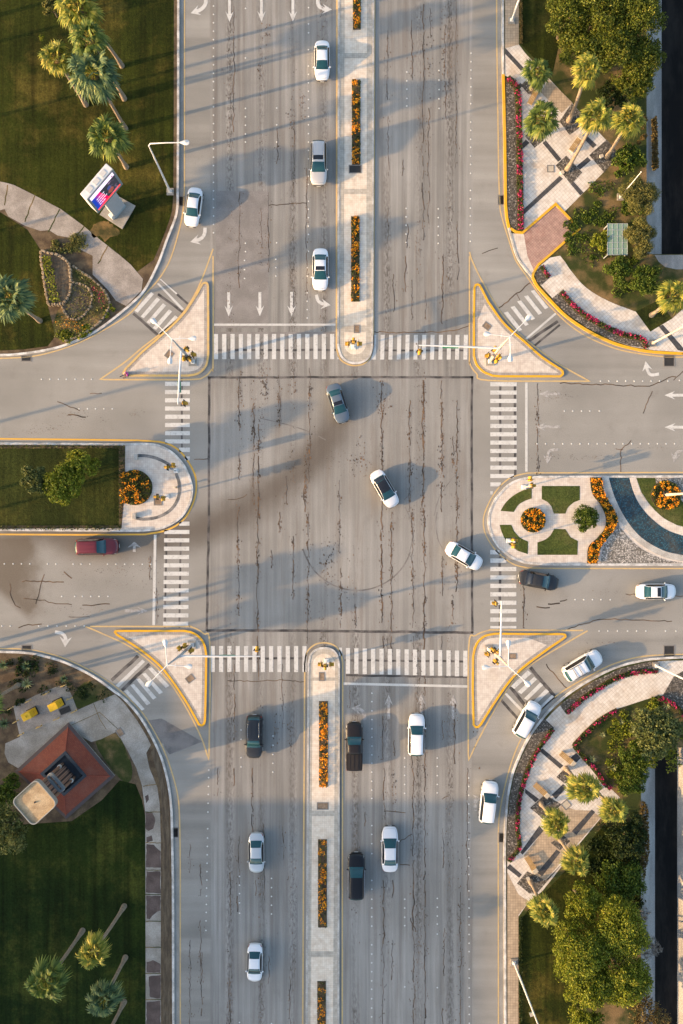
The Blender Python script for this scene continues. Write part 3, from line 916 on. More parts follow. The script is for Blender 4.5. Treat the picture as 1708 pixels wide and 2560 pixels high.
for pts, w in (([(520, 944), (850, 943), (1183, 943)], .27), ([(523, 944), (523, 1260), (517, 1578)], .29), ([(1180, 940), (1180, 1280), (1181, 1583)], .27), ([(517, 1576), (800, 1577), (1183, 1582)], .3),
               ([(535, 875), (845, 875)], .26), ([(950, 876), (1165, 876)], .22), ([(535, 1646), (758, 1646)], .26), ([(862, 1650), (1168, 1654)], .24), ([(866, 1688), (1168, 1693)], .25),
               ([(455, 945), (455, 1130)], .22), ([(417, 1320), (412, 1570)], .22), ([(452, 1330), (449, 1570)], .22), ([(1251, 955), (1251, 1190)], .26), ([(1288, 955), (1288, 1190)], .28), ([(1250, 1390), (1250, 1575)], .3),
               ([(333, 783), (402, 843)], .33), ([(395, 735), (470, 790)], .3), ([(403, 700), (470, 760)], .26), ([(345, 1640), (279, 1701)], .4), ([(374, 1660), (305, 1726)], .4), ([(1326, 1669), (1390, 1745)], .42), ([(1276, 1717), (1312, 1763)], .4), ([(1252, 1750), (1295, 1797)], .32), ([(1310, 860), (1395, 803)], .34), ([(1336, 865), (1400, 812)], .25)):
    ribbon(mb, wob(pts, .8, 22), w, None, Z1)
struct('tar_seam', mb, M['seal'])

# cracks: x, y0, y1, width
mb = MB()
CR = [(585, 15, 330, .1), (693, 320, 410, .1), (735, 300, 480, .09), (1060, 10, 225, .13), (970, 75, 250, .09), (1030, 50, 200, .1), (1113, 60, 300, .1), (1075, 20, 95, .07), (1058, 225, 600, .13), (1072, 270, 570, .09), (971, 290, 440, .09), (1008, 400, 440, .08), (970, 520, 600, .09), (1019, 560, 620, .11),
      (1014, 640, 730, .11), (983, 685, 780, .11), (1030, 700, 800, .08), (1064, 730, 800, .08), (1107, 640, 810, .12), (672, 480, 680, .09), (767, 420, 750, .09), (598, 600, 720, .1), (600, 945, 1070, .1), (634, 1010, 1260, .08), (647, 1060, 1290, .14), (698, 950, 1070, .1), (773, 920, 1210, .08),
      (955, 950, 1130, .13), (1025, 1000, 1280, .1), (1058, 950, 1280, .18), (1105, 950, 1180, .12), (955, 1130, 1280, .1), (762, 1190, 1280, .13), (849, 1200, 1280, .08), (598, 1130, 1200, .09), (715, 1190, 1260, .08), (1133, 1090, 1170, .09), (1105, 1210, 1280, .12),
      (595, 1280, 1540, .1), (645, 1280, 1580, .13), (770, 1280, 1610, .09), (849, 1280, 1380, .08), (954, 1280, 1560, .17), (979, 1280, 1580, .12), (1032, 1280, 1570, .11), (1061, 1280, 1600, .2), (1106, 1390, 1490, .1), (733, 1340, 1500, .11), (678, 1375, 1420, .12), (852, 1420, 1570, .1), (888, 1510, 1570, .1), (700, 1280, 1325, .1), (1132, 1500, 1560, .1),
      (644, 1590, 1700, .12), (586, 1660, 1850, .11), (706, 1660, 1820, .07), (958, 1590, 1620, .12), (980, 1590, 1640, .1), (1062, 1600, 1740, .17), (1033, 1590, 1640, .1), (874, 1715, 1770, .1), (957, 1790, 1900, .12), (1029, 1810, 1920, .1), (1062, 1760, 1930, .13), (1106, 1800, 1850, .1), (986, 1850, 1890, .1), (1105, 1590, 1640, .1),
      (585, 1920, 1965, .12), (632, 1920, 2080, .14), (598, 2090, 2210, .1), (640, 2200, 2240, .09), (576, 2180, 2290, .12), (660, 2060, 2250, .09), (706, 2065, 2150, .1), (594, 2240, 2280, .14), (722, 2190, 2200, .1), (960, 1920, 2050, .12), (1033, 1920, 2140, .15), (1062, 1920, 2200, .12), (958, 2200, 2360, .13), (982, 2200, 2245, .12), (1033, 2150, 2360, .14), (1063, 2200, 2560, .15), (1035, 2360, 2560, .12), (981, 2350, 2450, .12), (957, 2360, 2560, .09), (1108, 2070, 2170, .1), (1111, 2320, 2440, .11), (1107, 2520, 2560, .1), (913, 2030, 2070, .09), (725, 2440, 2560, .1), (575, 2450, 2560, .08), (672, 2390, 2460, .07),
      (501, 2300, 2460, .09), (475, 2110, 2180, .08), (476, 2350, 2560, .09), (505, 2380, 2540, .13), (545, 1920, 1990, .1), (502, 2160, 2240, .12), (1151, 2230, 2560, .1), (1169, 1920, 2230, .08), (1140, 0, 420, .06), (1143, 560, 700, .1), (1143, 1000, 1280, .12), (1143, 1280, 1480, .13), (1138, 1760, 1910, .14),
      (1345, 958, 1185, .1), (1310, 1430, 1570, .12), (391, 1470, 1560, .08), (376, 1390, 1450, .08), (600, 480, 600, .12), (653, 520, 620, .1)]
for x, y0, y1, w in CR:
    pts = []; y = y0; xx = x
    while y < y1:
        pts.append((xx, y)); y += random.uniform(4, 10); xx = x + 0.7 * (xx - x) + random.uniform(-1.9, 1.9)
    if len(pts) < 2: continue
    pts.append((xx, y1))
    # broken into runs of changing width
    i = 0
    while i < len(pts) - 1:
        j = min(len(pts) - 1, i + random.randint(3, 9))
        ribbon(mb, pts[i:j + 1], w * random.uniform(.35, 1.05), None, Z2)
        i = j + (1 if random.random() < .2 else 0)
HC_ = [([(672, 513), (720, 510), (766, 508)], .1), ([(933, 830), (1040, 832), (1135, 828), (1176, 813)], .1), ([(570, 1702), (640, 1703), (700, 1701), (760, 1704)], .09), ([(1400, 958), (1520, 962), (1625, 966), (1680, 940), (1690, 942)], .11), ([(1682, 952), (1708, 928)], .1), ([(1608, 1032), (1620, 1005), (1631, 978)], .1), ([(1551, 1183), (1553, 1125), (1578, 1101)], .1), ([(1538, 1123), (1558, 1124)], .07),
       ([(1247, 770), (1290, 735), (1330, 705)], .13), ([(1293, 735), (1300, 750)], .08), ([(1420, 1574), (1455, 1560), (1510, 1548), (1600, 1549), (1680, 1553)], .1), ([(1565, 1486), (1640, 1488), (1708, 1490)], .09), ([(1365, 1660), (1375, 1675), (1390, 1690), (1405, 1708), (1420, 1722)], .12), ([(55, 1453), (105, 1454), (160, 1455)], .13), ([(110, 1437), (103, 1465), (95, 1490), (90, 1510)], .11), ([(25, 1460), (28, 1490), (40, 1512), (52, 1520)], .11), ([(60, 1494), (90, 1498), (140, 1508), (180, 1512)], .1), ([(205, 1512), (240, 1513), (275, 1510)], .12), ([(160, 1428), (180, 1446)], .14), ([(45, 1570), (70, 1562), (105, 1560)], .12), ([(170, 1542), (225, 1542)], .07),
       ([(960, 2028), (1014, 2032)], .1), ([(998, 2106), (1030, 2085)], .09), ([(998, 2162), (1025, 2163)], .1), ([(1025, 2295), (1040, 2330)], .1), ([(1105, 2000), (1120, 1990)], .08), ([(1204, 634), (1245, 620)], .09), ([(570, 1247), (600, 1247), (618, 1236)], .08), ([(485, 1148), (520, 1147)], .1), ([(1370, 1509), (1400, 1508)], .16), ([(1340, 1518), (1375, 1519)], .14), ([(1400, 1502), (1418, 1499)], .12), ([(145, 1005), (175, 1017), (200, 1027)], .1), ([(225, 983), (255, 983)], .08), ([(170, 1035), (195, 1040), (215, 1043)], .14)]
for pts, w in HC_:
    ribbon(mb, wob(pts, 2.0, 9), w, None, Z2)
struct('road_crack', mb, M['crack'])

# brown grime flecks: along the cracks, in the lane centres and in a few splashes
mb = MB()


def fleck(x, y, a, b):
    n = random.randint(5, 7); o = random.uniform(0, 6)
    L = [(x + a * math.cos(o + 6.283 * i / n) * random.uniform(.5, 1.15), y + b * math.sin(o + 6.283 * i / n) * random.uniform(.5, 1.15)) for i in range(n)]
    global fz
    fz = fz + 2.2e-6
    v = [W2(q) for q in L][::-1]
    mb.quad(*[(p[0], p[1], fz) for p in v])


fz = Z2 + .0006
for x, y0, y1, w in CR:
    for _ in range(int((y1 - y0) * .11)):
        fleck(x + random.gauss(0, 5), random.uniform(y0, y1), random.uniform(.5, 1.5), random.uniform(.8, 3.2))
for x, y0, y1, w in CR:
    a_, b_ = max(y0, 946), min(y1, 1574)
    if b_ - a_ < 20: continue
    for _ in range(max(2, int((b_ - a_) / 32))):
        yc = random.uniform(a_, b_); rn = random.randint(2, 9)
        for _ in range(rn):
            fleck(x + random.gauss(0, 2.6), yc + random.gauss(0, 9), random.uniform(.6, 1.9), random.uniform(1.2, 4.6))
for x in (575, 653, 732, 806, 1046, 1124, 889):
    for yc in [random.uniform(0, 2560) for _ in range(16)]:
        if 945 < yc < 1575 and random.random() < .7: continue
        for _ in range(random.randint(10, 34)):
            fleck(x + random.gauss(0, 5), yc + random.gauss(0, 45), random.uniform(.4, 1.3), random.uniform(.7, 2.6))
for cx_, cy_, sx, sy, n in ((600, 990, 6, 40, 40), (632, 1000, 6, 40, 24), (665, 960, 8, 30, 60), (698, 990, 4, 40, 40), (735, 960, 4, 30, 24), (860, 1160, 30, 18, 60), (900, 1150, 14, 26, 60), (955, 1010, 12, 18, 50), (820, 1385, 14, 20, 50), (818, 1440, 8, 22, 34), (860, 1475, 14, 22, 44), (765, 1195, 3, 40, 50), (1103, 1160, 5, 30, 50), (1060, 1000, 3, 60, 60), (728, 300, 5, 20, 30), (755, 265, 4, 22, 24), (664, 80, 5, 20, 30), (650, 175, 5, 14, 20), (1110, 130, 6, 60, 70), (1075, 180, 5, 60, 36), (340, 1030, 12, 8, 22), (175, 1035, 26, 8, 50), (130, 1070, 30, 9, 50), (80, 1078, 24, 6, 36), (262, 1052, 8, 4, 12), (1400, 990, 22, 6, 40), (1376, 1001, 10, 4, 20), (1430, 1143, 60, 5, 80), (1640, 1120, 20, 3, 20), (1520, 1480, 30, 5, 24), (300, 1425, 70, 8, 90), (280, 1460, 60, 8, 40), (220, 1525, 70, 7, 40), (1500, 1610, 30, 5, 26), (1490, 1640, 30, 10, 30), (985, 1960, 5, 25, 30), (725, 1840, 4, 20, 26), (690, 1830, 5, 22, 26), (1150, 2290, 5, 120, 40), (1190, 1830, 6, 60, 30)):
    for _ in range(n):
        a = random.uniform(.4, 1.6); k = 2.0 if sy > sx else .6
        fleck(cx_ + random.gauss(0, sx), cy_ + random.gauss(0, sy), a, a * k)
struct('road_grime', mb, M['fleck'])

# rubber marks of a spun car and turning vehicles
mb = MB()
ribbon(mb, arc(893, 1336, 140, 18, 165, 40), .16, None, Z1)
ribbon(mb, arc(893, 1336, 138, -30, 18, 14), .07, None, Z1)
ribbon(mb, sm([(1093, 1280), (1090, 1310), (1096, 1350), (1112, 1380)]), .1, None, Z1)
ribbon(mb, sm([(650, 1045), (720, 1062), (775, 1080), (815, 1100)]), .1, None, Z1)
ribbon(mb, sm([(1010, 1250), (1060, 1200), (1120, 1180)]), .08, None, Z1)
ribbon(mb, sm([(1085, 1290), (1100, 1240), (1135, 1190)]), .08, None, Z1)
struct('rubber_mark', mb, M['skid'])

# ------------------------------------------------------------------ painted markings
mb = MB()


def rect(mb, x0, y0, x1, y1, z=Z3, dx=0, dy=0):
    mb.prism(P([(x0, y0), (x1, y0), (x1 + dx, y1 + dy), (x0 + dx, y1 + dy)]), None, z)


for k in range(15): rect(mb, 535 + 20.75 * k, 835, 545.4 + 20.75 * k, 898)
rect(mb, 844, 892, 848, 898)
for k in range(-1, 11): rect(mb, 952 + 20.8 * k + (0 if k >= 0 else -1), 837, 962 + 20.8 * k, 899, dx=-1.5)
for k in range(12): rect(mb, 527 + 20.85 * k, 1615, 537.3 + 20.85 * k, 1680)
for k in range(15): rect(mb, 865 + 20.95 * k, 1620 + .48 * k, 875.4 + 20.95 * k, 1684 + .5 * k)
rect(mb, 848, 1619, 855, 1640)
for k in range(8): rect(mb, 413, 954.5 + 20.55 * k, 475, 964.8 + 20.55 * k)
rect(mb, 448, 1119, 475, 1130); rect(mb, 462, 1141, 475, 1151)
for k in range(13):
    s = -.25 * k
    rect(mb, (411 if k > 0 else 448) + s, 1304 + 20.85 * k, 474 + s, 1314.2 + 20.85 * k)
for k in range(11): rect(mb, 1226, 955.5 + 20.85 * k, 1292, 965.7 + 20.85 * k)
rect(mb, 1226, 1185, 1285, 1195); rect(mb, 1226, 1206, 1252, 1216); rect(mb, 1226, 1228, 1232, 1236)
rect(mb, 1226, 1375, 1249, 1386); rect(mb, 1226, 1396, 1266, 1407)
for k in range(2, 10): rect(mb, 1226, 1375 + 21.1 * k, 1291, 1385.5 + 21.1 * k if k < 9 else 1571)


def T(ox, oy, pts):
    return [(ox + x * .36352, oy + y * .36352) for x, y in pts]


for q in ([(1040, 248), (1060, 262), (948, 390), (925, 376)], [(1080, 285), (1102, 300), (990, 428), (968, 416)], [(1122, 325), (1143, 341), (1031, 468), (1009, 455)], [(1163, 367), (1184, 382), (1075, 507), (1051, 495)], [(1205, 408), (1226, 424), (1112, 546), (1089, 535)]):
    mb.prism(P(T(0, 640, q)), None, Z3)
for q in ([(520, 240), (545, 234), (642, 355), (618, 366)], [(474, 277), (500, 270), (598, 393), (574, 404)], [(426, 313), (454, 306), (550, 430), (526, 442)], [(380, 351), (409, 344), (506, 470), (483, 482)], [(335, 390), (362, 382), (461, 508), (436, 520)]):
    mb.prism(P(T(1138, 640, q)), None, Z3)
for q in ([(1020, 1077), (1045, 1068), (1166, 1195), (1140, 1209)], [(978, 1114), (1001, 1105), (1121, 1240), (1096, 1253)], [(938, 1151), (962, 1144), (1077, 1276), (1053, 1290)], [(898, 1191), (921, 1182), (1036, 1315), (1010, 1329)], [(855, 1232), (877, 1222), (996, 1355), (970, 1368)]):
    mb.prism(P(T(0, 1280, q)), None, Z3)
for q in ([(500, 1089), (526, 1110), (407, 1217), (384, 1198)], [(544, 1133), (563, 1151), (455, 1252), (430, 1236)], [(585, 1172), (606, 1190), (496, 1296), (474, 1282)], [(625, 1215), (646, 1235), (536, 1340), (515, 1326)], [(665, 1257), (687, 1276), (590, 1366), (570, 1350)]):
    mb.prism(P(T(1138, 1280, q)), None, Z3)
struct('zebra_crossing_paint', mb, M['white'])

mb = MB()
rect(mb, 534, 809, 839, 814.5)
mb.prism(P([(858, 1706), (1169, 1713), (1169, 1719), (858, 1712)]), None, Z3)
mb.prism(P([(385, 1337), (391.5, 1337), (388, 1563), (381, 1563)]), None, Z3)
rect(mb, 1313, 956, 1319.3, 1179)
mb.prism(P(T(0, 640, [(1080, 190), (1094, 187), (1266, 364), (1252, 374)])), None, Z3)
mb.prism(P(T(0, 640, [(1097, 160), (1108, 157), (1222, 258), (1212, 265)])), None, Z3)
mb.prism(P(T(1138, 640, [(480, 568), (496, 572), (702, 396), (686, 391)])), None, Z3)
mb.prism(P(T(0, 1280, [(795, 1194), (816, 1206), (998, 1030), (980, 1014)])), None, Z3)
mb.prism(P(T(1138, 1280, [(338, 1250), (354, 1244), (472, 1364), (456, 1376)])), None, Z3)
struct('stop_line_paint', mb, M['stop'])


def arrow(mb, tip, d, L, hw=10.5, sw=3.6, hl=27, z=Z3):
    """straight arrow with swept barbs; d = unit heading in the plan"""
    dx, dy = d; nx, ny = -dy, dx
    def q(a, b): return (tip[0] - dx * a + nx * b, tip[1] - dy * a + ny * b)
    mb.prism(P([q(0, 0), q(hl, hw), q(hl * .72, sw), q(L, sw), q(L, -sw), q(hl * .72, -sw), q(hl, -hw)]), None, z)


def bent(mb, pts, w0, hl=24, hw=13):
    """curved turn arrow, last point is the tip"""
    L = sm(pts, 8)
    a, b = L[-2], L[-1]
    m = math.hypot(b[0] - a[0], b[1] - a[1]); d = ((b[0] - a[0]) / m, (b[1] - a[1]) / m)
    cut = [p for p in L if math.hypot(p[0] - b[0], p[1] - b[1]) > hl * .62]
    ribbon(mb, cut, w0 / S, None, Z3)
    arrow(mb, b, d, hl * .9, hw, w0 / 2, hl, Z3 + .002)


mb = MB()
for x in (574, 654, 732.5): arrow(mb, (x, 55), (0, 1), 70)
for x in (572, 650, 729): arrow(mb, (x, 791), (0, 1), 61)
bent(mb, [(516, -8), (513, 12), (500, 25), (477, 33)], 9)
bent(mb, [(795, -8), (796, 12), (808, 22), (830, 24)], 9)
bent(mb, [(513, 569), (511, 586), (500, 598), (476, 605)], 8.5)
bent(mb, [(791, 737), (796, 752), (808, 760), (827, 763)], 8)
for y, x in ((988, 1661), (1068, 1662)): arrow(mb, (x, y), (-1, 0), 62)
bent(mb, [(1648, 935), (1628, 937), (1619, 926), (1614, 903)], 7.5)
bent(mb, [(138, 1580), (156, 1584), (164, 1596), (163, 1618)], 8.5, 26, 15)
struct('arrow_paint', mb, M['white'])
mb = MB()
for x, y in ((972, 1736), (1053, 1734), (1133, 1736)): arrow(mb, (x, y), (0, -1), 62)
bent(mb, [(913, 1800), (909, 1782), (900, 1773), (878, 1770)], 8)
arrow(mb, (1347, 985), (-1, 0), 52); arrow(mb, (1338, 1067), (-1, 0), 62)
bent(mb, [(1396, 1124), (1376, 1126), (1370, 1138), (1368, 1160)], 7)
bent(mb, [(1708, 1128), (1694, 1130), (1688, 1140), (1684, 1156)], 7)
arrow(mb, (336, 1354), (0, -1), 26, 17, 3.5, 15)
arrow(mb, (370, 1527), (1, 0), 58)
bent(mb, [(1190, 2027), (1188, 2008), (1194, 1998), (1206, 1996)], 8)
struct('arrow_paint', mb, M['faded'])

# yellow edge lines
mb = MB()
YW = .15
nwl = [(461.5, -600), (461.5, 300)] + sm([(461.5, 470), (455, 545), (429, 640), (400, 694), (363, 736), (327, 782), (262, 824), (204, 854), (145, 876), (80, 891), (0, 896), (-120, 897), (-800, 897)])
ribbon(mb, nwl, YW, None, Z3)
nel = [(1241, -600), (1242, 100), (1247, 436)] + sm([(1249, 500), (1254, 540), (1283, 633), (1294, 658), (1327, 705), (1356, 745), (1414, 804), (1465, 840), (1523, 866), (1574, 880), (1654, 891), (1760, 893), (2600, 893)])
ribbon(mb, nel, YW, None, Z3)
swl = [(-800, 1621), (-100, 1621)] + sm([(0, 1621), (60, 1623), (102, 1629), (164, 1647), (233, 1680), (291, 1718), (349, 1773), (385, 1827), (412, 1880), (430, 1931), (444, 1985), (449, 2040), (451, 2150)]) + [(451, 3400)]
ribbon(mb, swl, YW, None, Z3)
sel = [(2600, 1636), (1760, 1636)] + sm([(1708, 1636), (1658, 1637), (1600, 1642), (1545, 1656), (1501, 1675), (1420, 1720), (1372, 1756), (1330, 1803), (1300, 1853), (1276, 1915), (1257, 1990), (1248, 2045), (1246, 2100), (1246, 2250)]) + [(1247, 3400)]
ribbon(mb, sel, YW, None, Z3)
# islands outlines
IL = {
    'nw': sm([(533, 622), (509, 688), (487, 737), (455, 786), (404, 832), (356, 869), (313, 905), (251, 948)]) + sm([(262, 949), (469, 949), (509, 943), (529, 924), (533, 900), (533, 640)], 5),
    'ne': sm([(1174, 630), (1182, 655), (1211, 713), (1258, 789), (1302, 838), (1355, 880), (1400, 912), (1474, 953)]) + sm([(1465, 953), (1222, 951), (1192, 934), (1175, 909), (1174, 880), (1174, 640)], 5),
    'sw': sm([(214, 1566), (254, 1583), (327, 1618), (400, 1676), (454, 1749), (500, 1836), (522, 1898)]) + sm([(523, 1888), (525, 1614), (509, 1584), (478, 1567), (450, 1566), (226, 1566)], 5),
    'se': sm([(1469, 1577), (1429, 1600), (1342, 1652), (1294, 1690), (1247, 1757), (1200, 1842), (1172, 1900)]) + sm([(1171, 1885), (1172, 1618), (1189, 1589), (1222, 1576), (1250, 1575), (1458, 1576)], 5)}
for k, v in IL.items(): ribbon(mb, v, .17, None, Z3)
ribbon(mb, [(843.5, -600), (841.5, 640), (841.5, 860)] + sm([(842, 874), (850, 897), (868, 910), (888, 914), (910, 909), (926, 893), (932, 872)], 5) + [(934, 860), (937, 0), (938, -600)], .17, None, Z3)
ribbon(mb, [(756, 3400), (757, 2560), (762, 1680)] + sm([(762, 1660), (767, 1632), (785, 1613), (808, 1607), (833, 1612), (851, 1630), (857, 1658)], 5) + [(857, 1680), (856, 2300), (855, 3400)], .17, None, Z3)
ribbon(mb, [(2600, 1181), (1708, 1181), (1400, 1182)] + sm([(1340, 1182), (1312, 1184), (1272, 1197), (1240, 1228), (1219, 1265), (1209, 1298), (1214, 1335), (1240, 1376), (1281, 1409), (1320, 1420)], 5) + [(1400, 1421), (2600, 1422)], .15, None, Z3)
struct('edge_line_paint', mb, M['yline'])
mb = MB()
ribbon(mb, [(-800, 1097), (0, 1097), (200, 1099)] + sm([(345, 1101), (411, 1107), (452, 1130), (484, 1178), (491, 1220), (481, 1262), (458, 1300), (418, 1325), (364, 1336)], 5) + [(200, 1337), (0, 1336), (-800, 1335)], .2, None, Z3)
struct('edge_line_paint', mb, M['ybright'])

# ------------------------------------------------------------------ raised corners
ZK, ZB = 0.15, 0.10           # kerb top, corner base
nwk = [(447, -600), (446, 300)] + sm([(445, 470), (442, 534), (418, 600), (396, 660), (363, 724), (327, 762), (262, 814), (218, 840), (164, 863), (109, 877), (44, 886), (0, 888), (-120, 889), (-800, 889)])
nek = [(1256, -600), (1257, 100), (1258, 187), (1262, 350), (1264, 515)] + sm([(1265, 525), (1270, 560), (1290, 635), (1310, 668), (1331, 694), (1343, 716), (1371, 747), (1414, 790), (1465, 825), (1523, 854), (1574, 870), (1629, 880), (1708, 884), (1800, 885), (2600, 885)])
swk = [(-800, 1629), (-100, 1629)] + sm([(0, 1629), (58, 1631), (102, 1638), (164, 1656), (233, 1690), (284, 1726), (313, 1748), (349, 1789), (378, 1837), (402, 1888), (415, 1930), (424, 1975), (429, 2022), (431, 2094), (433, 2200)]) + [(434, 2560), (435, 3400)]
sek = [(2600, 1644), (1760, 1643)] + sm([(1708, 1643), (1658, 1645), (1611, 1650), (1545, 1666), (1483, 1695), (1429, 1728), (1385, 1764), (1352, 1800), (1320, 1847), (1298, 1891), (1281, 1935), (1269, 1993), (1265, 2040), (1262, 2102), (1262, 2200)]) + [(1263, 2560), (1264, 3400)]
E = 3600
sheet('verge', [(-800, -600)] + nwk, ZB, M['soil'], -.02)
sheet('verge', nek + [(2600, 636), (1616, 636), (1616, -600)], ZB, M['scrub'], -.02)
sheet('verge', [(-800, 3400)] + swk, ZB, M['soil'], -.02)
sheet('verge', sek[::-1] + [(2600, 1644), (2600, 1868), (1602, 1868), (1602, 3400)], ZB, M['scrub'], -.02)
sheet('verge', [(1728, 1868), (2600, 1868), (2600, 3400), (1728, 3400)], ZB, M['bank'], -.02)
sheet('pavement', [(1636, 638), (1800, 638), (1800, 672), (1690, 674), (1662, 668), (1646, 655)], ZB + .004, M['bank'])


def kerb(name, pts, w, mat, side=0.0, z=ZK, closed=False):
    mb = MB(); ribbon(mb, pts, w, -.01, z, closed, side); struct(name, mb, mat)


kerb('kerb', nwk, .26, M['kerb_white'])
kerb('kerb', swk, .26, M['kerb_white'])
kerb('kerb', sek, .26, M['kerb_white'])
i0 = 2
kerb('kerb', nek[:i0 + 1], .24, M['kerb_white'])
j1 = next(i for i, p in enumerate(nek) if p[1] > 566)
j2 = next(i for i, p in enumerate(nek) if p[1] > 690)
kerb('kerb', nek[i0:j1 + 1], .3, M['ykerb'])
kerb('kerb', nek[j1:j2 + 1], .24, M['kerb'])
kerb('kerb', nek[j2:], .3, M['ykerb'])
kerb('kerb', [(1276, 572), (1290, 581), (1306, 583), (1389, 511), (1448, 573), (1372, 640), (1346, 662), (1333, 684), (1331, 694)], .28, M['ykerb'], 0.0, ZK + .02)
# gutters
mb = MB()
ribbon(mb, [(454, -600), (453.5, 300)] + sm([(452.5, 470), (449, 538), (424, 612), (398, 677)]), .55, None, Z2)
ribbon(mb, [(1249.5, -600), (1250, 187), (1254.5, 400), (1257, 515), (1262, 552)], .58, None, Z2)
ribbon(mb, sm([(402, 1860), (424, 1925), (434, 1975), (439, 2040), (441, 2150)]) + [(443, 3400)], .6, None, Z2)
ribbon(mb, sm([(1272, 1960), (1260, 2005), (1256, 2060), (1254, 2150)]) + [(1255, 3400)], .55, None, Z2)
struct('gutter', mb, M['gutter'])

# ------------------------------------------------------------------ traffic islands
ISL = {
    'nw': [(516, 705), (521, 708), (523.5, 716), (524, 800), (524, 885)] + sm([(523, 897), (519, 914), (508, 929), (493, 938), (473, 942)], 4) + [(400, 942), (324, 942)] + sm([(312, 940), (307, 933), (313, 921)], 4) + sm([(356, 877), (400, 839), (452, 790), (484, 745), (503, 712), (509, 706), (516, 705)], 5),
    'ne': [(1193, 709), (1200, 711), (1205, 719)] + sm([(1222, 753), (1262, 808), (1312, 852), (1356, 891), (1403, 922)], 5) + sm([(1409, 928), (1409, 937), (1401, 944)], 4) + [(1320, 944), (1247, 944)] + sm([(1230, 942), (1207, 932), (1189, 913), (1182, 890)], 4) + [(1182, 800), (1183, 720), (1187, 711)],
    'sw': [(285, 1580), (288, 1575), (298, 1574), (400, 1574), (462, 1574)] + sm([(478, 1577), (494, 1585), (507, 1598), (515, 1614), (519, 1637)], 4) + [(518, 1720), (516, 1800)] + sm([(513, 1811), (505, 1816), (496, 1812)], 4) + sm([(469, 1763), (436, 1713), (400, 1667), (349, 1625), (291, 1588)], 5),
    'se': [(1240, 1581), (1320, 1582), (1405, 1582)] + sm([(1414, 1584), (1416, 1592), (1407, 1600)], 4) + sm([(1374, 1622), (1312, 1668), (1276, 1704), (1240, 1755), (1204, 1812)], 5) + [(1197, 1819), (1188, 1820), (1181, 1812), (1179, 1720), (1180, 1640)] + sm([(1184, 1620), (1193, 1602), (1209, 1588), (1225, 1583)], 4)}
for k, v in ISL.items():
    Lm = [Vector(q) for q in clean(P(v))]
    def inner(d, pts=Lm):
        A, B = offset_line([(q.x, q.y) for q in pts], d, d, True)
        n_ = len(pts)
        def far(q):
            m = 9e9
            for i in range(n_):
                a, b = pts[i], pts[(i + 1) % n_]; ab = b - a
                t_ = max(0, min(1, (q - a).dot(ab) / max(ab.length_squared, 1e-9)))
                m = min(m, (q - a - ab * t_).length)
            return m
        return [(q.x, q.y) for q in A if far(q) > d * .93 and in_poly(q.x, q.y, [(p.x, p.y) for p in pts])]
    mb = MB(); mb.prism([(q.x, q.y) for q in Lm], -.01, .12); struct('traffic_island', mb, M['pave_grey'])
    ins = inner(.24)
    in2 = inner(.58)
    mb = MB(); mb.prism(in2, None, .126); struct('island_paving', mb, M['pave'])
    mb = MB()
    closed = [((q[0] * S + CX), (CY - q[1] * S)) for q in inner(.13)]
    ribbon(mb, closed, .25, -.008, .15, True)
    struct('kerb', mb, M['ykerb_old'] if k == 'nw' else M['ykerb'])

# medians
def median(cx0, cx1, y0, y1, nose, up):
    pass


ml = [(850, -600), (849, 640), (848, 860)] + sm([(849, 870), (856, 890), (870, 902), (890, 906), (909, 901), (922, 888), (928, 868)], 5) + [(928, 860), (931, 0), (932, -600)]
sheet('median', ml, .12, M['pave_gut'], -.01)
mr = [(763, 3400), (764, 2560), (769, 1680)] + sm([(769, 1658), (775, 1635), (789, 1622), (809, 1617), (830, 1621), (844, 1635), (850, 1658)], 5) + [(850, 1680), (849, 2300), (848, 3400)]
sheet('median', mr, .12, M['pave_gut'], -.01)
kerb('kerb', ml, .24, M['kerb'], -.12, ZK)
kerb('kerb', mr, .24, M['kerb'], -.12, ZK)
kerb('kerb', [p for p in ml if p[1] > 790], .24, M['kerb_white'], -.12, ZK + .004)
kerb('kerb', [p for p in mr if p[1] < 1760], .24, M['kerb_white'], -.12, ZK + .004)
mb = MB()
for y0, y1 in ((-600, 134), (147, 473), (486, 814)): rect(mb, 862.5 - y1 * .0022, y0, 918 - y1 * .0022, y1, .125)
mb.prism(P([(861, 831), (915, 831), (915, 860)] + arc(888, 860, 27, 0, 180, 14) + [(861, 860)]), None, .125)
for y0, y1 in ((1701, 2026), (2039, 2377), (2391, 3400)): rect(mb, 782 - (y0 - 1700) * .006, y0, 838 - (y0 - 1700) * .006, y1, .125, dx=-(y1 - y0) * .006)
mb.prism(P([(782, 1693), (838, 1693), (838, 1662)] + arc(810, 1662, 28, 0, -180, 14) + [(782, 1662)]), None, .125)
struct('median_paving', mb, M['pave_med'])

# west median
wm = [(-800, 1107), (0, 1107), (200, 1108)] + sm([(330, 1109), (364, 1108), (400, 1113), (436, 1133), (465, 1168), (481, 1210), (482, 1236), (475, 1262), (456, 1292), (429, 1312), (393, 1325), (345, 1329)], 5) + [(200, 1328), (0, 1327), (-800, 1327)]
sheet('median', wm, .12, M['pave'], -.01)
kerb('kerb', wm, .26, M['kerb_white'], -.1)
sheet('soil_strip', [(-800, 1111), (314, 1113), (314, 1185), (310, 1186), (310, 1262), (305, 1320), (-800, 1326)], .128, M['soil'])
sheet('lawn', [(-800, 1121), (298, 1121), (298, 1314), (-800, 1314)], .135, M['lawn_med'])
mb = MB()
for pts, a in ((sm([(342, 1139), (366, 1140), (393, 1146), (422, 1161), (436, 1175)], 5), 1), (sm([(441, 1183), (449, 1211), (447, 1243), (430, 1272), (400, 1291), (364, 1298), (336, 1294)], 5), 1)):
    ribbon(mb, pts, .36, .11, .135)
struct('paving_band', mb, M['greyslab'])

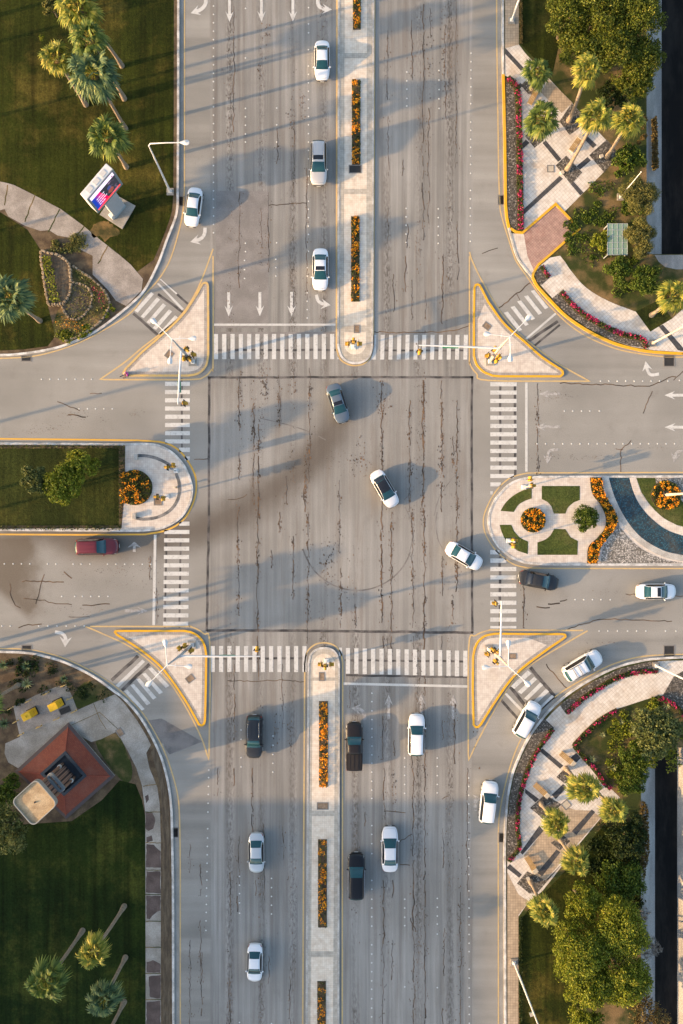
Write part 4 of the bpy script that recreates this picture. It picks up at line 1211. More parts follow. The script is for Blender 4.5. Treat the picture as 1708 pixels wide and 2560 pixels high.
# east median
em = [(2600, 1189), (1708, 1189), (1400, 1190)] + sm([(1350, 1190), (1312, 1194), (1276, 1207), (1243, 1239), (1226, 1270), (1220, 1295), (1223, 1327), (1243, 1365), (1276, 1394), (1312, 1409)], 5) + [(1360, 1413), (1708, 1414), (2600, 1414)]
sheet('median', em, .12, M['pave'], -.01)
kerb('kerb', em, .26, M['kerb_white'], .1)
mb = MB()
TL = sm([(1251, 1277), (1262, 1259), (1278, 1243), (1300, 1229), (1329, 1218)], 4) + [(1329, 1246)] + sm([(1312, 1252), (1296, 1262), (1284, 1280)], 4)
TRm = [(1354, 1215), (1449, 1215), (1449, 1250)] + sm([(1434, 1256), (1420, 1268), (1413, 1284)], 4) + [(1384, 1284)] + sm([(1378, 1266), (1368, 1255), (1354, 1248)], 4)
BL = [(1249, 1312), (1278, 1312)] + sm([(1285, 1328), (1300, 1344), (1320, 1354)], 4) + [(1319, 1385)] + sm([(1294, 1377), (1268, 1356), (1254, 1330), (1249, 1312)], 4)
BR = [(1343, 1387), (1443, 1387), (1444, 1352)] + sm([(1426, 1343), (1413, 1323)], 3) + [(1385, 1322)] + sm([(1376, 1338), (1362, 1349), (1343, 1356)], 4)
for q in (TL, TRm, BL, BR): mb.prism(P(q), None, .135)
mb.prism(P([(1590, 1195)] + sm([(1603, 1231), (1626, 1264), (1665, 1303), (1708, 1317)], 5) + [(2600, 1330), (2600, 1195)]), None, .132)
struct('turf', mb, M['turf'])
mb = MB()
ribbon(mb, arc(1332, 1300, 53, 0, 360, 36), .3, None, .13)
ribbon(mb, arc(1465, 1299, 53, 0, 360, 36), .3, None, .13)
blue = sm([(1521, 1194), (1530, 1225), (1542, 1258), (1558, 1290), (1580, 1325), (1611, 1354), (1655, 1376), (1708, 1388)], 4) + [(1800, 1400), (1800, 1360)] + sm([(1708, 1340), (1665, 1324), (1629, 1297), (1603, 1268), (1585, 1236), (1572, 1194)], 4)
sheet('blue_gravel', blue, .133, M['bluestone'])
peb = [(1500, 1409)] + sm([(1507, 1366), (1534, 1330), (1546, 1306)], 4) + sm([(1548, 1315), (1572, 1345), (1610, 1376), (1660, 1398), (1708, 1407)], 4)
sheet('pebble_bed', peb, .133, M['pebble_light'])
sheet('pebble_bed', [(1637, 1195), (1800, 1195), (1800, 1268), (1708, 1258), (1690, 1232), (1665, 1212), (1640, 1212)], .137, M['pebble_light'])
kerb('path_edging', sm([(1513, 1194), (1527, 1240), (1545, 1280), (1572, 1322), (1605, 1355), (1655, 1383), (1708, 1396), (1800, 1408)], 5), .7, M['kerb'], 0, .14)
kerb('path_edging', sm([(1581, 1194), (1595, 1235), (1618, 1268), (1650, 1299), (1680, 1316), (1708, 1327), (1800, 1345)], 5), .75, M['pave'], 0, .14)
# ------------------------------------------------------------------ corner surfaces
def Tn(t, pts):
    ox = {'A': 0, 'B': 570, 'C': 1138}[t[0]]; oy = 640 * (int(t[1]) - 1)
    return T(ox, oy, pts)


ZA, ZC, ZD = ZB + .004, ZB + .010, ZB + .016
# north-west: lawn up to the kerb, slab path, terraced planter ground
lawn_nw = [(-800, -600), (436, -600), (435, 300)] + sm([(434, 465), (430, 530), (407, 598), (385, 650)], 5) + [(330, 690), (273, 640), (189, 575), (100, 520), (0, 500), (-800, 420)]
sheet('lawn', lawn_nw, ZA, M['lawn'])
sheet('lawn', [(-800, 520), (0, 530), (70, 575), (112, 640), (122, 770), (140, 840), (120, 866), (60, 874), (0, 877), (-800, 877)], ZA, M['lawn'])
path = Tn('A1', [(0, 1250), (55, 1262), (100, 1275), (240, 1345), (335, 1395), (420, 1440), (570, 1550), (690, 1650), (830, 1761)]) + Tn('A2', [(900, 60), (985, 160), (975, 240), (870, 345), (800, 310), (745, 235), (640, 130)]) + Tn('A1', [(640, 1761), (520, 1700), (500, 1640), (400, 1622), (340, 1585), (280, 1590), (175, 1555), (60, 1490), (35, 1440), (0, 1450)])
sheet('path', [(-800, 400), (-5, 454)] + path + [(-5, 526), (-800, 470)], ZC, M['slab'])
mb = MB()
for a, b in (((12, 515), (20, 463)), ((63, 556), (88, 490)), ((122, 582), (150, 524)), ((184, 600), (212, 566)), ((246, 660), (270, 616))):
    ribbon(mb, wob([a, b], 1.2, 10), .14, None, ZC + .003)
struct('path_joint', mb, M['scrub'])
sheet('bare_earth', wob([(226, 577), (238, 560), (256, 552), (272, 556), (300, 577), (296, 590), (280, 592), (262, 606), (250, 590), (236, 594), (226, 577)], 2.5, 5)[:-1], ZC, M['warm_earth'])

# south-west
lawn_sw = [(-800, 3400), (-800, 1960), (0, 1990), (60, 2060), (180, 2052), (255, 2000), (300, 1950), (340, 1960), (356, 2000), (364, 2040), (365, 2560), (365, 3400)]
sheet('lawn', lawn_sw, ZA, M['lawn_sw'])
conc = Tn('A3', [(95, 1335), (250, 1258), (390, 1200), (460, 1185), (500, 1270), (535, 1360), (660, 1305), (795, 1252), (850, 1305), (945, 1432), (1010, 1540), (1040, 1600), (1008, 1655), (1030, 1761)]) + [(383, 1940)] + [(394, 1967), (400, 2011), (403, 2100), (403, 2560), (403, 3400), (365, 3400), (365, 2560), (364, 2029), (356, 1964), (342, 1920)] + Tn('A3', [(880, 1640), (805, 1508), (700, 1560), (630, 1580), (560, 1540), (480, 1480), (430, 1540), (300, 1660), (130, 1761), (60, 1720), (35, 1660), (40, 1590), (140, 1545)])
sheet('path', conc, ZC, M['concrete'])
sheet('path', Tn('A3', [(110, 1345), (390, 1218), (460, 1400), (150, 1510)]), ZC + .004, M['slab'])
mb = MB()
for y in (1965, 2029, 2106, 2174, 2235, 2302, 2367, 2432, 2497, 2560): ribbon(mb, wob([(359 if y < 2000 else 365, y), (394 if y < 1990 else 403, y - 6 if y < 2000 else y)], .8, 8), .1, None, ZC + .012)
ribbon(mb, [(235, 1758), (250, 1797), (266, 1822)], .07, None, ZC + .004)
ribbon(mb, [(180, 1812), (250, 1780), (300, 1826)], .07, None, ZC + .004)
struct('path_joint', mb, M['scrub'])
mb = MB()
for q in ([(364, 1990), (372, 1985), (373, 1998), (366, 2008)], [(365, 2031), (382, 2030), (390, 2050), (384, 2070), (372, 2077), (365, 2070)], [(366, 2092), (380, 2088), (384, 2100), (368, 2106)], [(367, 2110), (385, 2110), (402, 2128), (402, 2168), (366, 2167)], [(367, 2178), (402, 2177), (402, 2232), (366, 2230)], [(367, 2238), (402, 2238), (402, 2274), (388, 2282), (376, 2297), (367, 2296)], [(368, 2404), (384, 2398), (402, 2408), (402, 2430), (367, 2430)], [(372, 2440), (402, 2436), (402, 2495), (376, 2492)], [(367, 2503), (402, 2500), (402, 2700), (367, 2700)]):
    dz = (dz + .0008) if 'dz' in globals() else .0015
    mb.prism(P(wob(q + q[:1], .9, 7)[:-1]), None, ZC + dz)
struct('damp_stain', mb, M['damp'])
sheet('soil_strip', sm([(378, 1880), (386, 1905), (400, 1960), (405, 2020), (407, 2100)], 4) + [(407, 3400), (428, 3400), (427, 2560), (425, 2094), (423, 2025), (417, 1975), (407, 1930), (396, 1890), (388, 1868)], ZC, M['strip_soil'])
mb = MB()
for q in (sm([(225, 1700), (285, 1740), (235, 1765), (200, 1772), (180, 1745)], 4, True), sm([(240, 1855), (292, 1834), (318, 1880), (332, 1925), (322, 1955), (290, 1935)], 4, True)):
    mb.prism(P(q), None, ZA)
struct('verge', mb, M['scrub'])

# north-east
sheet('sidewalk', [(1263, -600), (1297, -600), (1297, 113), (1262, 122)], ZC, M['walk'])
plz = [(1263, 122), (1297, 113), (1316, 138), (1378, 204), (1429, 258), (1454, 287), (1509, 345), (1547, 386), (1541, 398), (1465, 476), (1412, 529), (1391, 509), (1306, 581), (1304, 500), (1303, 280), (1299, 225), (1275, 196), (1262, 190)]
sheet('plaza_paving', plz, ZC, M['plaza'])
mb = MB()
for q in ([(1371, 200), (1380, 208), (1431, 258), (1404, 284), (1352, 232)],): mb.prism(P(q), None, ZD - .002)
struct('plaza_paving', mb, M['walk'])
mb = MB()
for q in ([(345, 335), (470, 470), (452, 492), (343, 375)], [(420, 597), (447, 573), (467, 592), (440, 616)], [(600, 987), (622, 968), (730, 1098), (706, 1116)], [(458, 1452), (716, 1213), (741, 1232), (458, 1490)], [(790, 1267), (815, 1253), (882, 1327), (858, 1346)], [(833, 1146), (908, 1083), (932, 1106), (857, 1170)], [(888, 962), (912, 943), (972, 1000), (946, 1022)], [(450, 1000), (485, 963), (512, 985), (455, 1034)]):
    mb.prism(P(Tn('C1', q)), None, ZD)
q = T(1138, 640, [(1398, 486), (1427, 474), (1568, 635), (1568, 656), (1530, 650)]); mb.prism(P(q), None, ZD)
struct('paving_band', mb, M['band'])
mb = MB()
for q in ([(690, 1140), (762, 1073), (872, 1190), (795, 1272)], [(715, 838), (800, 713), (868, 790), (850, 885), (785, 932)], [(920, 1070), (1040, 963), (1122, 1062), (1025, 1190)], [(480, 940), (545, 1020), (600, 975), (640, 900), (560, 850)], [(450, 590), (480, 560), (600, 600), (560, 660), (500, 650)]):
    mb.prism(P(Tn('C1', q)), None, ZD + .002)
struct('pebble_bed', mb, M['pebble_dark'])
sheet('pebble_bed', [(1265, 200)] + [(1289, 215), (1290, 300), (1291, 440), (1293, 576)] + sm([(1284, 574), (1274, 555), (1269, 520), (1266, 350)], 4), ZC, M['pebble_dark'])
sheet('brick_ramp', [(1309, 584), (1389, 515), (1445, 573), (1370, 638), (1344, 660), (1334, 676), (1318, 640)], ZC + .006, M['brick'])
sheet('sidewalk', [(1274, 584), (1309, 586), (1334, 677), (1330, 690), (1312, 668), (1293, 635), (1280, 600)], ZC, M['pave'])
walk = [(1374, 645), (1400, 640)] + sm([(1412, 655), (1429, 680), (1465, 720), (1520, 753), (1589, 780)], 4) + [(1626, 829), (1680, 797), (1712, 768), (1712, 760), (2600, 760), (2600, 882), (1708, 881), (1632, 876), (1580, 867), (1528, 850), (1470, 820), (1420, 785), (1377, 742), (1350, 712), (1338, 690), (1346, 668)]
sheet('plaza_paving', walk, ZC, M['plaza'])
bedA = Tn('C2', [(545, 125), (590, 65), (650, 150), (590, 203), (560, 175)])
bedB = Tn('C2', [(662, 296), (730, 238), (850, 365), (1000, 455), (1150, 525), (1285, 555), (1330, 640), (1200, 618), (1060, 572), (900, 492), (760, 392)])
mb = MB(); mb.prism(P(bedA), None, ZD + .012); mb.prism(P(bedB), None, ZD + .012); struct('pebble_bed', mb, M['pebble_dark'])
sheet('turf', Tn('C2', [(1240, 385), (1390, 308), (1490, 430), (1340, 522)]), ZD + .01, M['lawn_med'])
sheet('lawn', [(1300, -600), (1400, -600), (1400, 100), (1380, 190), (1320, 132), (1303, 112)], ZC, M['lawn'])

# south-east
plz2 = sm([(1708, 1651), (1658, 1652), (1612, 1658), (1548, 1674), (1488, 1703), (1434, 1736), (1392, 1770), (1359, 1806), (1328, 1852), (1305, 1895), (1288, 1938), (1276, 1995), (1271, 2042), (1268, 2102), (1268, 2200)], 4) + [(1268, 3400), (1296, 3400), (1296, 2290), (1320, 2255)] + Tn('C4', [(600, 842), (850, 522), (1000, 342), (1130, 200), (1060, 130), (1000, 90), (930, 0)]) + Tn('C3', [(900, 1715), (800, 1600), (880, 1520), (990, 1420), (1120, 1350), (1380, 1265), (1430, 1260), (1568, 1380)]) + [(2600, 1790), (2600, 1651)]
sheet('plaza_paving', plz2, ZC, M['plaza'])
sheet('sidewalk', [(1268, 2180), (1296, 2235), (1322, 2252), (1296, 2286), (1296, 3400), (1268, 3400)], ZC + .003, M['walk'])
mb = MB()
for q in ([(480, 140), (577, 212), (550, 234), (480, 170)], [(577, 394), (607, 430), (462, 594), (447, 578)], [(800, 432), (937, 283), (962, 300), (832, 458)], [(563, 717), (695, 558), (722, 576), (597, 742)], [(663, 182), (740, 108), (768, 130), (690, 212)], [(352, 684), (375, 658), (458, 730), (440, 752)]):
    mb.prism(P(Tn('C4', q)), None, ZD)
for q in ([(578, 1642), (600, 1624), (742, 1742), (720, 1764)], [(788, 1692), (830, 1654), (862, 1690), (830, 1722)]): mb.prism(P(Tn('C3', q)), None, ZD)
struct('paving_band', mb, M['band'])
mb = MB()
for q in ([(612, 350), (735, 252), (820, 285), (935, 290), (1000, 335), (862, 495), (745, 625), (622, 765), (545, 745), (470, 600), (605, 430)],):
    mb.prism(P(Tn('C4', q)), None, ZD - .003)
struct('plaza_paving', mb, M['walk'])
mb = MB()
for q in ([(513, 272), (617, 178), (733, 250), (600, 345)], [(655, 512), (740, 458), (792, 500), (720, 562)], [(423, 790), (495, 708), (620, 768), (700, 690), (740, 650), (560, 860), (510, 860)], [(695, 60), (750, 0), (800, 20), (790, 110), (745, 100)]):
    mb.prism(P(Tn('C4', q)), None, ZD + .002)
mb.prism(P(Tn('C3', [(1420, 1270), (1500, 1130), (1568, 1090), (1650, 1130), (1650, 1420), (1568, 1380)])), None, ZD + .002)
struct('pebble_bed', mb, M['pebble_dark'])
bedC = Tn('C3', [(718, 1328), (765, 1392), (900, 1275), (1100, 1155), (1250, 1108), (1396, 1085), (1390, 1022), (1300, 1033), (1120, 1080), (955, 1160), (815, 1248)])
bedD = Tn('C3', [(606, 1412), (680, 1482), (590, 1610), (520, 1761)]) + Tn('C4', [(450, 200), (430, 400), (447, 560), (355, 642), (356, 500), (362, 330), (374, 205), (400, 65)]) + Tn('C3', [(425, 1761), (458, 1680), (515, 1562)])
mb = MB(); mb.prism(P(bedC), None, ZD + .01); mb.prism(P(bedD), None, ZD + .01); struct('pebble_bed', mb, M['pebble_dark'])
sheet('lawn', [(1300, 3400), (1300, 2300), (1330, 2262), (1400, 2190), (1460, 2120), (1510, 2060), (1600, 2130), (1600, 2300), (1420, 2560), (1420, 3400)], ZC - .003, M['lawn'])

# ------------------------------------------------------------------ flower beds and borders
def bed(name, label, cat, poly, n_leaf, n_fl, fl, leafm='bed_leaf', h=.28, group=None, z=.13, soil=True, fs=.075, ls=.10, clump=None):
    PP = P(poly); cx = sum(p[0] for p in PP) / len(PP); cy = sum(p[1] for p in PP) / len(PP)
    t = thing(name, label, cat, (cx, cy, z), 0, group)
    L = [(x - cx, y - cy) for x, y in PP]
    if soil:
        mb = MB(); mb.prism(L, 0, .035); mb.build('soil', M['soil'], t)
    pts = np.array([(x, y, random.uniform(.05, h)) for x, y in sample_poly(L, n_leaf)])
    o = leaf_cloud('greenery', pts, ls, M[leafm], t, .6); o['kind'] = 'stuff'
    cl = sample_poly(L, max(3, n_fl // (clump or 9)))
    fp = []
    for x, y in cl:
        zz = h * random.uniform(.75, 1.15)
        for _ in range(clump or 9):
            a, b = x + random.gauss(0, .13), y + random.gauss(0, .13)
            if in_poly(a, b, L): fp.append((a, b, zz + random.uniform(-.06, .04)))
    if fp:
        o = leaf_cloud('blossoms', np.array(fp), fs, M[fl], t, 1.2, aspect=.9); o['kind'] = 'stuff'
    return t


GB = 'orange flower beds along the central reservations'
NB = [((882.5, 902, -60, 76), 'orange marigold bed cut by the top edge of the picture'), ((880, 901, 201, 413), 'long orange marigold bed ending at the iron grate of the upper reservation'), ((878, 899, 542, 755), 'orange marigold bed nearest the rounded nose of the upper reservation')]
for (x0, x1, y0, y1), lab in NB:
    bed('flower_bed', lab, 'flower bed', [(x0, y0), (x1, y0), (x1, y1), (x0, y1)], int((y1 - y0) * 3.8), int((y1 - y0) * 2.1), 'marigold', group=GB)
SBd = [((798, 820, 1752, 1966), 'densest orange marigold bed, nearest the rounded nose of the lower reservation'), ((795.5, 817.5, 2097, 2317), 'sparse orange marigold bed in the middle of the lower reservation'), ((793.5, 815, 2451, 2640), 'orange marigold bed cut by the bottom edge of the picture')]
for i, ((x0, x1, y0, y1), lab) in enumerate(SBd):
    bed('flower_bed', lab, 'flower bed', [(x0, y0), (x1, y0), (x1, y1), (x0, y1)], int((y1 - y0) * (2.2 if i == 0 else 1.7)), int((y1 - y0) * (3.2 if i == 0 else 1.7)), 'marigold', group=GB)
# west median round bed with flat side, hollow in the middle
bed('flower_bed', 'round orange flower bed on the paved tip beside the left lawn', 'flower bed', arc(338, 1219, 44, -115, 115, 22) + [(300, 1258), (300, 1182)], 2100, 420, 'marigold', h=.4)
bed('flower_bed', 'small round marigold bed inside the left path ring of the garden island', 'flower bed', arc(1332, 1300, 31, 0, 350, 26), 1100, 420, 'marigold', h=.4)
bed('flower_bed', 'round marigold bed at the foot of the beige lamp post', 'flower bed', arc(1663, 1238, 37, 0, 350, 26), 1400, 520, 'marigold', h=.4)
wavy = sm([(1474, 1194), (1476, 1215), (1482, 1238), (1500, 1262), (1513, 1292), (1511, 1320), (1492, 1345), (1470, 1368), (1467, 1408)], 4) + sm([(1491, 1408), (1502, 1366), (1530, 1330), (1543, 1298), (1526, 1262), (1508, 1228), (1504, 1194)], 4)
bed('flower_bed', 'long wavy orange flower band between garden path and blue gravel', 'flower bed', wavy, 2300, 1200, 'marigold', h=.35)
GP = 'pink flower borders of the corner plazas'


def strip_poly(pts, w):
    L = [W2(p) for p in pts]
    A, B = offset_line(L, -w / 2, w / 2)
    return [((q.x * S) + CX, CY - q.y * S) for q in A] + [((q.x * S) + CX, CY - q.y * S) for q in reversed(B)]


for pts, w, n, lab in ((sm([(1268, 198), (1285, 214), (1293, 235), (1296, 300), (1298, 420), (1300, 520), (1300, 578)], 5), .72, 1300, 'straight pink flower border beside the tall yellow kerb'),
                       (sm(Tn('C2', [(590, 75), (615, 110), (642, 150)]), 3), .5, 130, 'tiny pink flower border next to the red brick ramp'),
                       (sm(Tn('C2', [(725, 250), (845, 378), (990, 470), (1140, 540), (1275, 572), (1312, 635)]), 5), .62, 950, 'curved pink flower border along the upper right sidewalk'),
                       (sm(Tn('C3', [(762, 1378), (900, 1262), (1100, 1143), (1250, 1098), (1388, 1092)]), 5), .55, 800, 'curved pink flower border beside the big white suv'),
                       (sm(Tn('C3', [(668, 1490), (575, 1620), (500, 1761)]) + Tn('C4', [(440, 205), (425, 400), (437, 540), (365, 635)]), 5), .5, 1000, 'long pink flower border curving down the lower right plaza'),
                       (sm(Tn('C3', [(1110, 1358), (990, 1428), (890, 1520), (815, 1598)]), 4), .5, 380, 'pink border on the upper rim of the lower right garden'),
                       (sm(Tn('C3', [(815, 1605), (905, 1712), (960, 1761)]) + Tn('C4', [(1010, 90), (1065, 135)]), 4), .5, 330, 'red pink border on the slanting rim of the lower right garden'),
                       (sm(Tn('C3', [(1385, 1272), (1480, 1310), (1568, 1390), (1620, 1430)]), 4), .6, 330, 'pink border at the right end of the lower right garden')):
    poly = strip_poly(pts, w)
    LN = sum(math.hypot(a[0] - b[0], a[1] - b[1]) for a, b in zip(pts, pts[1:]))
    bed('flower_border', lab, 'flower border', poly, int(LN * 5.0), int(n * .42), 'pink', h=.4, group=GP, fs=.085, clump=8)

# ------------------------------------------------------------------ palms
def crown_mesh(kind, n_leaf=46, R0=1.55, seed=0):
    """fan leaves: petiole and a drooping fan of blades, radius about R0+... = 2.4 m"""
    r = random.Random(seed); mb = MB(); pt = MB(); dd = MB()
    for i in range(n_leaf):
        az = i * 2.39996 + r.uniform(-.25, .25)
        el = R(68) - R(105) * (i / n_leaf) + r.uniform(-.12, .12)
        d = Vector((math.cos(az) * math.cos(el), math.sin(az) * math.cos(el), math.sin(el)))
        side = Vector((-math.sin(az), math.cos(az), 0))
        upv = side.cross(d) * -1
        if upv.z < 0: upv = -upv
        lp = r.uniform(.7, 1.35)
        tip = d * lp
        pt.tube([Vector((0, 0, 0)), tip * .6 + Vector((0, 0, .05)), tip], [.035, .025, .018], 4)
        nb = 15; fr = r.uniform(.95, 1.35); fold = r.uniform(.15, .5)
        tw = r.uniform(-.5, .5)
        sd = (side * math.cos(tw) + upv * math.sin(tw))
        for k in range(nb):
            a = (k - (nb - 1) / 2) / nb * R(235) + r.uniform(-.05, .05)
            bd = (d * math.cos(a) + sd * math.sin(a) - upv * fold * abs(math.sin(a)) * .6).normalized()
            L = fr * (1 - .28 * abs(a) / R(117)) * r.uniform(.85, 1.1)
            wv = bd.cross(upv).normalized()
            pts = []
            for q in (0, .4, .72, 1.0):
                droop = Vector((0, 0, -1)) * (q ** 2.2) * L * r.uniform(.3, .62)
                pts.append(tip + bd * L * q * (1 - .12 * q) + droop)
            ws = (.03, .085, .06, .006)
            i0 = len(mb.v)
            for p, w in zip(pts, ws):
                mb.v.append(tuple(p + wv * w)); mb.v.append(tuple(p - wv * w))
            for q in range(3):
                mb.f.append((i0 + 2 * q, i0 + 2 * q + 1, i0 + 2 * q + 3, i0 + 2 * q + 2)); mb.mi.append(0)
    # skirt of dry leaves
    for i in range(16):
        az = r.uniform(0, 2 * math.pi); d = Vector((math.cos(az), math.sin(az), 0)); side = Vector((-d.y, d.x, 0))
        for k in range(7):
            a = (k - 3) * .22
            bd = (d * math.cos(a) + side * math.sin(a))
            p0 = bd * .15 + Vector((0, 0, -.2)); p1 = bd * r.uniform(.6, .95) + Vector((0, 0, -.55)); p2 = p1 * 1.1 + Vector((0, 0, -r.uniform(.5, .9)))
            w = Vector((-bd.y, bd.x, 0)) * .05
            dd.quad(p0 + w, p0 - w, p1 - w, p1 + w); dd.quad(p1 + w, p1 - w, p2 - w * .2, p2 + w * .2)
    return mb, pt, dd


CROWNS = {}
for key, mk, seed, nl in (('green', 'palm_green', 1, 32), ('blue', 'palm_blue', 2, 34), ('gold', 'palm_gold', 3, 26), ('green2', 'palm_green', 5, 26), ('gold2', 'palm_gold', 8, 30)):
    a, b, c = crown_mesh(key, nl, seed=seed)
    CROWNS[key] = (a, b, c, mk)
CM = {}


def palm(label, base, crown, r, kind, h=None, group='fan palms of the corner gardens', lean=True):
    r = r * 1.1
    """base and crown: plan positions as seen; the crown height follows from their ratio"""
    bx, by = base[0] - CX, base[1] - CY; cx, cy = crown[0] - CX, crown[1] - CY
    if h is None:
        k = (cx * bx + cy * by) / (bx * bx + by * by)
        h = min(14.0, max(2.5, HC * (1 - 1 / k)))
    b = W(base[0], base[1], .1); c = W(crown[0], crown[1], h)
    t = thing('fan_palm', label, 'palm tree', (b.x, b.y, .1), 0, group)
    top = Vector((c.x - b.x, c.y - b.y, h - .1))
    mb = MB(); pts = []; rad = []
    for i in range(15):
        u = i / 14
        pts.append(Vector((top.x * (u ** 1.4), top.y * (u ** 1.4), top.z * u)))
        rad.append((.34 - .16 * min(1, u * 5) if u < .2 else .2 - .03 * u) * (1 + .06 * (i % 2)))
    mb.tube(pts, rad, 10); mb.build('trunk', M['palm_trunk'], t, True)
    sc = r / S * (1 - h / HC) / 2.25
    if kind not in CM:
        a, p_, d, mk = CROWNS[kind]
        CM[kind] = (a.build('fronds', M[mk]), p_.build('stalks', M['palm_gold']), d.build('dry_skirt', M['palm_dead']))
        first = True
    else: first = False
    rz = random.uniform(0, 6.28)
    for o in CM[kind]:
        q = o if first else o.copy()
        if not first: COL.objects.link(q)
        q.parent = t; q.location = top; q.rotation_euler = (random.uniform(-.12, .12), random.uniform(-.12, .12), rz); q.scale = (sc, sc, sc)
    return t


GW = 'tall fan palms on the upper left lawn'
palm('fan palm nearest the advertising screen on the upper left lawn', (316, 418), (269, 342), 57, 'green', group=GW)
palm('large fan palm with a long bare trunk, second above the advertising screen', (314, 322), (234, 185), 66, 'blue', group=GW)
palm('fan palm whose grey trunk foot shows right of the biggest crown on the left lawn', (311, 247), (222, 95), 55, 'green2', group=GW)
palm('topmost fan palm of the row on the left lawn', (305, 165), (196, 25), 62, 'gold2', group=GW)
palm('fan palm standing left of the row on the upper lawn', (215, 262), (142, 146), 46, 'gold', group=GW)
palm('blue green fan palm at the left edge above the stone planter', (100, 802), (27, 745), 60, 'blue')
palm('low fan palm at the upper end of the plaza with the benches', (1330, 222), (1344, 182), 42, 'green2', h=5)
palm('broad low fan palm beside the straight pink flower border', (1340, 340), (1352, 298), 49, 'green2', h=4.5)
palm('fan palm with long curved trunk in front of the dark trees', (1422, 302), (1467, 175), 44, 'gold2')
palm('fan palm rising from the middle pebble square of the upper plaza', (1418, 424), (1491, 291), 46, 'gold')
palm('fan palm rising from the outer pebble square of the upper plaza', (1518, 392), (1573, 298), 44, 'gold2')
palm('fan palm with dry skirt at the right edge beside two round bushes', (1629, 788), (1682, 742), 46, 'gold')
palm('largest fan palm of the lower right plaza beside the pink border', (1415, 1921), (1461, 1971), 47, 'gold2')
palm('fan palm between the largest plaza palm and the canal', (1484, 1970), (1534, 2025), 40, 'gold')
palm('fan palm beside the black paving strip with a dry brown side', (1352, 2008), (1391, 2060), 40, 'gold2')
palm('fan palm at the outer edge of the lower plaza, below two others', (1397, 2095), (1440, 2153), 41, 'gold')
palm('fan palm at the narrow foot of the lower right plaza', (1326, 2203), (1361, 2278), 42, 'gold2')
GS = 'fan palms on the lower left lawn'
palm('golden lit fan palm on the lower left lawn', (311, 2265), (233, 2380), 46, 'gold', group=GS)
palm('fan palm with the widest crown on the lower left lawn', (207, 2326), (117, 2454), 58, 'green', group=GS)
palm('shaded blue green fan palm at the bottom of the left lawn', (314, 2393), (260, 2498), 47, 'blue', group=GS)
palm('fan palm of which only the trunk foot shows at the bottom left', (311, 2504), (238, 2640), 46, 'blue', group=GS)
palm('fan palm leaning out of the picture at the left beside the yellow cabinets', (47, 1712), (-36, 1760), 44, 'green')

# ------------------------------------------------------------------ broad-leaved trees and bushes
def tree(name, label, px, py, rpx, h, leafm, n=5000, lobes=14, leaf=.17, cat='tree', group=None, zlow=.35, trunk=True, sy=1.0, aspect=.55, up=.35, bark='bark'):
    n = int(n * 1.5); leaf = leaf * .82
    hm = h * .62
    c = W(px, py, hm)
    r = rpx / S * (1 - hm / HC)
    t = thing(name, label, cat, (c.x, c.y, .1), random.uniform(0, 6.28) if sy == 1 else 0, group)
    L = []
    for i in range(lobes):
        a = i * 2.39996 + random.uniform(-.4, .4); q = math.sqrt((i + .4) / lobes) * .76
        lr = r * random.uniform(.26, .40)
        z = zlow * h + (h * .9 - lr * .6 - zlow * h) * (1 - .75 * q * q) * random.uniform(.75, 1.05)
        L.append((Vector((math.cos(a) * q * r, math.sin(a) * q * r * sy, max(z, lr * .5))), lr))
    if trunk:
        mb = MB(); top = Vector((0, 0, h * .5))
        mb.tube([(0, 0, 0), (0.05, 0, h * .2), (0, .05, h * .5)], [max(.1, r * .075), max(.08, r * .06), max(.05, r * .035)], 9)
        mb.build('trunk', M[bark], t, True)
        mb = MB()
        for p, lr in L[::2]:
            mb.tube([(0, 0, h * .22), p * .5 + Vector((0, 0, h * .14)), p], [max(.04, r * .035), r * .02, .02], 5)
        mb.build('branches', M[bark], t, True)
    Cs = []; Ns = []
    tot = sum(lr * lr for _, lr in L)
    for p, lr in L:
        k = int(n * lr * lr / tot)
        v = rng.normal(size=(k, 3)); v /= np.linalg.norm(v, axis=1)[:, None]
        rad = lr * (1 - .45 * rng.random((k, 1)) ** 2.2)
        # small twiggy clumps on each lobe
        cl = rng.normal(size=(max(5, k // 28), 3)); cl /= np.linalg.norm(cl, axis=1)[:, None]
        near = cl[rng.integers(0, len(cl), k)]
        v2 = near * .78 + v * .42
        v2 /= np.linalg.norm(v2, axis=1)[:, None]
        rr = rad * (1 + .22 * rng.normal(size=(k, 1)) * .5)
        Cs.append(v2 * rr * np.array([1, 1, .8]) + np.array(p)); Ns.append(v2)
    C = np.concatenate(Cs); N = np.concatenate(Ns)
    keep = C[:, 2] > .02
    leaf_cloud('crown', C[keep], leaf, M[leafm], t, up * 2, N[keep], aspect)
    return t


GT = 'dense olive green trees in the upper right park'
for lab, x, y, r, h, n in (('olive tree at the upper left corner of the dark tree group', 1420, 40, 68, 7, 6000), ('olive tree at the top middle of the dark tree group', 1500, 25, 72, 8, 6500), ('olive tree at the top right of the group, beside the canal', 1590, 45, 70, 8, 6500), ('olive tree directly behind the palm with the curved trunk', 1455, 130, 62, 6.5, 5500), ('olive tree in the centre of the upper right tree group', 1535, 120, 70, 7.5, 6500), ('olive tree at the lower right of the group against the canal bank', 1605, 150, 58, 6.5, 5000), ('lowest olive tree of the upper right group, above the plaza palms', 1585, 205, 52, 5, 4500), ('olive tree cut by the top edge above the group', 1560, -45, 75, 8, 5000)):
    tree('broadleaf_tree', lab, x, y, r, h, 'leaf_deep', int(n * 1.25), 18, .14, group=GT)
tree('broadleaf_tree', 'small scruffy tree at the top of the left lawn', 128, 15, 26, 3.5, 'leaf_feather', 1400, 8, .13)
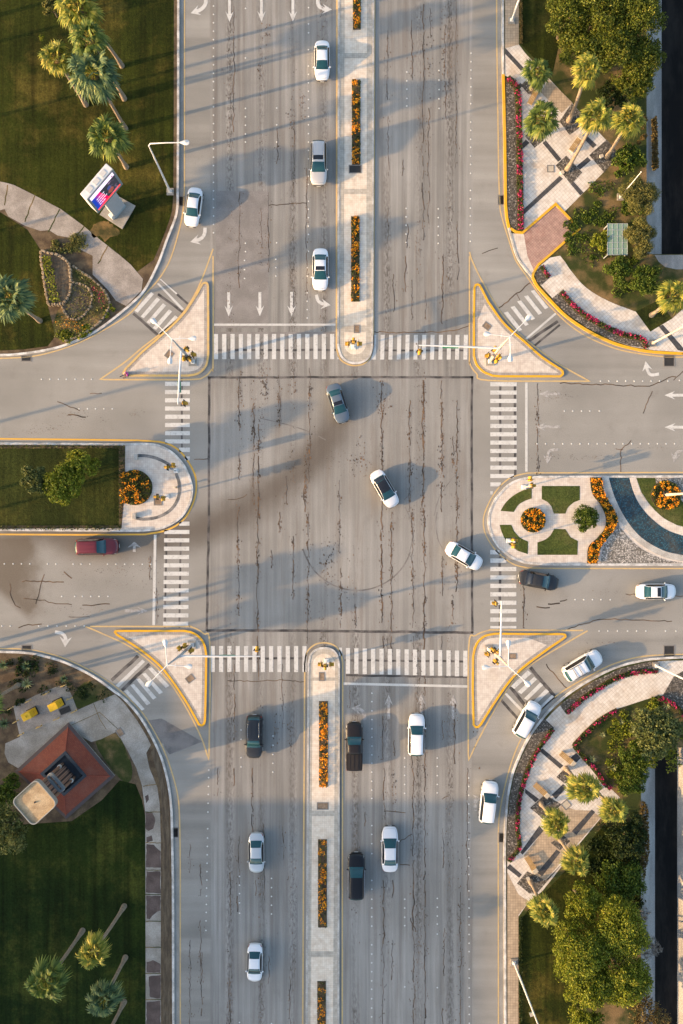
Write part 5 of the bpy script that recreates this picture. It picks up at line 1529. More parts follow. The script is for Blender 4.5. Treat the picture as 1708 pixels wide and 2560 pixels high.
tree('shrub', 'tiny lone shrub on the left lawn beside the palm row', 106, 97, 9, 1.0, 'leaf_olive', 160, 4, .12, 'shrub', trunk=False)
GR = 'leafy trees on the lower right lawn'
for lab, x, y, r, h, n in (('slim green tree at the top of the lower right tree group', 1456, 2258, 50, 5.5, 4000), ('broad tree on the left of the lower right tree group', 1446, 2380, 74, 7.5, 9000), ('broad tree on the right of the lower right group, beside the canal', 1545, 2325, 76, 7, 9000), ('tree at the lower left of the lower right tree group', 1470, 2462, 64, 6.5, 6500), ('tree at the lower right of the group, next to the bare brown tree', 1562, 2448, 68, 6.5, 8000), ('tree cut by the bottom edge of the picture, right of the lawn', 1465, 2560, 48, 5, 4000)):
    tree('broadleaf_tree', lab, x, y, r, h, 'leaf_olive', int(n * 1.2), 20, .145, group=GR)
tree('broadleaf_tree', 'half bare brownish tree at the lower right beside the canal', 1610, 2535, 60, 5, 'leaf_brown', 2600, 14, .13)
tree('bare_shrub', 'leafless grey shrub on the canal bank', 1625, 2365, 32, 3.5, 'twig', 1500, 10, .16, 'shrub', aspect=.1, bark='twig')
tree('bare_shrub', 'small leafless grey shrub above the other one on the canal bank', 1607, 2285, 20, 2.5, 'twig', 700, 8, .14, 'shrub', aspect=.1, bark='twig')
tree('broadleaf_tree', 'pale grey green tree in the lower right garden', 1640, 1830, 66, 6, 'leaf_grey', 5600, 18, .2)
tree('bush', 'round dark green bush below the pale tree of the garden', 1590, 1893, 46, 3.5, 'leaf_green', 4200, 12, .13, 'bush')
tree('bush', 'bushy green mass between the canal and the big plaza palm', 1583, 1952, 42, 3, 'leaf_green', 3600, 12, .13, 'bush')
tree('bush', 'dark bush beside the palm nearest the canal', 1570, 2095, 52, 2.6, 'leaf_dark', 3600, 12, .16, 'bush', sy=1.4)
tree('bush', 'dark bush above the leafy trees, next to the canal bank', 1555, 2205, 66, 2.8, 'leaf_green', 4200, 14, .16, 'bush')
tree('bush', 'left of the two clipped round bushes above the curved sidewalk', 1545, 680, 38, 2.8, 'leaf_green', 3800, 14, .12, 'bush')
tree('bush', 'right of the two clipped round bushes above the curved sidewalk', 1613, 700, 44, 3, 'leaf_green', 4600, 16, .12, 'bush')
tree('bush', 'feathery willow like bush beside the thin leaning post', 1598, 487, 50, 3.5, 'leaf_feather', 6500, 14, .2, 'bush', aspect=.16)
tree('bush', 'feathery willow like bush right of the pale glass roof', 1602, 597, 42, 3.2, 'leaf_feather', 5200, 12, .2, 'bush', sy=1.3, aspect=.16)
tree('bush', 'small bush left of the pale glass roof', 1503, 600, 27, 2, 'leaf_olive', 1600, 9, .13, 'bush')
tree('bush', 'dark green thicket right of the outer plaza palm', 1573, 400, 42, 2.2, 'leaf_green', 2800, 10, .15, 'bush')
tree('hedge', 'narrow dry brown hedge between thicket and canal', 1603, 322, 16, 2, 'leaf_brown', 2600, 10, .1, 'hedge', sy=4.4, trunk=False)
tree('bush', 'dark low shrubs under the upper right trees', 1530, 240, 42, 2, 'leaf_dark', 1900, 10, .16, 'bush')
GM = 'small airy trees on the left median lawn'
tree('broadleaf_tree', 'leftmost airy tree on the median lawn', 90, 1202, 40, 4, 'leaf_grey', 3000, 12, .15, group=GM)
tree('broadleaf_tree', 'largest airy tree in the middle of the median lawn', 160, 1210, 54, 5, 'leaf_olive', 5000, 14, .15, group=GM)
tree('broadleaf_tree', 'airy tree on the median lawn nearest the round flower bed', 207, 1165, 44, 4.5, 'leaf_olive', 3400, 12, .15, group=GM)
tree('bush', 'round clipped bush inside the right path ring of the garden island', 1465, 1297, 36, 1.9, 'leaf_green', 5200, 26, .10, 'bush', zlow=.2)
tree('broadleaf_tree', 'dark tree at the left edge below the watch tower', 12, 2075, 66, 6, 'leaf_grey', 4200, 16, .16)
tree('bush', 'green shrub under the tower cap at the left edge', 20, 1975, 42, 2.5, 'leaf_green', 2600, 11, .14, 'bush')

# low greenery that nobody could count
def ground_cover(name, polys, n, leafm, h, label, cat='ground cover', size=.13):
    pts = []
    A = [P(p) for p in polys]
    for L in A:
        for x, y in sample_poly(L, n // len(A)): pts.append((x, y, ZB + random.uniform(.02, h)))
    pts = np.array(pts)
    o = leaf_cloud(name, pts, size, M[leafm], None, .5)
    o['kind'] = 'stuff'; tag(o, label, cat)
    return o


def patches(poly, n, rmin, rmax):
    L = []
    for x, y in sample_poly(poly, n):
        r = random.uniform(rmin, rmax)
        L.append([(x + r * math.cos(a) * random.uniform(.6, 1.3), y + r * math.sin(a) * random.uniform(.6, 1.3)) for a in np.linspace(0, 5.8, 9)])
    return L


ground_cover('ground_cover', patches([(1420, 540), (1500, 440), (1545, 410), (1605, 420), (1605, 640), (1640, 700), (1620, 760), (1560, 750), (1480, 700), (1410, 640)], 46, 6, 22), 4200, 'leaf_green', .18, 'patchy dark weeds on the bare soil of the upper right park')
ground_cover('ground_cover', patches([(1470, 1850), (1500, 1800), (1640, 1745), (1708, 1790), (1708, 1900), (1590, 1990), (1510, 1940)], 36, 8, 24), 3600, 'leaf_olive', .3, 'yellowish weeds covering the lower right garden')
ground_cover('ground_cover', patches([(1480, 2080), (1560, 2030), (1600, 2060), (1600, 2260), (1500, 2260), (1440, 2200)], 40, 10, 28), 4200, 'leaf_dark', .35, 'dark creeping plants beside the canal bank')
ground_cover('ground_cover', patches([(0, 1640), (90, 1645), (200, 1690), (280, 1735), (200, 1765), (170, 1705), (60, 1760), (0, 1790)], 30, 6, 18), 1500, 'leaf_dark', .2, 'sparse weeds on the soil beside the lower left kerb')
ground_cover('ground_cover', patches([(190, 640), (235, 590), (130, 600), (115, 590), (100, 620)], 22, 6, 14), 1300, 'leaf_feather', .35, 'dry scrub between the slab path and the stone planter')
ground_cover('ground_cover', patches([(142, 835), (262, 800), (300, 770), (270, 740), (285, 760), (225, 835), (160, 858)], 26, 5, 13), 1500, 'leaf_olive', .25, 'low plants around the outer terrace of the stone planter')
ground_cover('dry_root_litter', [[(1604, 2000), (1618, 2010), (1622, 2130), (1608, 2200), (1598, 2120)], [(1628, 300), (1640, 290), (1645, 420), (1630, 430)]], 1600, 'leaf_brown', .12, 'reddish dead creeper litter on the canal bank', size=.18)
# median hedges of low dark plants
for lab, q in (('dark clipped hedge along the upper edge of the median lawn', [(-60, 1112), (313, 1114), (313, 1122), (-60, 1121)]), ('dark clipped hedge along the lower edge of the median lawn', [(-60, 1315), (303, 1315), (303, 1326), (-60, 1324)]), ('short dark hedge closing the end of the median lawn', [(299, 1122), (314, 1122), (312, 1185), (299, 1180)]), ('short dark hedge below the round bed at the end of the lawn', [(297, 1262), (308, 1258), (304, 1318), (296, 1318)])):
    PP = P(q); area = abs(sum(PP[i][0] * PP[(i + 1) % 4][1] - PP[(i + 1) % 4][0] * PP[i][1] for i in range(4))) / 2
    o = leaf_cloud('hedge', np.array([(x, y, random.uniform(.13, .42)) for x, y in sample_poly(PP, int(area * 70))]), .1, M['bed_leaf'], None, .6)
    tag(o, lab, 'hedge')
o = leaf_cloud('hedge', np.array([(x, y, random.uniform(.1, .4)) for x, y in sample_poly(P([(1296, 2290), (1304, 2290), (1305, 2620), (1297, 2620)]), 1500)]), .1, M['leaf_dark'], None, .6)
tag(o, 'thin dark hedge between the brown pavement and the lower right lawn', 'hedge')
o = leaf_cloud('hedge', np.array([(x, y, random.uniform(.1, .4)) for x, y in sample_poly(P([(1298, -40), (1304, -40), (1305, 112), (1299, 112)]), 800)]), .1, M['leaf_brown'], None, .6)
tag(o, 'thin reddish hedge between the upper right pavement and lawn', 'hedge')


def agave(label, px, py, r, mat, n=34, group=None):
    c = W(px, py, .1)
    t = thing('agave', label, 'plant', (c.x, c.y, .1), random.uniform(0, 6), group)
    mb = MB()
    for i in range(n):
        az = i * 2.4; el = R(75) * (1 - i / n) + .15
        d = Vector((math.cos(az) * math.cos(el), math.sin(az) * math.cos(el), math.sin(el))); w = Vector((-math.sin(az), math.cos(az), 0))
        L = r / S * random.uniform(.85, 1.1)
        a, b, c2 = d * .05, d * L * .5 + Vector((0, 0, .04)), d * L - Vector((0, 0, .1 * L))
        k = .055 * L / .7
        mb.quad(a + w * k, a - w * k, b - w * k, b + w * k); mb.quad(b + w * k, b - w * k, c2 - w * .005, c2 + w * .005)
    mb.build('rosette', M[mat], t)
    mb = MB(); mb.tube([(0, 0, 0), (0, 0, .25)], [.09, .05], 8); mb.build('stem', M['bark'], t)


GA = 'spiky plants on the lower left soil'
for lab, x, y, r, m in (('spiky green agave nearest the top of the lower left soil', 67, 1664, 17, 'agave'), ('pale yellowish agave beside the palm trunk', 68, 1708, 18, 'agave_pale'), ('spiky agave at the top corner of the cabinet pad', 161, 1696, 14, 'agave'), ('spiky agave at the far left edge by the kerb', 10, 1662, 18, 'agave'), ('grey agave at the left edge beside the yellow cabinets', 12, 1808, 18, 'agave')):
    agave(lab, x, y, r, m, group=GA)
GY = 'yellow green spiky plants in the lower right garden'
for lab, x, y, r in (('spiky yellow plant in the left of the lower right garden', 1506, 1836, 10), ('spiky yellow plant near the red pink border', 1480, 1897, 13), ('pair top spiky plant above the pale tree', 1640, 1776, 13), ('spiky plant beside the right end of the pink border', 1665, 1762, 14), ('spiky plant in the lower corner of the garden', 1530, 1918, 15), ('spiky plant left of the pale tree', 1551, 1803, 11)):
    agave(lab, x, y, r, 'agave_pale', 22, GY)
# ------------------------------------------------------------------ stone planter
t = thing('stone_planter', 'heart shaped planter of stacked rubble stone on the left lawn', 'planter', (*W2((170, 730)), ZB))
ox, oy = W2((170, 730))


def loc(pts): return [(x - ox, y - oy) for x, y in P(pts)]


def rubble(mb, pts, w, h):
    """a low wall of separate rough stones"""
    L = [Vector(p) for p in P(pts)]
    for a, b in zip(L, L[1:]):
        d = b - a; m = max(1, int(d.length / .42)); an = math.atan2(d.y, d.x)
        for i in range(m):
            p = a + d * ((i + .5) / m)
            mb.box((p.x - ox + random.uniform(-.04, .04), p.y - oy + random.uniform(-.04, .04), h * .5 * random.uniform(.85, 1.1)), (d.length / m * random.uniform(.85, 1.0), w * random.uniform(.8, 1.2), h), an + random.uniform(-.15, .15), .85, .05)


heart = sm(Tn('A2', [(330, -15), (410, 5), (475, 50), (490, 110), (496, 190), (488, 265), (450, 330), (400, 340), (342, 340)]), 3) + Tn('A2', [(342, 340), (322, 230), (305, 110), (290, 0), (290, -30), (330, -15)])
mb = MB(); rubble(mb, heart, .34, .5); mb.build('stone_wall', M['stone'], t)
lower = sm(Tn('A2', [(500, 182), (570, 200), (620, 235), (638, 290), (622, 360), (580, 415), (520, 442), (470, 415), (430, 350)]), 3)
mb = MB(); rubble(mb, lower, .28, .35); mb.build('stone_wall', M['stone'], t)
outer = sm(Tn('A2', [(500, 70), (560, 110), (640, 165), (715, 235), (755, 310), (750, 370), (705, 440), (620, 510), (540, 555), (450, 590)]), 3)
mb = MB(); rubble(mb, outer, .28, .25); mb.build('stone_wall', M['stone'], t)
mb = MB(); mb.prism(loc(heart), 0, .34); mb.build('soil', M['strip_soil'], t)
mb = MB(); mb.prism(loc(lower + Tn('A2', [(450, 330), (490, 265)])), 0, .2); mb.build('soil', M['strip_soil'], t)
mb = MB(); mb.prism(loc(outer + Tn('A2', [(380, 560), (370, 470), (400, 380), (480, 300), (500, 180)])), 0, .1); mb.build('soil', M['scrub'], t)
g1 = sample_poly(loc(Tn('A2', [(305, 10), (360, 10), (385, 120), (400, 230), (430, 320), (360, 330), (330, 200)])), 360)
o = leaf_cloud('greenery', np.array([(x, y, random.uniform(.36, .75)) for x, y in g1]), .13, M['leaf_olive'], t, .5); o['kind'] = 'stuff'
g2 = sample_poly(loc(lower), 300) + sample_poly(loc(outer + Tn('A2', [(380, 560), (400, 450), (640, 360)])), 650)
o = leaf_cloud('greenery', np.array([(x, y, random.uniform(.15, .4)) for x, y in g2]), .11, M['leaf_feather'], t, .5); o['kind'] = 'stuff'
g3 = sample_poly(loc(Tn('A2', [(620, 180), (720, 260), (735, 350), (690, 380), (680, 280), (640, 240)])), 60)
o = leaf_cloud('blossoms', np.array([(x, y, random.uniform(.25, .42)) for x, y in g3]), .06, M['pink'], t, 1, aspect=.9); o['kind'] = 'stuff'
g3 = sample_poly(loc(Tn('A2', [(390, 400), (480, 440), (600, 480), (600, 530), (450, 520), (380, 470)])), 60)
o = leaf_cloud('blossoms', np.array([(x, y, random.uniform(.25, .42)) for x, y in g3]), .06, M['marigold'], t, 1, aspect=.9); o['kind'] = 'stuff'

# ------------------------------------------------------------------ advertising screen
b0 = W(275, 495, 4.7)
ang = math.atan2(73, 62)              # direction of the lower edge of the face
t = thing('advertising_screen', 'large advertising screen on a thick grey pillar on the left lawn', 'billboard', (b0.x, b0.y, ZB), ang)
# local x along the face, -y towards the viewer side of the face
Wf, zl, zh, dp = 4.3, 4.5, 8.4, .95
mb = MB(); mb.box((0, dp / 2, (zl + zh) / 2), (Wf, dp, zh - zl), 0, 1, .04); mb.build('housing', M['steel_white'], t, 40)
mb = MB()
for a in (-1, 0, 1): mb.box((a * 1.1, dp / 2, zh + .02), (.7, .55, .05))
mb.build('top_vent', plain('vent_cover', (0.55, 0.53, 0.5), 0.6), t)
mb = MB()
for sx in (-1, 1): mb.box((sx * (Wf / 2 - .14), -.03, (zl + zh) / 2), (.28, .08, zh - zl))
mb.box((0, -.028, zl + .16), (Wf - .56, .076, .32)); mb.box((0, -.028, zh - .12), (Wf - .56, .076, .24)); mb.build('bezel', plain('bezel_grey', (0.22, 0.26, 0.28), 0.5), t)
g = G('screen_picture')
tc = g.node('ShaderNodeTexCoord').outputs['Object']
x, y, z = g.xyz(tc)
c = g.mix(g.step(x, -1.6, -.3), (0.005, 0.03, 0.25), (0.55, 0.0, 0.06))
c = g.mix(g.step(g.math('ADD', x, g.math('MULTIPLY', z, .25)), 1.29, 1.31), c, (0.02, 0.022, 0.03))
c = g.mix(g.step(z, 5.12, 5.1), c, (0.75, 0.05, 0.05))
c = g.mix(g.step(z, 7.45, 7.47), c, (0.72, 0.55, 0.72))
nn = g.noise(tc, 2.0, 5)
scr = g.mix(g.math('MULTIPLY', g.step(nn, .5, .7), g.math('MULTIPLY', g.step(x, .5, .7), g.step(z, 7.3, 7.1))), c, (0.25, 0.16, 0.25))
M['screen'] = g.done(g.bsdf(scr, .3, emit=scr, estr=.55))
mb = MB(); mb.box((0, -.032, (zl + zh) / 2 + .04), (Wf - .54, .06, zh - zl - .54)); sc_ = mb.build('screen', M['screen'], t)
mw = g = G('screen_lettering'); M['lettering'] = g.done(g.bsdf((0.8, 0.7, 0.8), .4, emit=(0.8, 0.7, 0.8), estr=.4))
mb = MB()
for i in range(4):
    zz = 6.75 - .42 * i
    xx = -1.35
    while xx < -.15 - (.3 if i == 3 else 0):
        w = random.uniform(.1, .3); mb = MB(); mb.box((xx + w / 2, -.07, zz + random.uniform(-.03, .03)), (w, .02, .10)); mb.build('lettering', M['lettering'], sc_); xx += w + .06
xx = -.9
while xx < 1.0:
    w = random.uniform(.1, .22); mb = MB(); mb.box((xx + w / 2, -.07, 7.66), (w, .02, .07)); mb.build('lettering', M['lettering'], sc_); xx += w + .06
mb = MB()
blob = [(.15, 5.7), (.55, 5.35), (.95, 5.45), (1.1, 5.9), (.85, 6.2), (.4, 6.15)]
mb.quad(*[(x, -.068, z) for x, z in blob]); mb.build('picture_shape', plain('salmon_picture', (0.8, 0.2, 0.14), .4), sc_)
mb = MB(); mb.quad(*[(x, -.069, z) for x, z in [(.3, 6.2), (.75, 6.15), (.9, 6.5), (.7, 6.8), (.35, 6.7)]]); mb.build('picture_shape', plain('blue_picture', (0.12, 0.16, 0.5), .4), sc_)
mb = MB(); mb.quad(*[(1.55 + .12 * math.cos(a), -.069, 7.66 + .12 * math.sin(a)) for a in np.linspace(0, 6.28, 14, endpoint=False)]); mb.build('logo_disc', plain('magenta_disc', (0.5, 0.02, 0.2), .4), sc_)
mb = MB(); mb.box((.05, .32, 2.35), (1.85, .6, 4.7), 0, 1, .04); pil = mb.build('pillar', M['steel_grey'], t, 40)
mb = MB(); mb.box((.05, .32, .3), (1.92, .66, .5), 0, 1, .03); mb.build('pillar_skirt', plain('skirt_grey', (0.3, 0.36, 0.38), 0.45), t, 40)
mb = MB(); mb.box((-1.05, .4, .45), (.35, .55, .9), 0, 1, .02); mb.build('switch_box', M['steel_white'], t, 40)
R_ = Matrix.Rotation(-ang, 2)
lp = [R_ @ (Vector(p) - Vector((b0.x, b0.y))) for p in P([(251, 538), (307, 574), (340, 516), (286, 486)])]
mb = MB(); mb.prism([(p.x, p.y) for p in lp], -.05, .14); mb.build('base_slab', M['concrete'], t)

# ------------------------------------------------------------------ tower with red tiled plinth
hc = [W(x, y, .5) for x, y in ((171, 1808), (285, 1941), (165, 2047), (38, 1929))]
cx = sum(p.x for p in hc) / 4; cy = sum(p.y for p in hc) / 4
t = thing('tower', 'brick watch tower with sandy rounded cap above a square red tiled roof', 'tower', (cx, cy, ZB))
oc = [Vector((p.x - cx, p.y - cy)) for p in hc]
def sq(k): return [(p.x * k, p.y * k) for p in oc]
mb = MB(); mb.rings([[(x, y, 0) for x, y in sq(1.0)][::-1], [(x, y, .28) for x, y in sq(1.0)][::-1]], cap=False); mb.build('wall', M['concrete'], t)
mb = MB(); mb.rings([[(x, y, .3) for x, y in sq(1.015)][::-1], [(x, y, .42) for x, y in sq(.92)][::-1]], cap=False); mb.build('roof_edge', plain('dark_eave_tiles', (0.085, 0.062, 0.058), .8), t)
gg = G('red_roof_tiles'); tc = gg.node('ShaderNodeTexCoord').outputs['Object']
a = math.atan2(oc[1].y - oc[0].y, oc[1].x - oc[0].x)
bt = gg.node('ShaderNodeTexBrick', offset=.5)
gg.put(bt.inputs['Vector'], gg.map(tc, (1, 1, 1), -a)); bt.inputs['Scale'].default_value = 1; bt.inputs['Brick Width'].default_value = .22; bt.inputs['Row Height'].default_value = .16; bt.inputs['Mortar Size'].default_value = .012
gg.put(bt.inputs['Color1'], (0.2, 0.042, 0.02)); gg.put(bt.inputs['Color2'], (0.25, 0.06, 0.028)); gg.put(bt.inputs['Mortar'], (0.1, 0.03, 0.02))
nn = gg.noise(tc, .6, 6)
M['rtile'] = gg.done(gg.bsdf(gg.mix(gg.math('MULTIPLY', gg.step(nn, .45, .75), .4), bt.outputs['Color'], (0.22, 0.09, 0.06)), .75, gg.bump(bt.outputs['Fac'], -.5, .02)))
mb = MB(); mb.rings([[(x, y, .40) for x, y in sq(.925)][::-1], [(x, y, .95) for x, y in sq(.46)][::-1]], cap=False); mb.build('roof', M['rtile'], t)
mb = MB()
for p, q in zip(oc, oc[1:] + oc[:1]): mb.tube([(p.x * .925, p.y * .925, .41), (p.x * .46, p.y * .46, .97)], .06, 5)
mb.build('roof_ridge', plain('ridge_tiles', (0.25, 0.055, 0.03), .8), t)
mb = MB(); mb.rings([[(x, y, .8) for x, y in sq(.475)][::-1], [(x, y, 1.05) for x, y in sq(.47)][::-1], [(x, y, 1.05) for x, y in sq(.39)][::-1], [(x, y, .3) for x, y in sq(.39)][::-1]], cap=False)
mb.quad(*[(x, y, .35) for x, y in sq(.395)]); mb.build('well', plain('dark_slate', (0.035, 0.045, 0.055), .6), t)
ex = (oc[1] - oc[0]).normalized(); ey = (oc[0] - oc[3]).normalized()      # ex along the NE side (down right), ey towards the NE
def lc(u, v, z): q = ex * u + ey * v; return (q.x, q.y, z)
ba = math.atan2(ex.y, ex.x)
gg = G('tower_brick'); tc = gg.node('ShaderNodeTexCoord').outputs['Object']
bt = gg.node('ShaderNodeTexBrick', offset=.5); gg.put(bt.inputs['Vector'], gg.map(tc, (1, 1, 1)))
vv = gg.node('ShaderNodeVectorRotate', rotation_type='Z_AXIS') if False else None
bt.inputs['Scale'].default_value = 1; bt.inputs['Brick Width'].default_value = .3; bt.inputs['Row Height'].default_value = .14; bt.inputs['Mortar Size'].default_value = .02
gg.put(bt.inputs['Color1'], (0.22, 0.12, 0.08)); gg.put(bt.inputs['Color2'], (0.28, 0.16, 0.11)); gg.put(bt.inputs['Mortar'], (0.1, 0.06, 0.05))
M['tbrick'] = gg.done(gg.bsdf(bt.outputs['Color'], .85))
Hs = 8.2
u0, v0 = .05, -.35
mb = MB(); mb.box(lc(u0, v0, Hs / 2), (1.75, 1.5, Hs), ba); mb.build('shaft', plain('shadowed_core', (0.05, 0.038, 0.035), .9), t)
mb = MB()
for k in (-.56, 0, .56): mb.box(lc(u0 + k, v0 + .78, Hs / 2), (.42, .12, Hs - .4), ba); mb.box(lc(u0 + k, v0 - .78, Hs / 2), (.42, .12, Hs - .4), ba)
mb.build('brick_panel', M['tbrick'], t)
for su, sv in ((-1, 1), (1, 1), (-1, -1), (1, -1)):
    p = lc(u0 + su * 1.05, v0 + sv * .78, 0)
    mb = MB(); mb.tube([(p[0], p[1], .3), (p[0], p[1], Hs)], .16, 12); cm = mb.build('column', plain('column_brown', (0.22, 0.12, 0.075), .8), t, True)
    mb = MB(); mb.tube([(p[0], p[1], 1.5), (p[0], p[1], 1.75)], .24, 14); mb.build('collar', M['kerb_white'], cm, True)
    mb = MB(); mb.tube([(p[0], p[1], 4.4), (p[0], p[1], 4.6)], .22, 14); mb.build('collar', M['kerb_white'], cm, True)
mb = MB(); mb.box(lc(u0, v0 + .95, 5.6), (2.3, .3, .35), ba); mb.box(lc(u0, v0 + 1.5, 5.6), (2.3, .28, .3), ba); mb.box(lc(u0 - 1.05, v0 + 1.2, 5.6), (.2, .5, .25), ba); mb.box(lc(u0 + 1.05, v0 + 1.2, 5.6), (.2, .5, .25), ba); mb.build('balcony_beam', plain('beam_grey', (0.16, 0.18, 0.19), .7), t)
def rsq(s, r, z, n=6):
    out = []
    for a0, su, sv in ((0, 1, 1), (90, -1, 1), (180, -1, -1), (270, 1, -1)):
        for i in range(n + 1):
            an = R(a0 + 90 * i / n); out.append(lc(u0 + su * (s - r) + r * math.cos(an), v0 + sv * (s - r) + r * math.sin(an), z))
    return out
mb = MB(); mb.rings([rsq(1.2, .3, 7.9), rsq(1.75, .55, 8.7), rsq(1.78, .6, 9.5), rsq(1.70, .56, 9.5), rsq(1.68, .55, 9.25)], cap=False); mb.build('cap', plain('cap_rim', (0.30, 0.29, 0.26), .7), t, 40)
gg = G('sandy_cap'); tc = gg.node('ShaderNodeTexCoord').outputs['Object']
f = gg.noise(tc, .9, 6, .65); f2 = gg.noise(tc, 12, 3)
c = gg.ramp(f, [(.3, (0.30, 0.2, 0.11)), (.55, (0.46, 0.33, 0.19)), (.75, (0.52, 0.40, 0.26))])
c = gg.mix(.4, c, gg.ramp(f2, [(.3, (.2, .2, .2)), (.7, (.8, .8, .8))]), 'OVERLAY')
M['sandcap'] = gg.done(gg.bsdf(c, .95, gg.bump(f2, .5, .03)))
mb = MB(); mb.quad(*rsq(1.69, .56, 9.3)); mb.build('cap_deck', M['sandcap'], t)
mb = MB(); mb.tube([lc(u0, v0, 9.3), lc(u0, v0, 9.42)], .09, 10); mb.build('drain', M['trim'], t)

# ------------------------------------------------------------------ masts with signals and lamps
def lamp_head(mb_list, p, d):
    pass


def signal_head(parent, p, face, s=1.0, name='signal_head'):
    """three lights in a yellow case with a dark backboard; face = heading in radians the lenses look to"""
    e = bpy.data.objects.new(name, None); COL.objects.link(e); e.parent = parent; e.location = p; e.rotation_euler = (0, 0, face); e.empty_display_size = .1
    mb = MB(); mb.box((.0, 0, 0), (.26, .36, 1.05), 0, 1, .04); mb.build('case', M['signal_yellow'], e, 40)
    mb = MB(); mb.box((.06, 0, 0), (.03, .72, 1.35), 0, 1, .01); mb.build('backboard', M['black'], e)
    for k, m in ((.33, 'lens_red'), (0, 'lens_amber'), (-.33, 'lens_green')):
        mb = MB(); mb.tube([(.13, 0, k), (.16, 0, k)], .13, 12); mb.build('lens', M[m], e, True)
        mb = MB(); mb.rings([[(x, .16 * math.cos(a), k + .16 * math.sin(a)) for a in np.linspace(-.25, math.pi + .25, 9)] for x in (.13, .42)], cap=False, closed=False); mb.build('visor', M['signal_yellow'], e, True)
    return e


MAST = [
    ('nw', (482.5, 905), (453, 875), (430, 847.7), [(389, 807), (477.6, 846), (425.8, 896.7)], (445, 1011), [(448.5, 953), (449.5, 981)], (460, 1008), [(465, 872, 4.2), (481.5, 886.4, 3.8), (459.5, 893, 4.0), (471, 895, 3.2)], 'steel_grey', 'sign_green',
     'signal mast of the upper left island with arm over the left crossing'),
    ('ne', (1225, 904), (1245, 870), (1275, 842), [(1317, 798.5), (1223, 835.5), (1276, 891)], (1046.5, 863), [(1107, 866.5), (1147, 867)], (1049, 877), [(1222, 889, 3.8), (1246, 890, 4.2), (1241, 899, 3.2), (1237, 876, 4.4)], 'steel_beige', 'sign_green',
     'signal mast of the upper right island with arm over the upper crossing'),
    ('se', (1223, 1623), (1252, 1643.5), (1271, 1665.4), [(1271.4, 1613.8), (1219, 1668), (1315, 1705)], (1254, 1502), [(1251.5, 1529), (1252, 1561)], (1240, 1508), [(1235, 1626, 3.6), (1221, 1635, 3.4), (1245, 1631, 4.2), (1238, 1652, 4.0)], 'steel_beige', 'sign_pale',
     'signal mast of the lower right island with pale backed sign on its arm'),
    ('sw', (480, 1612.5), (451, 1641), (418.6, 1662.4), [(414, 1612.5), (467.4, 1665.6), (376, 1705.8)], (649.6, 1641), [(549, 1638.5), (588, 1638.5)], (643, 1625.5), [(462, 1617, 3.6), (451, 1623, 4.0), (476, 1626, 3.6)], 'steel_grey', 'sign_green',
     'signal mast of the lower left island with arm over the lower crossing'),
]
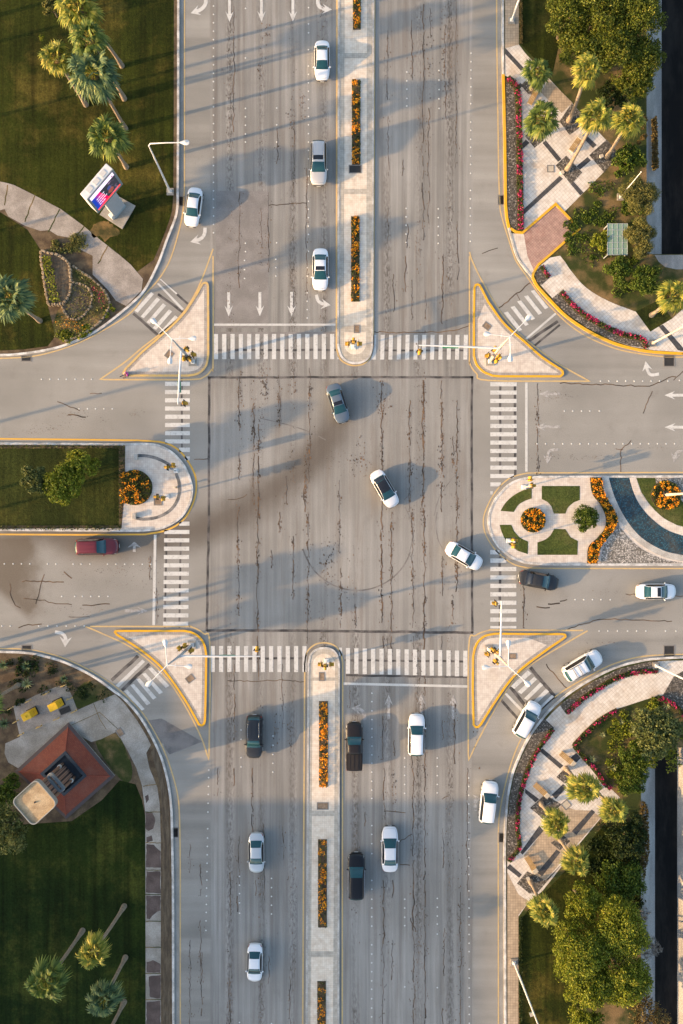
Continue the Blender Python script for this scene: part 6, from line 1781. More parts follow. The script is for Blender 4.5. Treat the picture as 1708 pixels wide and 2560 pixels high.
for key, base, junc, top, lamps, tip, sign, headp, heads, pm, sgm, lab in MAST:
    b = W(base[0], base[1], .12); HT, HJ = 12.3, 7.0
    t = thing('signal_mast', lab, 'traffic light', (b.x, b.y, .12), 0, 'signal masts with lamps on the four islands')
    def rel(p, h): v = W(p[0], p[1], h); return Vector((v.x - b.x, v.y - b.y, h - .12))
    mb = MB(); mb.box((0, 0, .06), (.95, .95, .12)); mb.build('footing', M['concrete'], t)
    mb = MB(); mb.box((0, 0, .2), (.5, .5, .2), 0, .7); mb.build('base_plate', M['steel_white'], t)
    jt = rel(junc, HJ); tp = rel(top, HT)
    jt = Vector((0, 0, HJ - .12)) * .0 + Vector((tp.x * HJ / HT, tp.y * HJ / HT, HJ - .12)) * .5 + jt * .5
    mb = MB(); mb.tube([(0, 0, .12), jt * .5, jt, tp], [.19, .17, .145, .07], 12); mb.build('pole', M[pm], t, True)
    mb = MB(); mb.tube([jt + Vector((0, 0, -.18)), jt + Vector((0, 0, .22))], .22, 12); mb.build('collar', M['steel_grey'], t, True)
    e = rel(tip, 7.1); mid = (jt + e) / 2 + Vector((0, 0, .15))
    mb = MB(); mb.tube([jt, mid, e], [.13, .1, .065], 10); mb.build('mast_arm', M['steel_white'], t, True)
    for i, l in enumerate(lamps):
        q = rel(l, HT - .05); d = (q - tp).normalized(); an = math.atan2(d.y, d.x)
        arm = MB(); arm.tube([tp, (tp + q) / 2 + Vector((0, 0, .12)), q], [.055, .045, .04], 8)
        ar = arm.build('lamp_arm', M['steel_white'], t, True)
        mb = MB()
        def pp(x, y, z, q=q, an=an): return (q.x + x * math.cos(an) - y * math.sin(an), q.y + x * math.sin(an) + y * math.cos(an), q.z + z)
        mb.rings([[pp(x, y * w, z) for y, z in ((-1, 0), (-.7, .09), (0, .13), (.7, .09), (1, 0), (0, -.05))] for x, w in ((-.3, .06), (-.1, .12), (.12, .25), (.4, .26), (.55, .15))]); mb.build('lamp_head', M['steel_white'], ar, 60)
        if i > 0:
            mq = tp.lerp(q, .42); mb = MB(); mb.box((mq.x, mq.y, mq.z + .08), (.06, .5, .06), an); mb.build('detector_bar', M['steel_white'], ar)
    s0, s1 = rel(sign[0], 6.7), rel(sign[1], 6.7); sd = (s1 - s0); an = math.atan2(sd.y, sd.x); sm_ = (s0 + s1) / 2
    fa = math.atan2(-sm_.y - b.y, -sm_.x - b.x)
    L = sd.length
    pn = bpy.data.objects.new('street_sign', None); COL.objects.link(pn); pn.parent = t; pn.location = sm_; pn.rotation_euler = (R(-18 if key in ('ne', 'sw') else 18) * (1 if key in ('ne', 'nw') else 1), 0, an); pn.empty_display_size = .1
    mb = MB(); mb.box((0, 0, 0), (L, .05, .62)); mb.build('panel', M[sgm], pn)
    if sgm == 'sign_green':
        for sy in (-.032, .032):
            xx = -L / 2 + .15
            while xx < L / 2 - .3:
                w = random.uniform(.2, .4)
                mb = MB(); mb.box((xx + w / 2, sy, .03 + random.uniform(-.03, .03)), (w, .012, .13)); mb.build('lettering', M['sign_text'], pn); xx += w + .09
    # head at the arm tip hangs beside the arm
    hp = rel(headp, 6.5)
    out = Vector((-b.x, -b.y, 0)).normalized()
    fc = {'nw': R(-115), 'ne': R(-90), 'se': R(180), 'sw': R(90)}[key]
    fc = {'nw': 0, 'ne': R(-90), 'se': R(180), 'sw': R(90)}[key]
    signal_head(t, hp, fc)
    ap = e.lerp(jt, max(0, min(1, (hp - e).dot(jt - e) / (jt - e).length_squared)))
    mb = MB(); mb.tube([ap, hp + Vector((0, 0, .3))], .03, 6); mb.build('head_bracket', M['steel_grey'], t, True)
    for k, (hx, hy, hz) in enumerate(heads):
        q = rel((hx, hy), hz + .4)
        fcs = {'nw': (R(-45), 0, R(-90), R(-45)), 'ne': (R(180), R(-45), R(-90), R(90)), 'se': (R(135), R(180), R(45), R(-45)), 'sw': (R(90), R(135), 0)}[key]
        signal_head(t, q, fcs[k % len(fcs)])
        pz = Vector((tp.x, tp.y, tp.z)) * (q.z / tp.z)
        mb = MB(); mb.tube([pz, q], .03, 6); mb.build('head_bracket', M['steel_grey'], t, True)

# short signal posts on the medians
GPs = 'short signal posts on the median tips'
for lab, base, hp, pc, faces in (
        ('three headed signal post on the nose of the upper reservation', (884, 868), [(872, 858, 2.7), (884, 854, 3.2), (896, 858, 2.7)], 'steel_white', (R(180), R(90), 0)),
        ('three headed signal post on the nose of the lower reservation', (817, 1652), [(804, 1662, 2.7), (813, 1665, 3.2), (826, 1662, 2.7)], 'steel_white', (R(180), R(-90), 0)),
        ('signal post on the dark stone arc of the left median tip', (440, 1177), [(432, 1166, 3.0), (420, 1168, 3.0)], 'steel_grey', (R(90), R(180))),
        ('signal post beside the square grate of the left median tip', (418, 1241), [(407, 1243, 3.0), (394, 1242, 3.2)], 'steel_grey', (R(-90), R(180))),
        ('signal post at the upper rim of the garden island', (1310, 1218), [(1327, 1200, 2.6), (1330, 1214, 2.8)], 'steel_beige', (R(90), 0)),
        ('signal post on the lower lawn patch of the garden island', (1271, 1352), [(1285, 1351, 2.6), (1285, 1362, 2.9)], 'steel_white', (0, R(-90)))):
    b = W(base[0], base[1], .12)
    t = thing('signal_post', lab, 'traffic light', (b.x, b.y, .12), 0, GPs)
    mb = MB(); mb.box((0, 0, .1), (.55, .55, .2), 0, .8); mb.build('footing', M['steel_white'], t)
    mb = MB(); mb.tube([(0, 0, .2), (0, 0, 3.6)], [.085, .075], 10); mb.build('pole', M[pc], t, True)
    for (hx, hy, hz), fc in zip(hp, faces):
        v = W(hx, hy, hz + .4); q = Vector((v.x - b.x, v.y - b.y, hz))
        signal_head(t, q, fc)
        mb = MB(); mb.tube([(0, 0, hz + .25), (q.x, q.y, hz + .25)], .028, 6); mb.tube([(0, 0, hz - .25), (q.x, q.y, hz - .25)], .028, 6); mb.build('head_bracket', M['steel_grey'], t, True)

# ------------------------------------------------------------------ lamp posts and other poles
def lamp_post(label, base, elbow, lamp, h, mat, name='street_lamp', rad=(.13, .075)):
    b = W(base[0], base[1], .1); e = W(elbow[0], elbow[1], h)
    t = thing(name, label, 'lamp post', (b.x, b.y, .1), 0)
    e = Vector((e.x - b.x, e.y - b.y, h))
    mb = MB(); mb.box((0, 0, .08), (.8, .8, .16)); mb.build('footing', M['concrete'], t)
    mb = MB(); mb.box((0, 0, .26), (.4, .4, .22), 0, .8); mb.build('base_plate', M[mat], t)
    if lamp:
        l = W(lamp[0], lamp[1], h + .3); l = Vector((l.x - b.x, l.y - b.y, h + .3)); d = (l - e).normalized()
        mb = MB(); mb.tube([(0, 0, .1), e * .5, e * .97, e + d * .25 + Vector((0, 0, .05)), (e + l) / 2 + Vector((0, 0, .1)), l], [rad[0], .11, rad[1], .07, .06, .05], 10); mb.build('pole', M[mat], t, True)
        an = math.atan2(d.y, d.x); mb = MB()
        def pp(x, y, z): return (l.x + x * math.cos(an) - y * math.sin(an), l.y + x * math.sin(an) + y * math.cos(an), l.z + z)
        mb.rings([[pp(x, y * w, z) for y, z in ((-1, 0), (-.7, .1), (0, .14), (.7, .1), (1, 0), (0, -.05))] for x, w in ((-.3, .07), (-.1, .14), (.15, .27), (.45, .28), (.65, .16))]); mb.build('lamp_head', M['steel_white'], t, 60)
        mb = MB(); mb.tube([pp(.3, 0, .1), pp(.3, 0, .22)], .06, 8); mb.build('photocell', M['steel_grey'], t)
    else:
        mb = MB(); mb.tube([(0, 0, .1), e], rad, 10); mb.build('pole', M[mat], t, True)
    return t


lamp_post('white street lamp on the left lawn with arm over the kerb', (426, 480), (371, 361), (458, 357.5), 11.4, 'steel_white')
lamp_post('street lamp at the top edge on the upper right pavement', (1279, 53), (1332, -100), (1250, -104), 11.4, 'steel_white')
lamp_post('street lamp leaning out at the bottom edge beside the brown pavement', (1285, 2405), (1352, 2578), (1270, 2582), 11.4, 'steel_white')
lamp_post('pale lamp post on the curved sidewalk at the right edge', (1632, 858), (1745, 797), (1740, 880), 11.0, 'steel_beige')
lamp_post('beige lamp post in the round marigold bed of the garden island', (1664, 1237), (1770, 1230), (1775, 1310), 11.0, 'steel_beige', rad=(.2, .1))
lamp_post('white lamp post at the upper end of the lower right pavement', (1640, 1664), (1742, 1713), (1735, 1640), 11.0, 'steel_white')
lamp_post('thin pale post leaning among the weeds of the upper right park', (1551, 493), (1603, 430), None, 7.0, 'steel_white', 'flag_post', (.07, .045))

# ------------------------------------------------------------------ yellow cabinets and wheel stops
for lab, foot, an, sz in (('yellow electric cabinet with a cap on top, left of the pair', (83, 1780), 25, (1.05, .85, 2.0)), ('plain yellow electric cabinet, right of the pair', (148, 1757), 25, (1.05, .85, 2.0))):
    b = W(foot[0], foot[1], .1)
    t = thing('electric_cabinet', lab, 'cabinet', (b.x, b.y, .11), R(an), 'yellow electric cabinets')
    mb = MB(); mb.box((0, 0, .06), (sz[0] + .2, sz[1] + .2, .12)); mb.build('plinth', M['trim'], t)
    mb = MB(); mb.box((0, 0, .12 + sz[2] / 2), sz, 0, 1, .04); mb.build('case', M['yellow_box'], t, 40)
    for k in (-.25, .25):
        mb = MB(); mb.box((sz[0] / 2 + .012, k * sz[1] * .95, .15 + sz[2] / 2), (.024, sz[1] * .44, sz[2] * .88)); d = mb.build('door', M['yellow_box'], t)
        mb = MB(); mb.box((sz[0] / 2 + .04, k * .3, 1.1), (.04, .03, .18)); mb.build('handle', M['black'], d)
    if 'cap' in lab:
        mb = MB(); mb.tube([(-.1, 0, 2.1), (-.1, 0, 2.25)], .14, 10); mb.build('vent_cap', M['yellow_box'], t, True)
GW2 = 'yellow guard rails around the cabinet pad'
for i, (x, y, an, lab) in enumerate(((28, 1770, 30, 'yellow guard rail at the left corner of the cabinet pad'), (72, 1752, 28, 'yellow guard rail behind the left cabinet'), (117, 1733, 26, 'yellow guard rail behind the right cabinet'), (160, 1713, 20, 'yellow guard rail at the top corner of the cabinet pad'), (175, 1746, 22, 'yellow guard rail on the right rim of the cabinet pad'), (186, 1778, 28, 'yellow guard rail below the square grate of the cabinet pad'), (142, 1797, 25, 'yellow guard rail on the front rim of the cabinet pad'), (99, 1816, 25, 'worn yellow guard rail near the front left of the pad'), (54, 1835, 28, 'yellow guard rail at the lower corner of the cabinet pad'), (41, 1803, 30, 'yellow guard rail just left of the left cabinet'))):
    b = W(x, y, .1); t = thing('guard_rail', lab, 'guard rail', (b.x, b.y, .1), R(an), GW2)
    mb = MB(); mb.tube([(-.28, 0, 0), (-.28, 0, .5), (.28, 0, .5), (.28, 0, 0)], .05, 8); mb.build('rail', M['ykerb_old'], t, True)
    mb = MB(); mb.box((-.28, 0, .015), (.16, .16, .03)); mb.box((.28, 0, .015), (.16, .16, .03)); mb.build('foot_plate', M['ykerb_old'], t)

# ------------------------------------------------------------------ drains, covers and grates
def grate(label, x, y, wpx, hpx, an=0, frame=True, mat='dark_grate', z=.006, name='drain_grate', cat='drain', vert=True):
    b = W(x, y, 0); w, h = wpx / S, hpx / S
    t = thing(name, label, cat, (b.x, b.y, z), R(an))
    if frame:
        mb = MB()
        for sx in (-1, 1): mb.box((sx * (w / 2 + .05), 0, .01), (.1, h + .2, .024))
        for sy in (-1, 1): mb.box((0, sy * (h / 2 + .05), .01), (w, .1, .024))
        mb.build('frame', M['grate_frame'], t)
    mb = MB(); mb.quad((-w / 2, -h / 2, .002), (w / 2, -h / 2, .002), (w / 2, h / 2, .002), (-w / 2, h / 2, .002)); mb.build('pit', M['black'] if mat == 'dark_grate' else M[mat], t)
    if mat == 'dark_grate':
        mb = MB(); n = max(3, int((w if vert else h) / .14))
        for i in range(n):
            k = (i + .5) / n - .5
            mb.box((k * w, 0, .012), (.05, h, .02)) if vert else mb.box((0, k * h, .012), (w, .05, .02))
        mb.build('bars', M['dark_grate'], t)
    return t


grate('gutter drain beside the white saloon in the left slip lane', 455, 503, 13, 22)
grate('gutter drain below the stone planter', 66, 896, 22, 12)
grate('gutter drain at the left edge above the cabinets', 67, 1620, 22, 12)
grate('gutter drain at the yellow kerb of the straight pink border', 1253, 500, 13, 22)
grate('large drain grate under the right end of the curved yellow kerb', 1673, 902, 24, 26, vert=True)
grate('large drain grate at the right edge of the lower slip lane', 1673, 1629, 24, 28)
grate('gutter drain beside the brown soil strip at the lower left', 440, 2081, 11, 22)
grate('gutter drain beside the lower right pink border', 1254, 2094, 12, 22)
for lab, x, y, w, h, an, m in (('double iron cover at the end of the long orange bed', 888, 424, 28, 17, 0, 'dark_grate'), ('small rusty cover on the nose of the upper reservation', 892, 823, 11, 17, 0, 'rust_cover'), ('small rusty cover on the nose of the lower reservation', 805, 1691, 11, 18, 0, 'rust_cover'), ('wide rusty cover between two orange beds of the lower reservation', 807, 2014, 25, 14, 0, 'rust_cover'), ('tilted rusty cover on the upper left island', 424, 887, 14, 16, -38, 'rust_cover'), ('tilted rusty cover on the upper right island', 1217, 816, 16, 12, -38, 'rust_cover'), ('rusty cover under the lamp arm of the lower right island', 1281, 1640, 16, 11, 0, 'rust_cover'), ('tilted rusty cover on the lower left island', 476, 1696, 17, 13, 38, 'rust_cover'), ('square iron cover on the left median tip', 396, 1254, 17, 15, 0, 'rust_cover'), ('mesh cover on the concrete beside the right yellow cabinet', 164, 1775, 28, 15, 22, 'dark_grate'), ('reddish cover in the pavement below the lower left zebra crossing', 301, 1830, 12, 17, 34, 'rust_cover')):
    grate(lab, x, y, w, h, an, True, m, .132, 'service_cover', 'cover')
for lab, x, y, s, an in (('pale utility lid on the upper plaza beside the middle pebble square', 1376, 423, 14, 0), ('pale utility lid on the lower plaza near the big palm', 1415, 2011, 16, 40)):
    grate(lab, x, y, s, s, an, True, 'block', .125, 'service_cover', 'cover')
for lab, x, y in (('small white junction box beside the outer pebble square palm', 1503, 392), ('small white junction box in the pebble square of the lower plaza', 1356, 2013), ('small white junction box beside the lowest plaza palm', 1320, 2196), ('small pale junction box at the middle pebble square palm', 1405, 432), ('small green junction box on the lower right lawn', 1328, 2534)):
    b = W(x, y, .15); t = thing('junction_box', lab, 'junction box', (b.x, b.y, .115), R(20))
    mb = MB(); mb.box((0, 0, .12), (.36, .36, .24), 0, 1, .03); mb.build('box', M['sign_pale'] if 'green' in lab else M['steel_white'], t, 40)
    mb = MB(); mb.box((0, 0, .25), (.42, .42, .04)); mb.build('lid', M['block'], t)

# benches: slatted timber seat between precast blocks
for lab, x, y, an in (('timber bench under the low palms at the top of the upper plaza', 1333, 243, 62), ('timber bench beside the trunk in the middle of the upper plaza', 1439, 361, 55), ('timber bench at the upper end of the lower right plaza', 1352, 1974, -42), ('long timber bench at the foot of the lower right plaza', 1327, 2159, -58), ('timber bench next to the red pink garden border', 1417, 1895, -40)):
    b = W(x, y, .4); t = thing('bench', lab, 'bench', (b.x, b.y, .115), R(an), 'timber benches on the plazas')
    mb = MB()
    for k in range(4): mb.box((-.15, -.24 + .16 * k, .43), (1.7, .13, .05))
    mb.build('seat', M['wood'], t)
    mb = MB()
    for sx in (-.8, .2): mb.box((sx, 0, .2), (.12, .55, .4))
    mb.build('leg', M['steel_grey'], t)
    mb = MB(); mb.box((.98, 0, .25), (.5, .62, .5), 0, 1, .03); mb.build('end_block', M['block'], t, 40)

# pale glass roof over a pit
b = W(1543, 599, 1.6)
t = thing('glass_shelter', 'low shelter with a pale green glass roof among the bushes', 'shelter', (b.x, b.y, .1), 0)
mb = MB()
for sx in (-1, 1):
    for sy in (-1, 1): mb.box((sx * 1.05, sy * 1.7, .75), (.09, .09, 1.5))
mb.build('post', M['steel_grey'], t)
mb = MB(); mb.box((0, 0, 1.56), (2.3, 3.6, .05)); mb.build('roof_glass', plain('pale_green_glass', (0.22, 0.31, 0.23), .25), t)
mb = MB()
for i in range(5): mb.box((-1.15 + .575 * i, 0, 1.60), (.03, 3.64, .04))
for j in range(6): mb.box((0, -1.8 + .72 * j, 1.612), (2.34, .03, .04))
mb.build('glazing_bars', M['steel_grey'], t)
b = W(341, 1143, .2)
for lab, x, y in (('low stone seat block at the upper end of the dark arc', 341, 1143), ('low stone seat block at the lower end of the dark arc', 337, 1290)):
    b = W(x, y, .2); t = thing('stone_bench', lab, 'seat', (b.x, b.y, .12), 0)
    mb = MB(); mb.box((0, 0, .2), (.36, .62, .4), 0, .95, .03); mb.build('block', M['block'], t, 40)
    mb = MB(); mb.box((0, 0, .42), (.42, .68, .05), 0, 1, .012); mb.build('top_slab', M['kerb'], t, 40)
b = W(440, 1218, .3); t = thing('bollard', 'small brown bollard beside the dark arc of the left median tip', 'bollard', (b.x, b.y, .12), 0)
mb = MB(); mb.tube([(0, 0, 0), (0, 0, .7)], [.12, .1], 10); mb.build('post', M['wood'], t, True)
mb = MB(); mb.tube([(0, 0, .7), (0, 0, .78)], [.14, .1], 10); mb.build('cap', M['block'], t, True)

# ------------------------------------------------------------------ road studs
STUDS = {
    'row beside the left slip lane of the upper road': [(534 - .0 * i, 15 + 21 * i) for i in range(28)],
    'second row from the left on the upper road': [(614, y) for y in (21, 145, 271, 292, 313, 335, 355, 608, 629)] + [(611.5, y) for y in (651, 674, 696)],
    'third row from the left on the upper road': [(692, y) for y in (270, 312, 355, 607)] + [(690, y) for y in (648, 669, 690)],
    'row beside the waiting cars of the upper road': [(771.5, y) for y in (19, 60, 82, 124, 165, 186, 207, 228, 249, 270, 291, 312, 334, 355, 376, 397, 440, 461, 503, 523, 544, 565, 586, 628)] + [(768.5, y) for y in (669, 690, 732, 753, 774, 795)],
    'left row on the empty half of the upper road': [(1017.5, y) for y in (180, 202, 223, 246, 265)] + [(1015.5, y) for y in (521, 542, 563, 585, 606)],
    'middle row on the empty half of the upper road': [(1098, y) for y in (176, 200, 224, 247, 271)] + [(1096, y) for y in (522, 544, 566, 588, 608)],
    'right row of the upper road': [(1178.5 - .004 * y, y) for y in (133, 154, 175, 196, 217, 238, 259, 305, 326, 348, 368, 390, 411, 433, 476, 497, 520, 540, 562, 583, 603)],
    'row under the upper right island': [(1501.5 + 21.1 * k, 952.5) for k in range(9)] + [(1699, 951)],
    'short row between the white arrows of the right road': [(x, 1027.5) for x in (1411, 1432, 1454, 1475, 1499)],
    'long row of the right road above the garden island': [(1343 + 21.5 * k, 1109.5) for k in range(17)],
    'row in front of the white saloon on the right road': [(x, 1499) for x in (1438, 1460, 1481.5, 1503, 1526)],
    'row beside the tip of the lower right island': [(x, 1577.5) for x in (1498, 1520, 1544, 1569, 1592, 1615, 1664, 1690)],
    'outer row of the lower left lanes': [(603, y) for y in (1825, 1848, 1894, 1917)] + [(599, y) for y in (2191, 2213, 2234, 2257, 2283, 2556)],
    'inner row of the lower left lanes': [(682.5, y) for y in (1840, 1863, 1886, 1908, 1930)] + [(679, y) for y in (2196, 2219, 2241, 2263, 2285, 2559)],
    'row between pickup and white crossover': [(930 - .0008 * (y - 1733), y) for y in (1733, 1754, 1777, 1799, 1822, 1843, 1865, 1887, 1908, 1930, 1953, 1975, 1996, 2064, 2086, 2109, 2134, 2201, 2223, 2248, 2270, 2292, 2315, 2362, 2385, 2407, 2429, 2452, 2473, 2497, 2520, 2542)],
    'second row of the lower right lanes': [(1012, y) for y in (1895, 1917, 1938, 1961, 1983, 2248, 2270, 2293, 2314, 2467)],
    'third row of the lower right lanes': [(1093.5, y) for y in (1895, 1916, 1939, 1961, 1982, 2246, 2268, 2290, 2310, 2335, 2469)],
    'row beside the lower right slip lane': [(1172 + .0025 * (y - 1945), y) for y in (1945, 1966, 1988, 2010, 2034, 2056, 2098, 2122, 2144, 2165, 2186, 2227, 2248, 2270, 2292, 2312, 2336, 2358, 2379, 2423, 2445, 2470, 2493, 2516, 2536, 2558)],
    'row beside the left slip lane of the lower road': [(522 - .0175 * (y - 1925), y) for y in (1925, 1944, 1966, 1986, 2008, 2030, 2072, 2095, 2116, 2137, 2158, 2179, 2200, 2220, 2240, 2261, 2281, 2302, 2326)],
    'upper row of the left road near the island tip': [(x, 948) for x in (104, 125, 146.5, 166, 188, 209, 229)],
    'lower row of the left road': [(x, 1022) for x in (198, 219, 239, 260, 281)],
    'row beside the red people carrier': [(x, 1409.5 + .003 * x) for x in (11, 33, 54, 75, 119, 140, 183, 203, 225, 269, 290, 312, 334, 356, 377)],
    'middle row of the lower left road': [(x, 1491) for x in (154.5, 187, 206, 227, 248, 270)],
    'row beside the faded turn arrow': [(x, 1565) for x in (5, 26, 97, 120, 143, 166, 188, 211)]}
mb = MB()
n = 10
mb.rings([[(r * math.cos(a), r * math.sin(a), z) for a in np.linspace(0, 2 * math.pi, n, endpoint=False)] for r, z in ((.085, 0), (.08, .012), (.05, .022), (.02, .025))])
proto = mb.build('road_stud', plain('stud_white', (0.66, 0.66, 0.63), .5), None, True)
first = True
for row, pts in STUDS.items():
    for x, y in pts:
        o = proto if first else proto.copy()
        if not first: COL.objects.link(o)
        first = False
        v = W(x, y); o.location = (v.x, v.y, .005)
        tag(o, 'white stud, ' + row, 'road stud', 'white road studs in the ' + row)

# ------------------------------------------------------------------ person sitting on the tip of the upper left island
def skinned(name, joints, links, mat, parent, root=0, sub=2):
    me = bpy.data.meshes.new(name)
    me.from_pydata([j[:3] for j in joints], links, [])
    me.materials.append(mat)
    o = bpy.data.objects.new(name, me); COL.objects.link(o); o.parent = parent
    o.modifiers.new('Skin', 'SKIN')
    for i, j in enumerate(joints):
        sv = me.skin_vertices[0].data[i]; r = j[3]; sv.radius = (r, r) if not isinstance(r, tuple) else r
        sv.use_root = (i == root)
    o.modifiers['Skin'].use_smooth_shade = True
    s = o.modifiers.new('Subdivision', 'SUBSURF'); s.levels = sub; s.render_levels = sub
    return o


b = W(320, 936, .12)
t = thing('person', 'person in magenta top and dark jeans sitting on the upper left island tip', 'person', (b.x, b.y, .12), R(205))
skin = plain('skin', (0.36, 0.2, 0.13), .55); cloth = plain('magenta_cotton', (0.62, 0.07, 0.4), .85); jeans = plain('dark_denim', (0.045, 0.06, 0.10), .9); hairm = plain('dark_hair', (0.015, 0.01, 0.012), .6)
# facing +x; seat at z=0.12
J = [(0, 0, .13, .13), (0, 0, .32, .125), (.02, 0, .52, .14), (.05, 0, .63, .06), (.07, 0, .72, .05), (.09, 0, .82, .095), (.10, 0, .90, .085)]
E_ = [(0, 1), (1, 2), (2, 3), (3, 4), (4, 5), (5, 6)]
def limb(pts, start):
    i = len(J); J.extend(pts); E_.append((start, i))
    for k in range(len(pts) - 1): E_.append((i + k, i + k + 1))
    return len(J) - 1
HB = []
for sg in (1, -1):
    limb([(.05, sg * .1, .12, .085), (.42, sg * .13, .20 if sg > 0 else .12, .065), (.50 if sg > 0 else .78, sg * .13, .0 if sg > 0 else .03, .045), (.60 if sg > 0 else .85, sg * .13, -.07 if sg > 0 else .06, .035)], 0)
    w = limb([(.02, sg * .19, .55, .055), (.12, sg * .24, .34, .042), (.32, sg * .14, .30, .03), (.38, sg * .12, .30, .032)], 2)
    for k in range(4):
        L = (.075, .088, .08, .062)[k]
        limb([(.41, sg * (.145 - .022 * k), .305, .010), (.41 + L * .6, sg * (.148 - .022 * k), .295, .009), (.41 + L * .85, sg * (.146 - .021 * k), .265, .008)], w)
    limb([(.375, sg * .085, .31, .011), (.41, sg * .066, .305, .010)], w)
skinned('body', J, E_, skin, t)
skinned('shirt', [(0, 0, .16, .16), (0, 0, .32, .155), (.02, 0, .5, .165), (.04, 0, .6, .09), (.02, .19, .55, .075), (.11, .235, .36, .06), (.02, -.19, .55, .075), (.11, -.235, .36, .06)], [(0, 1), (1, 2), (2, 3), (2, 4), (4, 5), (2, 6), (6, 7)], cloth, t)
skinned('trousers', [(0, 0, .14, .15), (.05, .1, .12, .105), (.42, .13, .20, .085), (.49, .13, .03, .065), (.05, -.1, .12, .105), (.42, -.13, .12, .085), (.76, -.13, .035, .065)], [(0, 1), (1, 2), (2, 3), (0, 4), (4, 5), (5, 6)], jeans, t)
skinned('hair', [(.05, 0, .9, .095), (.03, 0, .82, .09), (.0, 0, .70, .06)], [(0, 1), (1, 2)], hairm, t)
mb = MB(); mb.box((.185, .035, .84), (.02, .03, .018)); mb.box((.185, -.035, .84), (.02, .03, .018)); mb.build('eyes', M['black'], t)
mb = MB(); mb.tube([(.175, 0, .85), (.205, 0, .81)], [.012, .018], 6); mb.build('nose', skin, t)
for sg in (1, -1):
    mb = MB(); x0 = .60 if sg > 0 else .86; z0 = -.08 if sg > 0 else .06; mb.box((x0, sg * .13, z0), (.26, .1, .09), 0, .8, .02); mb.build('shoe', M['black'], t, 40)
b2 = W(311, 934, .3); t2 = thing('shopping_bag', 'small white bag with a red patch beside the sitting person', 'bag', (b2.x, b2.y, .0), R(70))
mb = MB(); mb.box((0, 0, .17), (.34, .2, .34), 0, .85, .03); mb.build('bag', M['steel_white'], t2, 40)
mb = MB(); mb.box((0, -.02, .345), (.14, .1, .03)); mb.build('patch', plain('red_patch', (0.6, 0.04, 0.06), .6), t2)
mb = MB(); mb.tube([(-.08, 0, .33), (-.06, 0, .44), (.06, 0, .44), (.08, 0, .33)], .01, 5); mb.build('handle', M['steel_white'], t2, True)

# ------------------------------------------------------------------ beyond the picture, to the west: palms, and unseen blocks added to throw long evening shadows
def block(label, x0, x1, y0, y1, h, mat):
    t = thing('shadow_block', label, 'shadow caster', ((x0 + x1) / 2, (y0 + y1) / 2, 0), 0)
    w, d = x1 - x0, y1 - y0
    mb = MB(); mb.box((0, 0, h / 2), (w, d, h)); mb.build('wall', mat, t)
    mb = MB()
    for sx in (-1, 1): mb.box((sx * (w / 2 - .15), 0, h + .4), (.3, d, .8))
    for sy in (-1, 1): mb.box((0, sy * (d / 2 - .15), h + .4), (w - .6, .3, .8))
    mb.build('parapet', mat, t)
    mb = MB(); mb.box((0, 0, h + .05), (w - .7, d - .7, .1)); mb.build('roof', M['concrete'], t)
    for fl in range(int(h / 3.3)):
        mb = MB(); nn = int(d / 4)
        for i in range(nn): mb.box((w / 2 + .02, -d / 2 + (i + .5) * d / nn, 1.7 + fl * 3.3), (.06, 1.6, 1.5))
        mb.build('windows', M['glass_dark'], t)
SH = [(-118, -84, -120, -60, 24), (-112, -84, -58, -37, 15.2)]
wallm = noisy('rendered_wall', (0.42, 0.36, 0.29), (0.5, 0.44, 0.36), .5, .9)
block('tall long unseen block added to cast shade, outside the lower left corner', *SH[0], wallm)
block('lower unseen block added to cast shade beside the tall one, outside the left edge', *SH[1], wallm)
GO = 'fan palms outside the left edge'
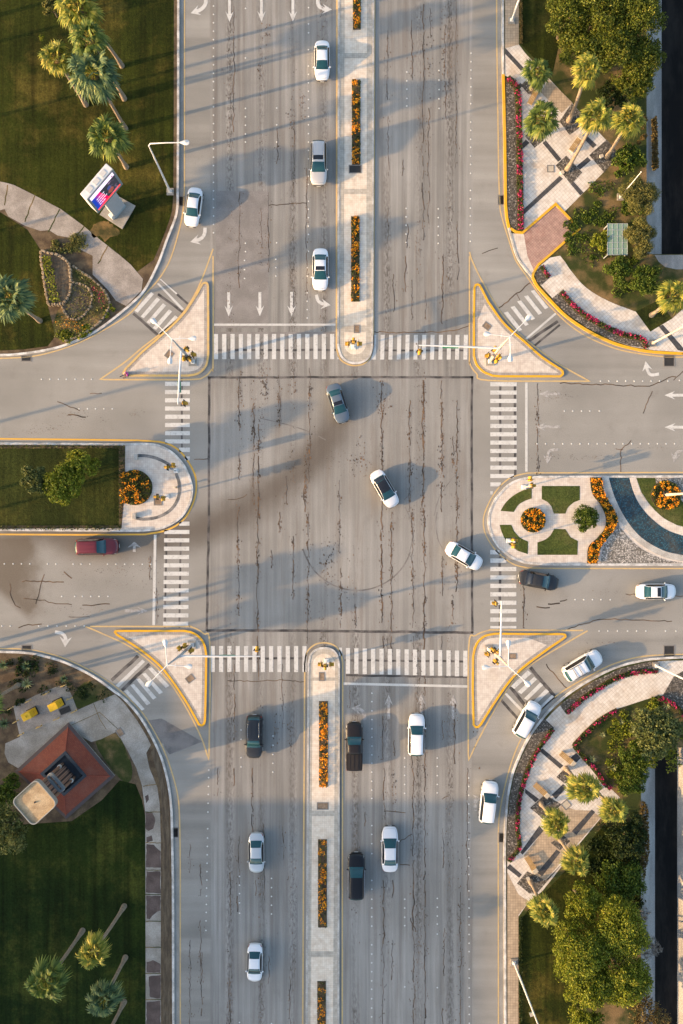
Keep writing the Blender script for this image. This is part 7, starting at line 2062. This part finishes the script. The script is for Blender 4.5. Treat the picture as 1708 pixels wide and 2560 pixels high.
for x, y, h in ((-150, 1640, 10), (-260, 1690, 11), (-120, 1745, 10), (-330, 1770, 12), (-420, 1380, 11), (-300, 1300, 11), (-520, 1190, 12), (-240, 640, 10), (-120, 320, 11), (-330, 190, 12), (-90, 60, 11)):
    k = 1 / (1 - h / HC)
    palm('fan palm standing outside the picture to the left', (x, y), (CX + (x - CX) * k, CY + (y - CY) * k), 50, 'green', h=h, group=GO)

# ------------------------------------------------------------------ light, sky, camera
ELEV, SLOPE = 13.5, math.degrees(math.atan(.262))
to_sun = Vector((-math.cos(R(ELEV)) * math.cos(R(SLOPE)), -math.cos(R(ELEV)) * math.sin(R(SLOPE)), math.sin(R(ELEV))))
sl = bpy.data.lights.new('Sun', 'SUN'); sl.energy = 3.0; sl.angle = R(0.6); sl.color = (1.0, .64, .31)
so = bpy.data.objects.new('Sun', sl); COL.objects.link(so); so.rotation_euler = to_sun.to_track_quat('Z', 'Y').to_euler(); so.location = to_sun * 200
w = bpy.data.worlds.new('World'); scene.world = w; w.use_nodes = True
nt = w.node_tree; nt.nodes.clear()
sk = nt.nodes.new('ShaderNodeTexSky'); sk.sky_type = 'NISHITA'; sk.sun_disc = False; sk.sun_elevation = R(ELEV)
sk.sun_rotation = math.atan2(to_sun.x, to_sun.y)
sk.air_density = 1.0; sk.dust_density = 3.0; sk.ozone_density = 1.0
bg = nt.nodes.new('ShaderNodeBackground'); bg.inputs['Strength'].default_value = 0.15
ow = nt.nodes.new('ShaderNodeOutputWorld')
nt.links.new(sk.outputs[0], bg.inputs[0]); nt.links.new(bg.outputs[0], ow.inputs[0])

cd = bpy.data.cameras.new('Camera'); cam = bpy.data.objects.new('Camera', cd); COL.objects.link(cam)
cam.location = (0, 0, HC); cam.rotation_euler = (0, 0, 0)
cd.sensor_fit = 'VERTICAL'; cd.sensor_height = 36; cd.sensor_width = 24
cd.lens = 36 * HC / (2560 / S); cd.clip_end = 5000; cd.clip_start = 1
scene.camera = cam
scene.view_settings.view_transform = 'Standard'; scene.view_settings.look = 'None'
scene.view_settings.exposure = 1.56; scene.view_settings.gamma = 1
scene.render.film_transparent = False
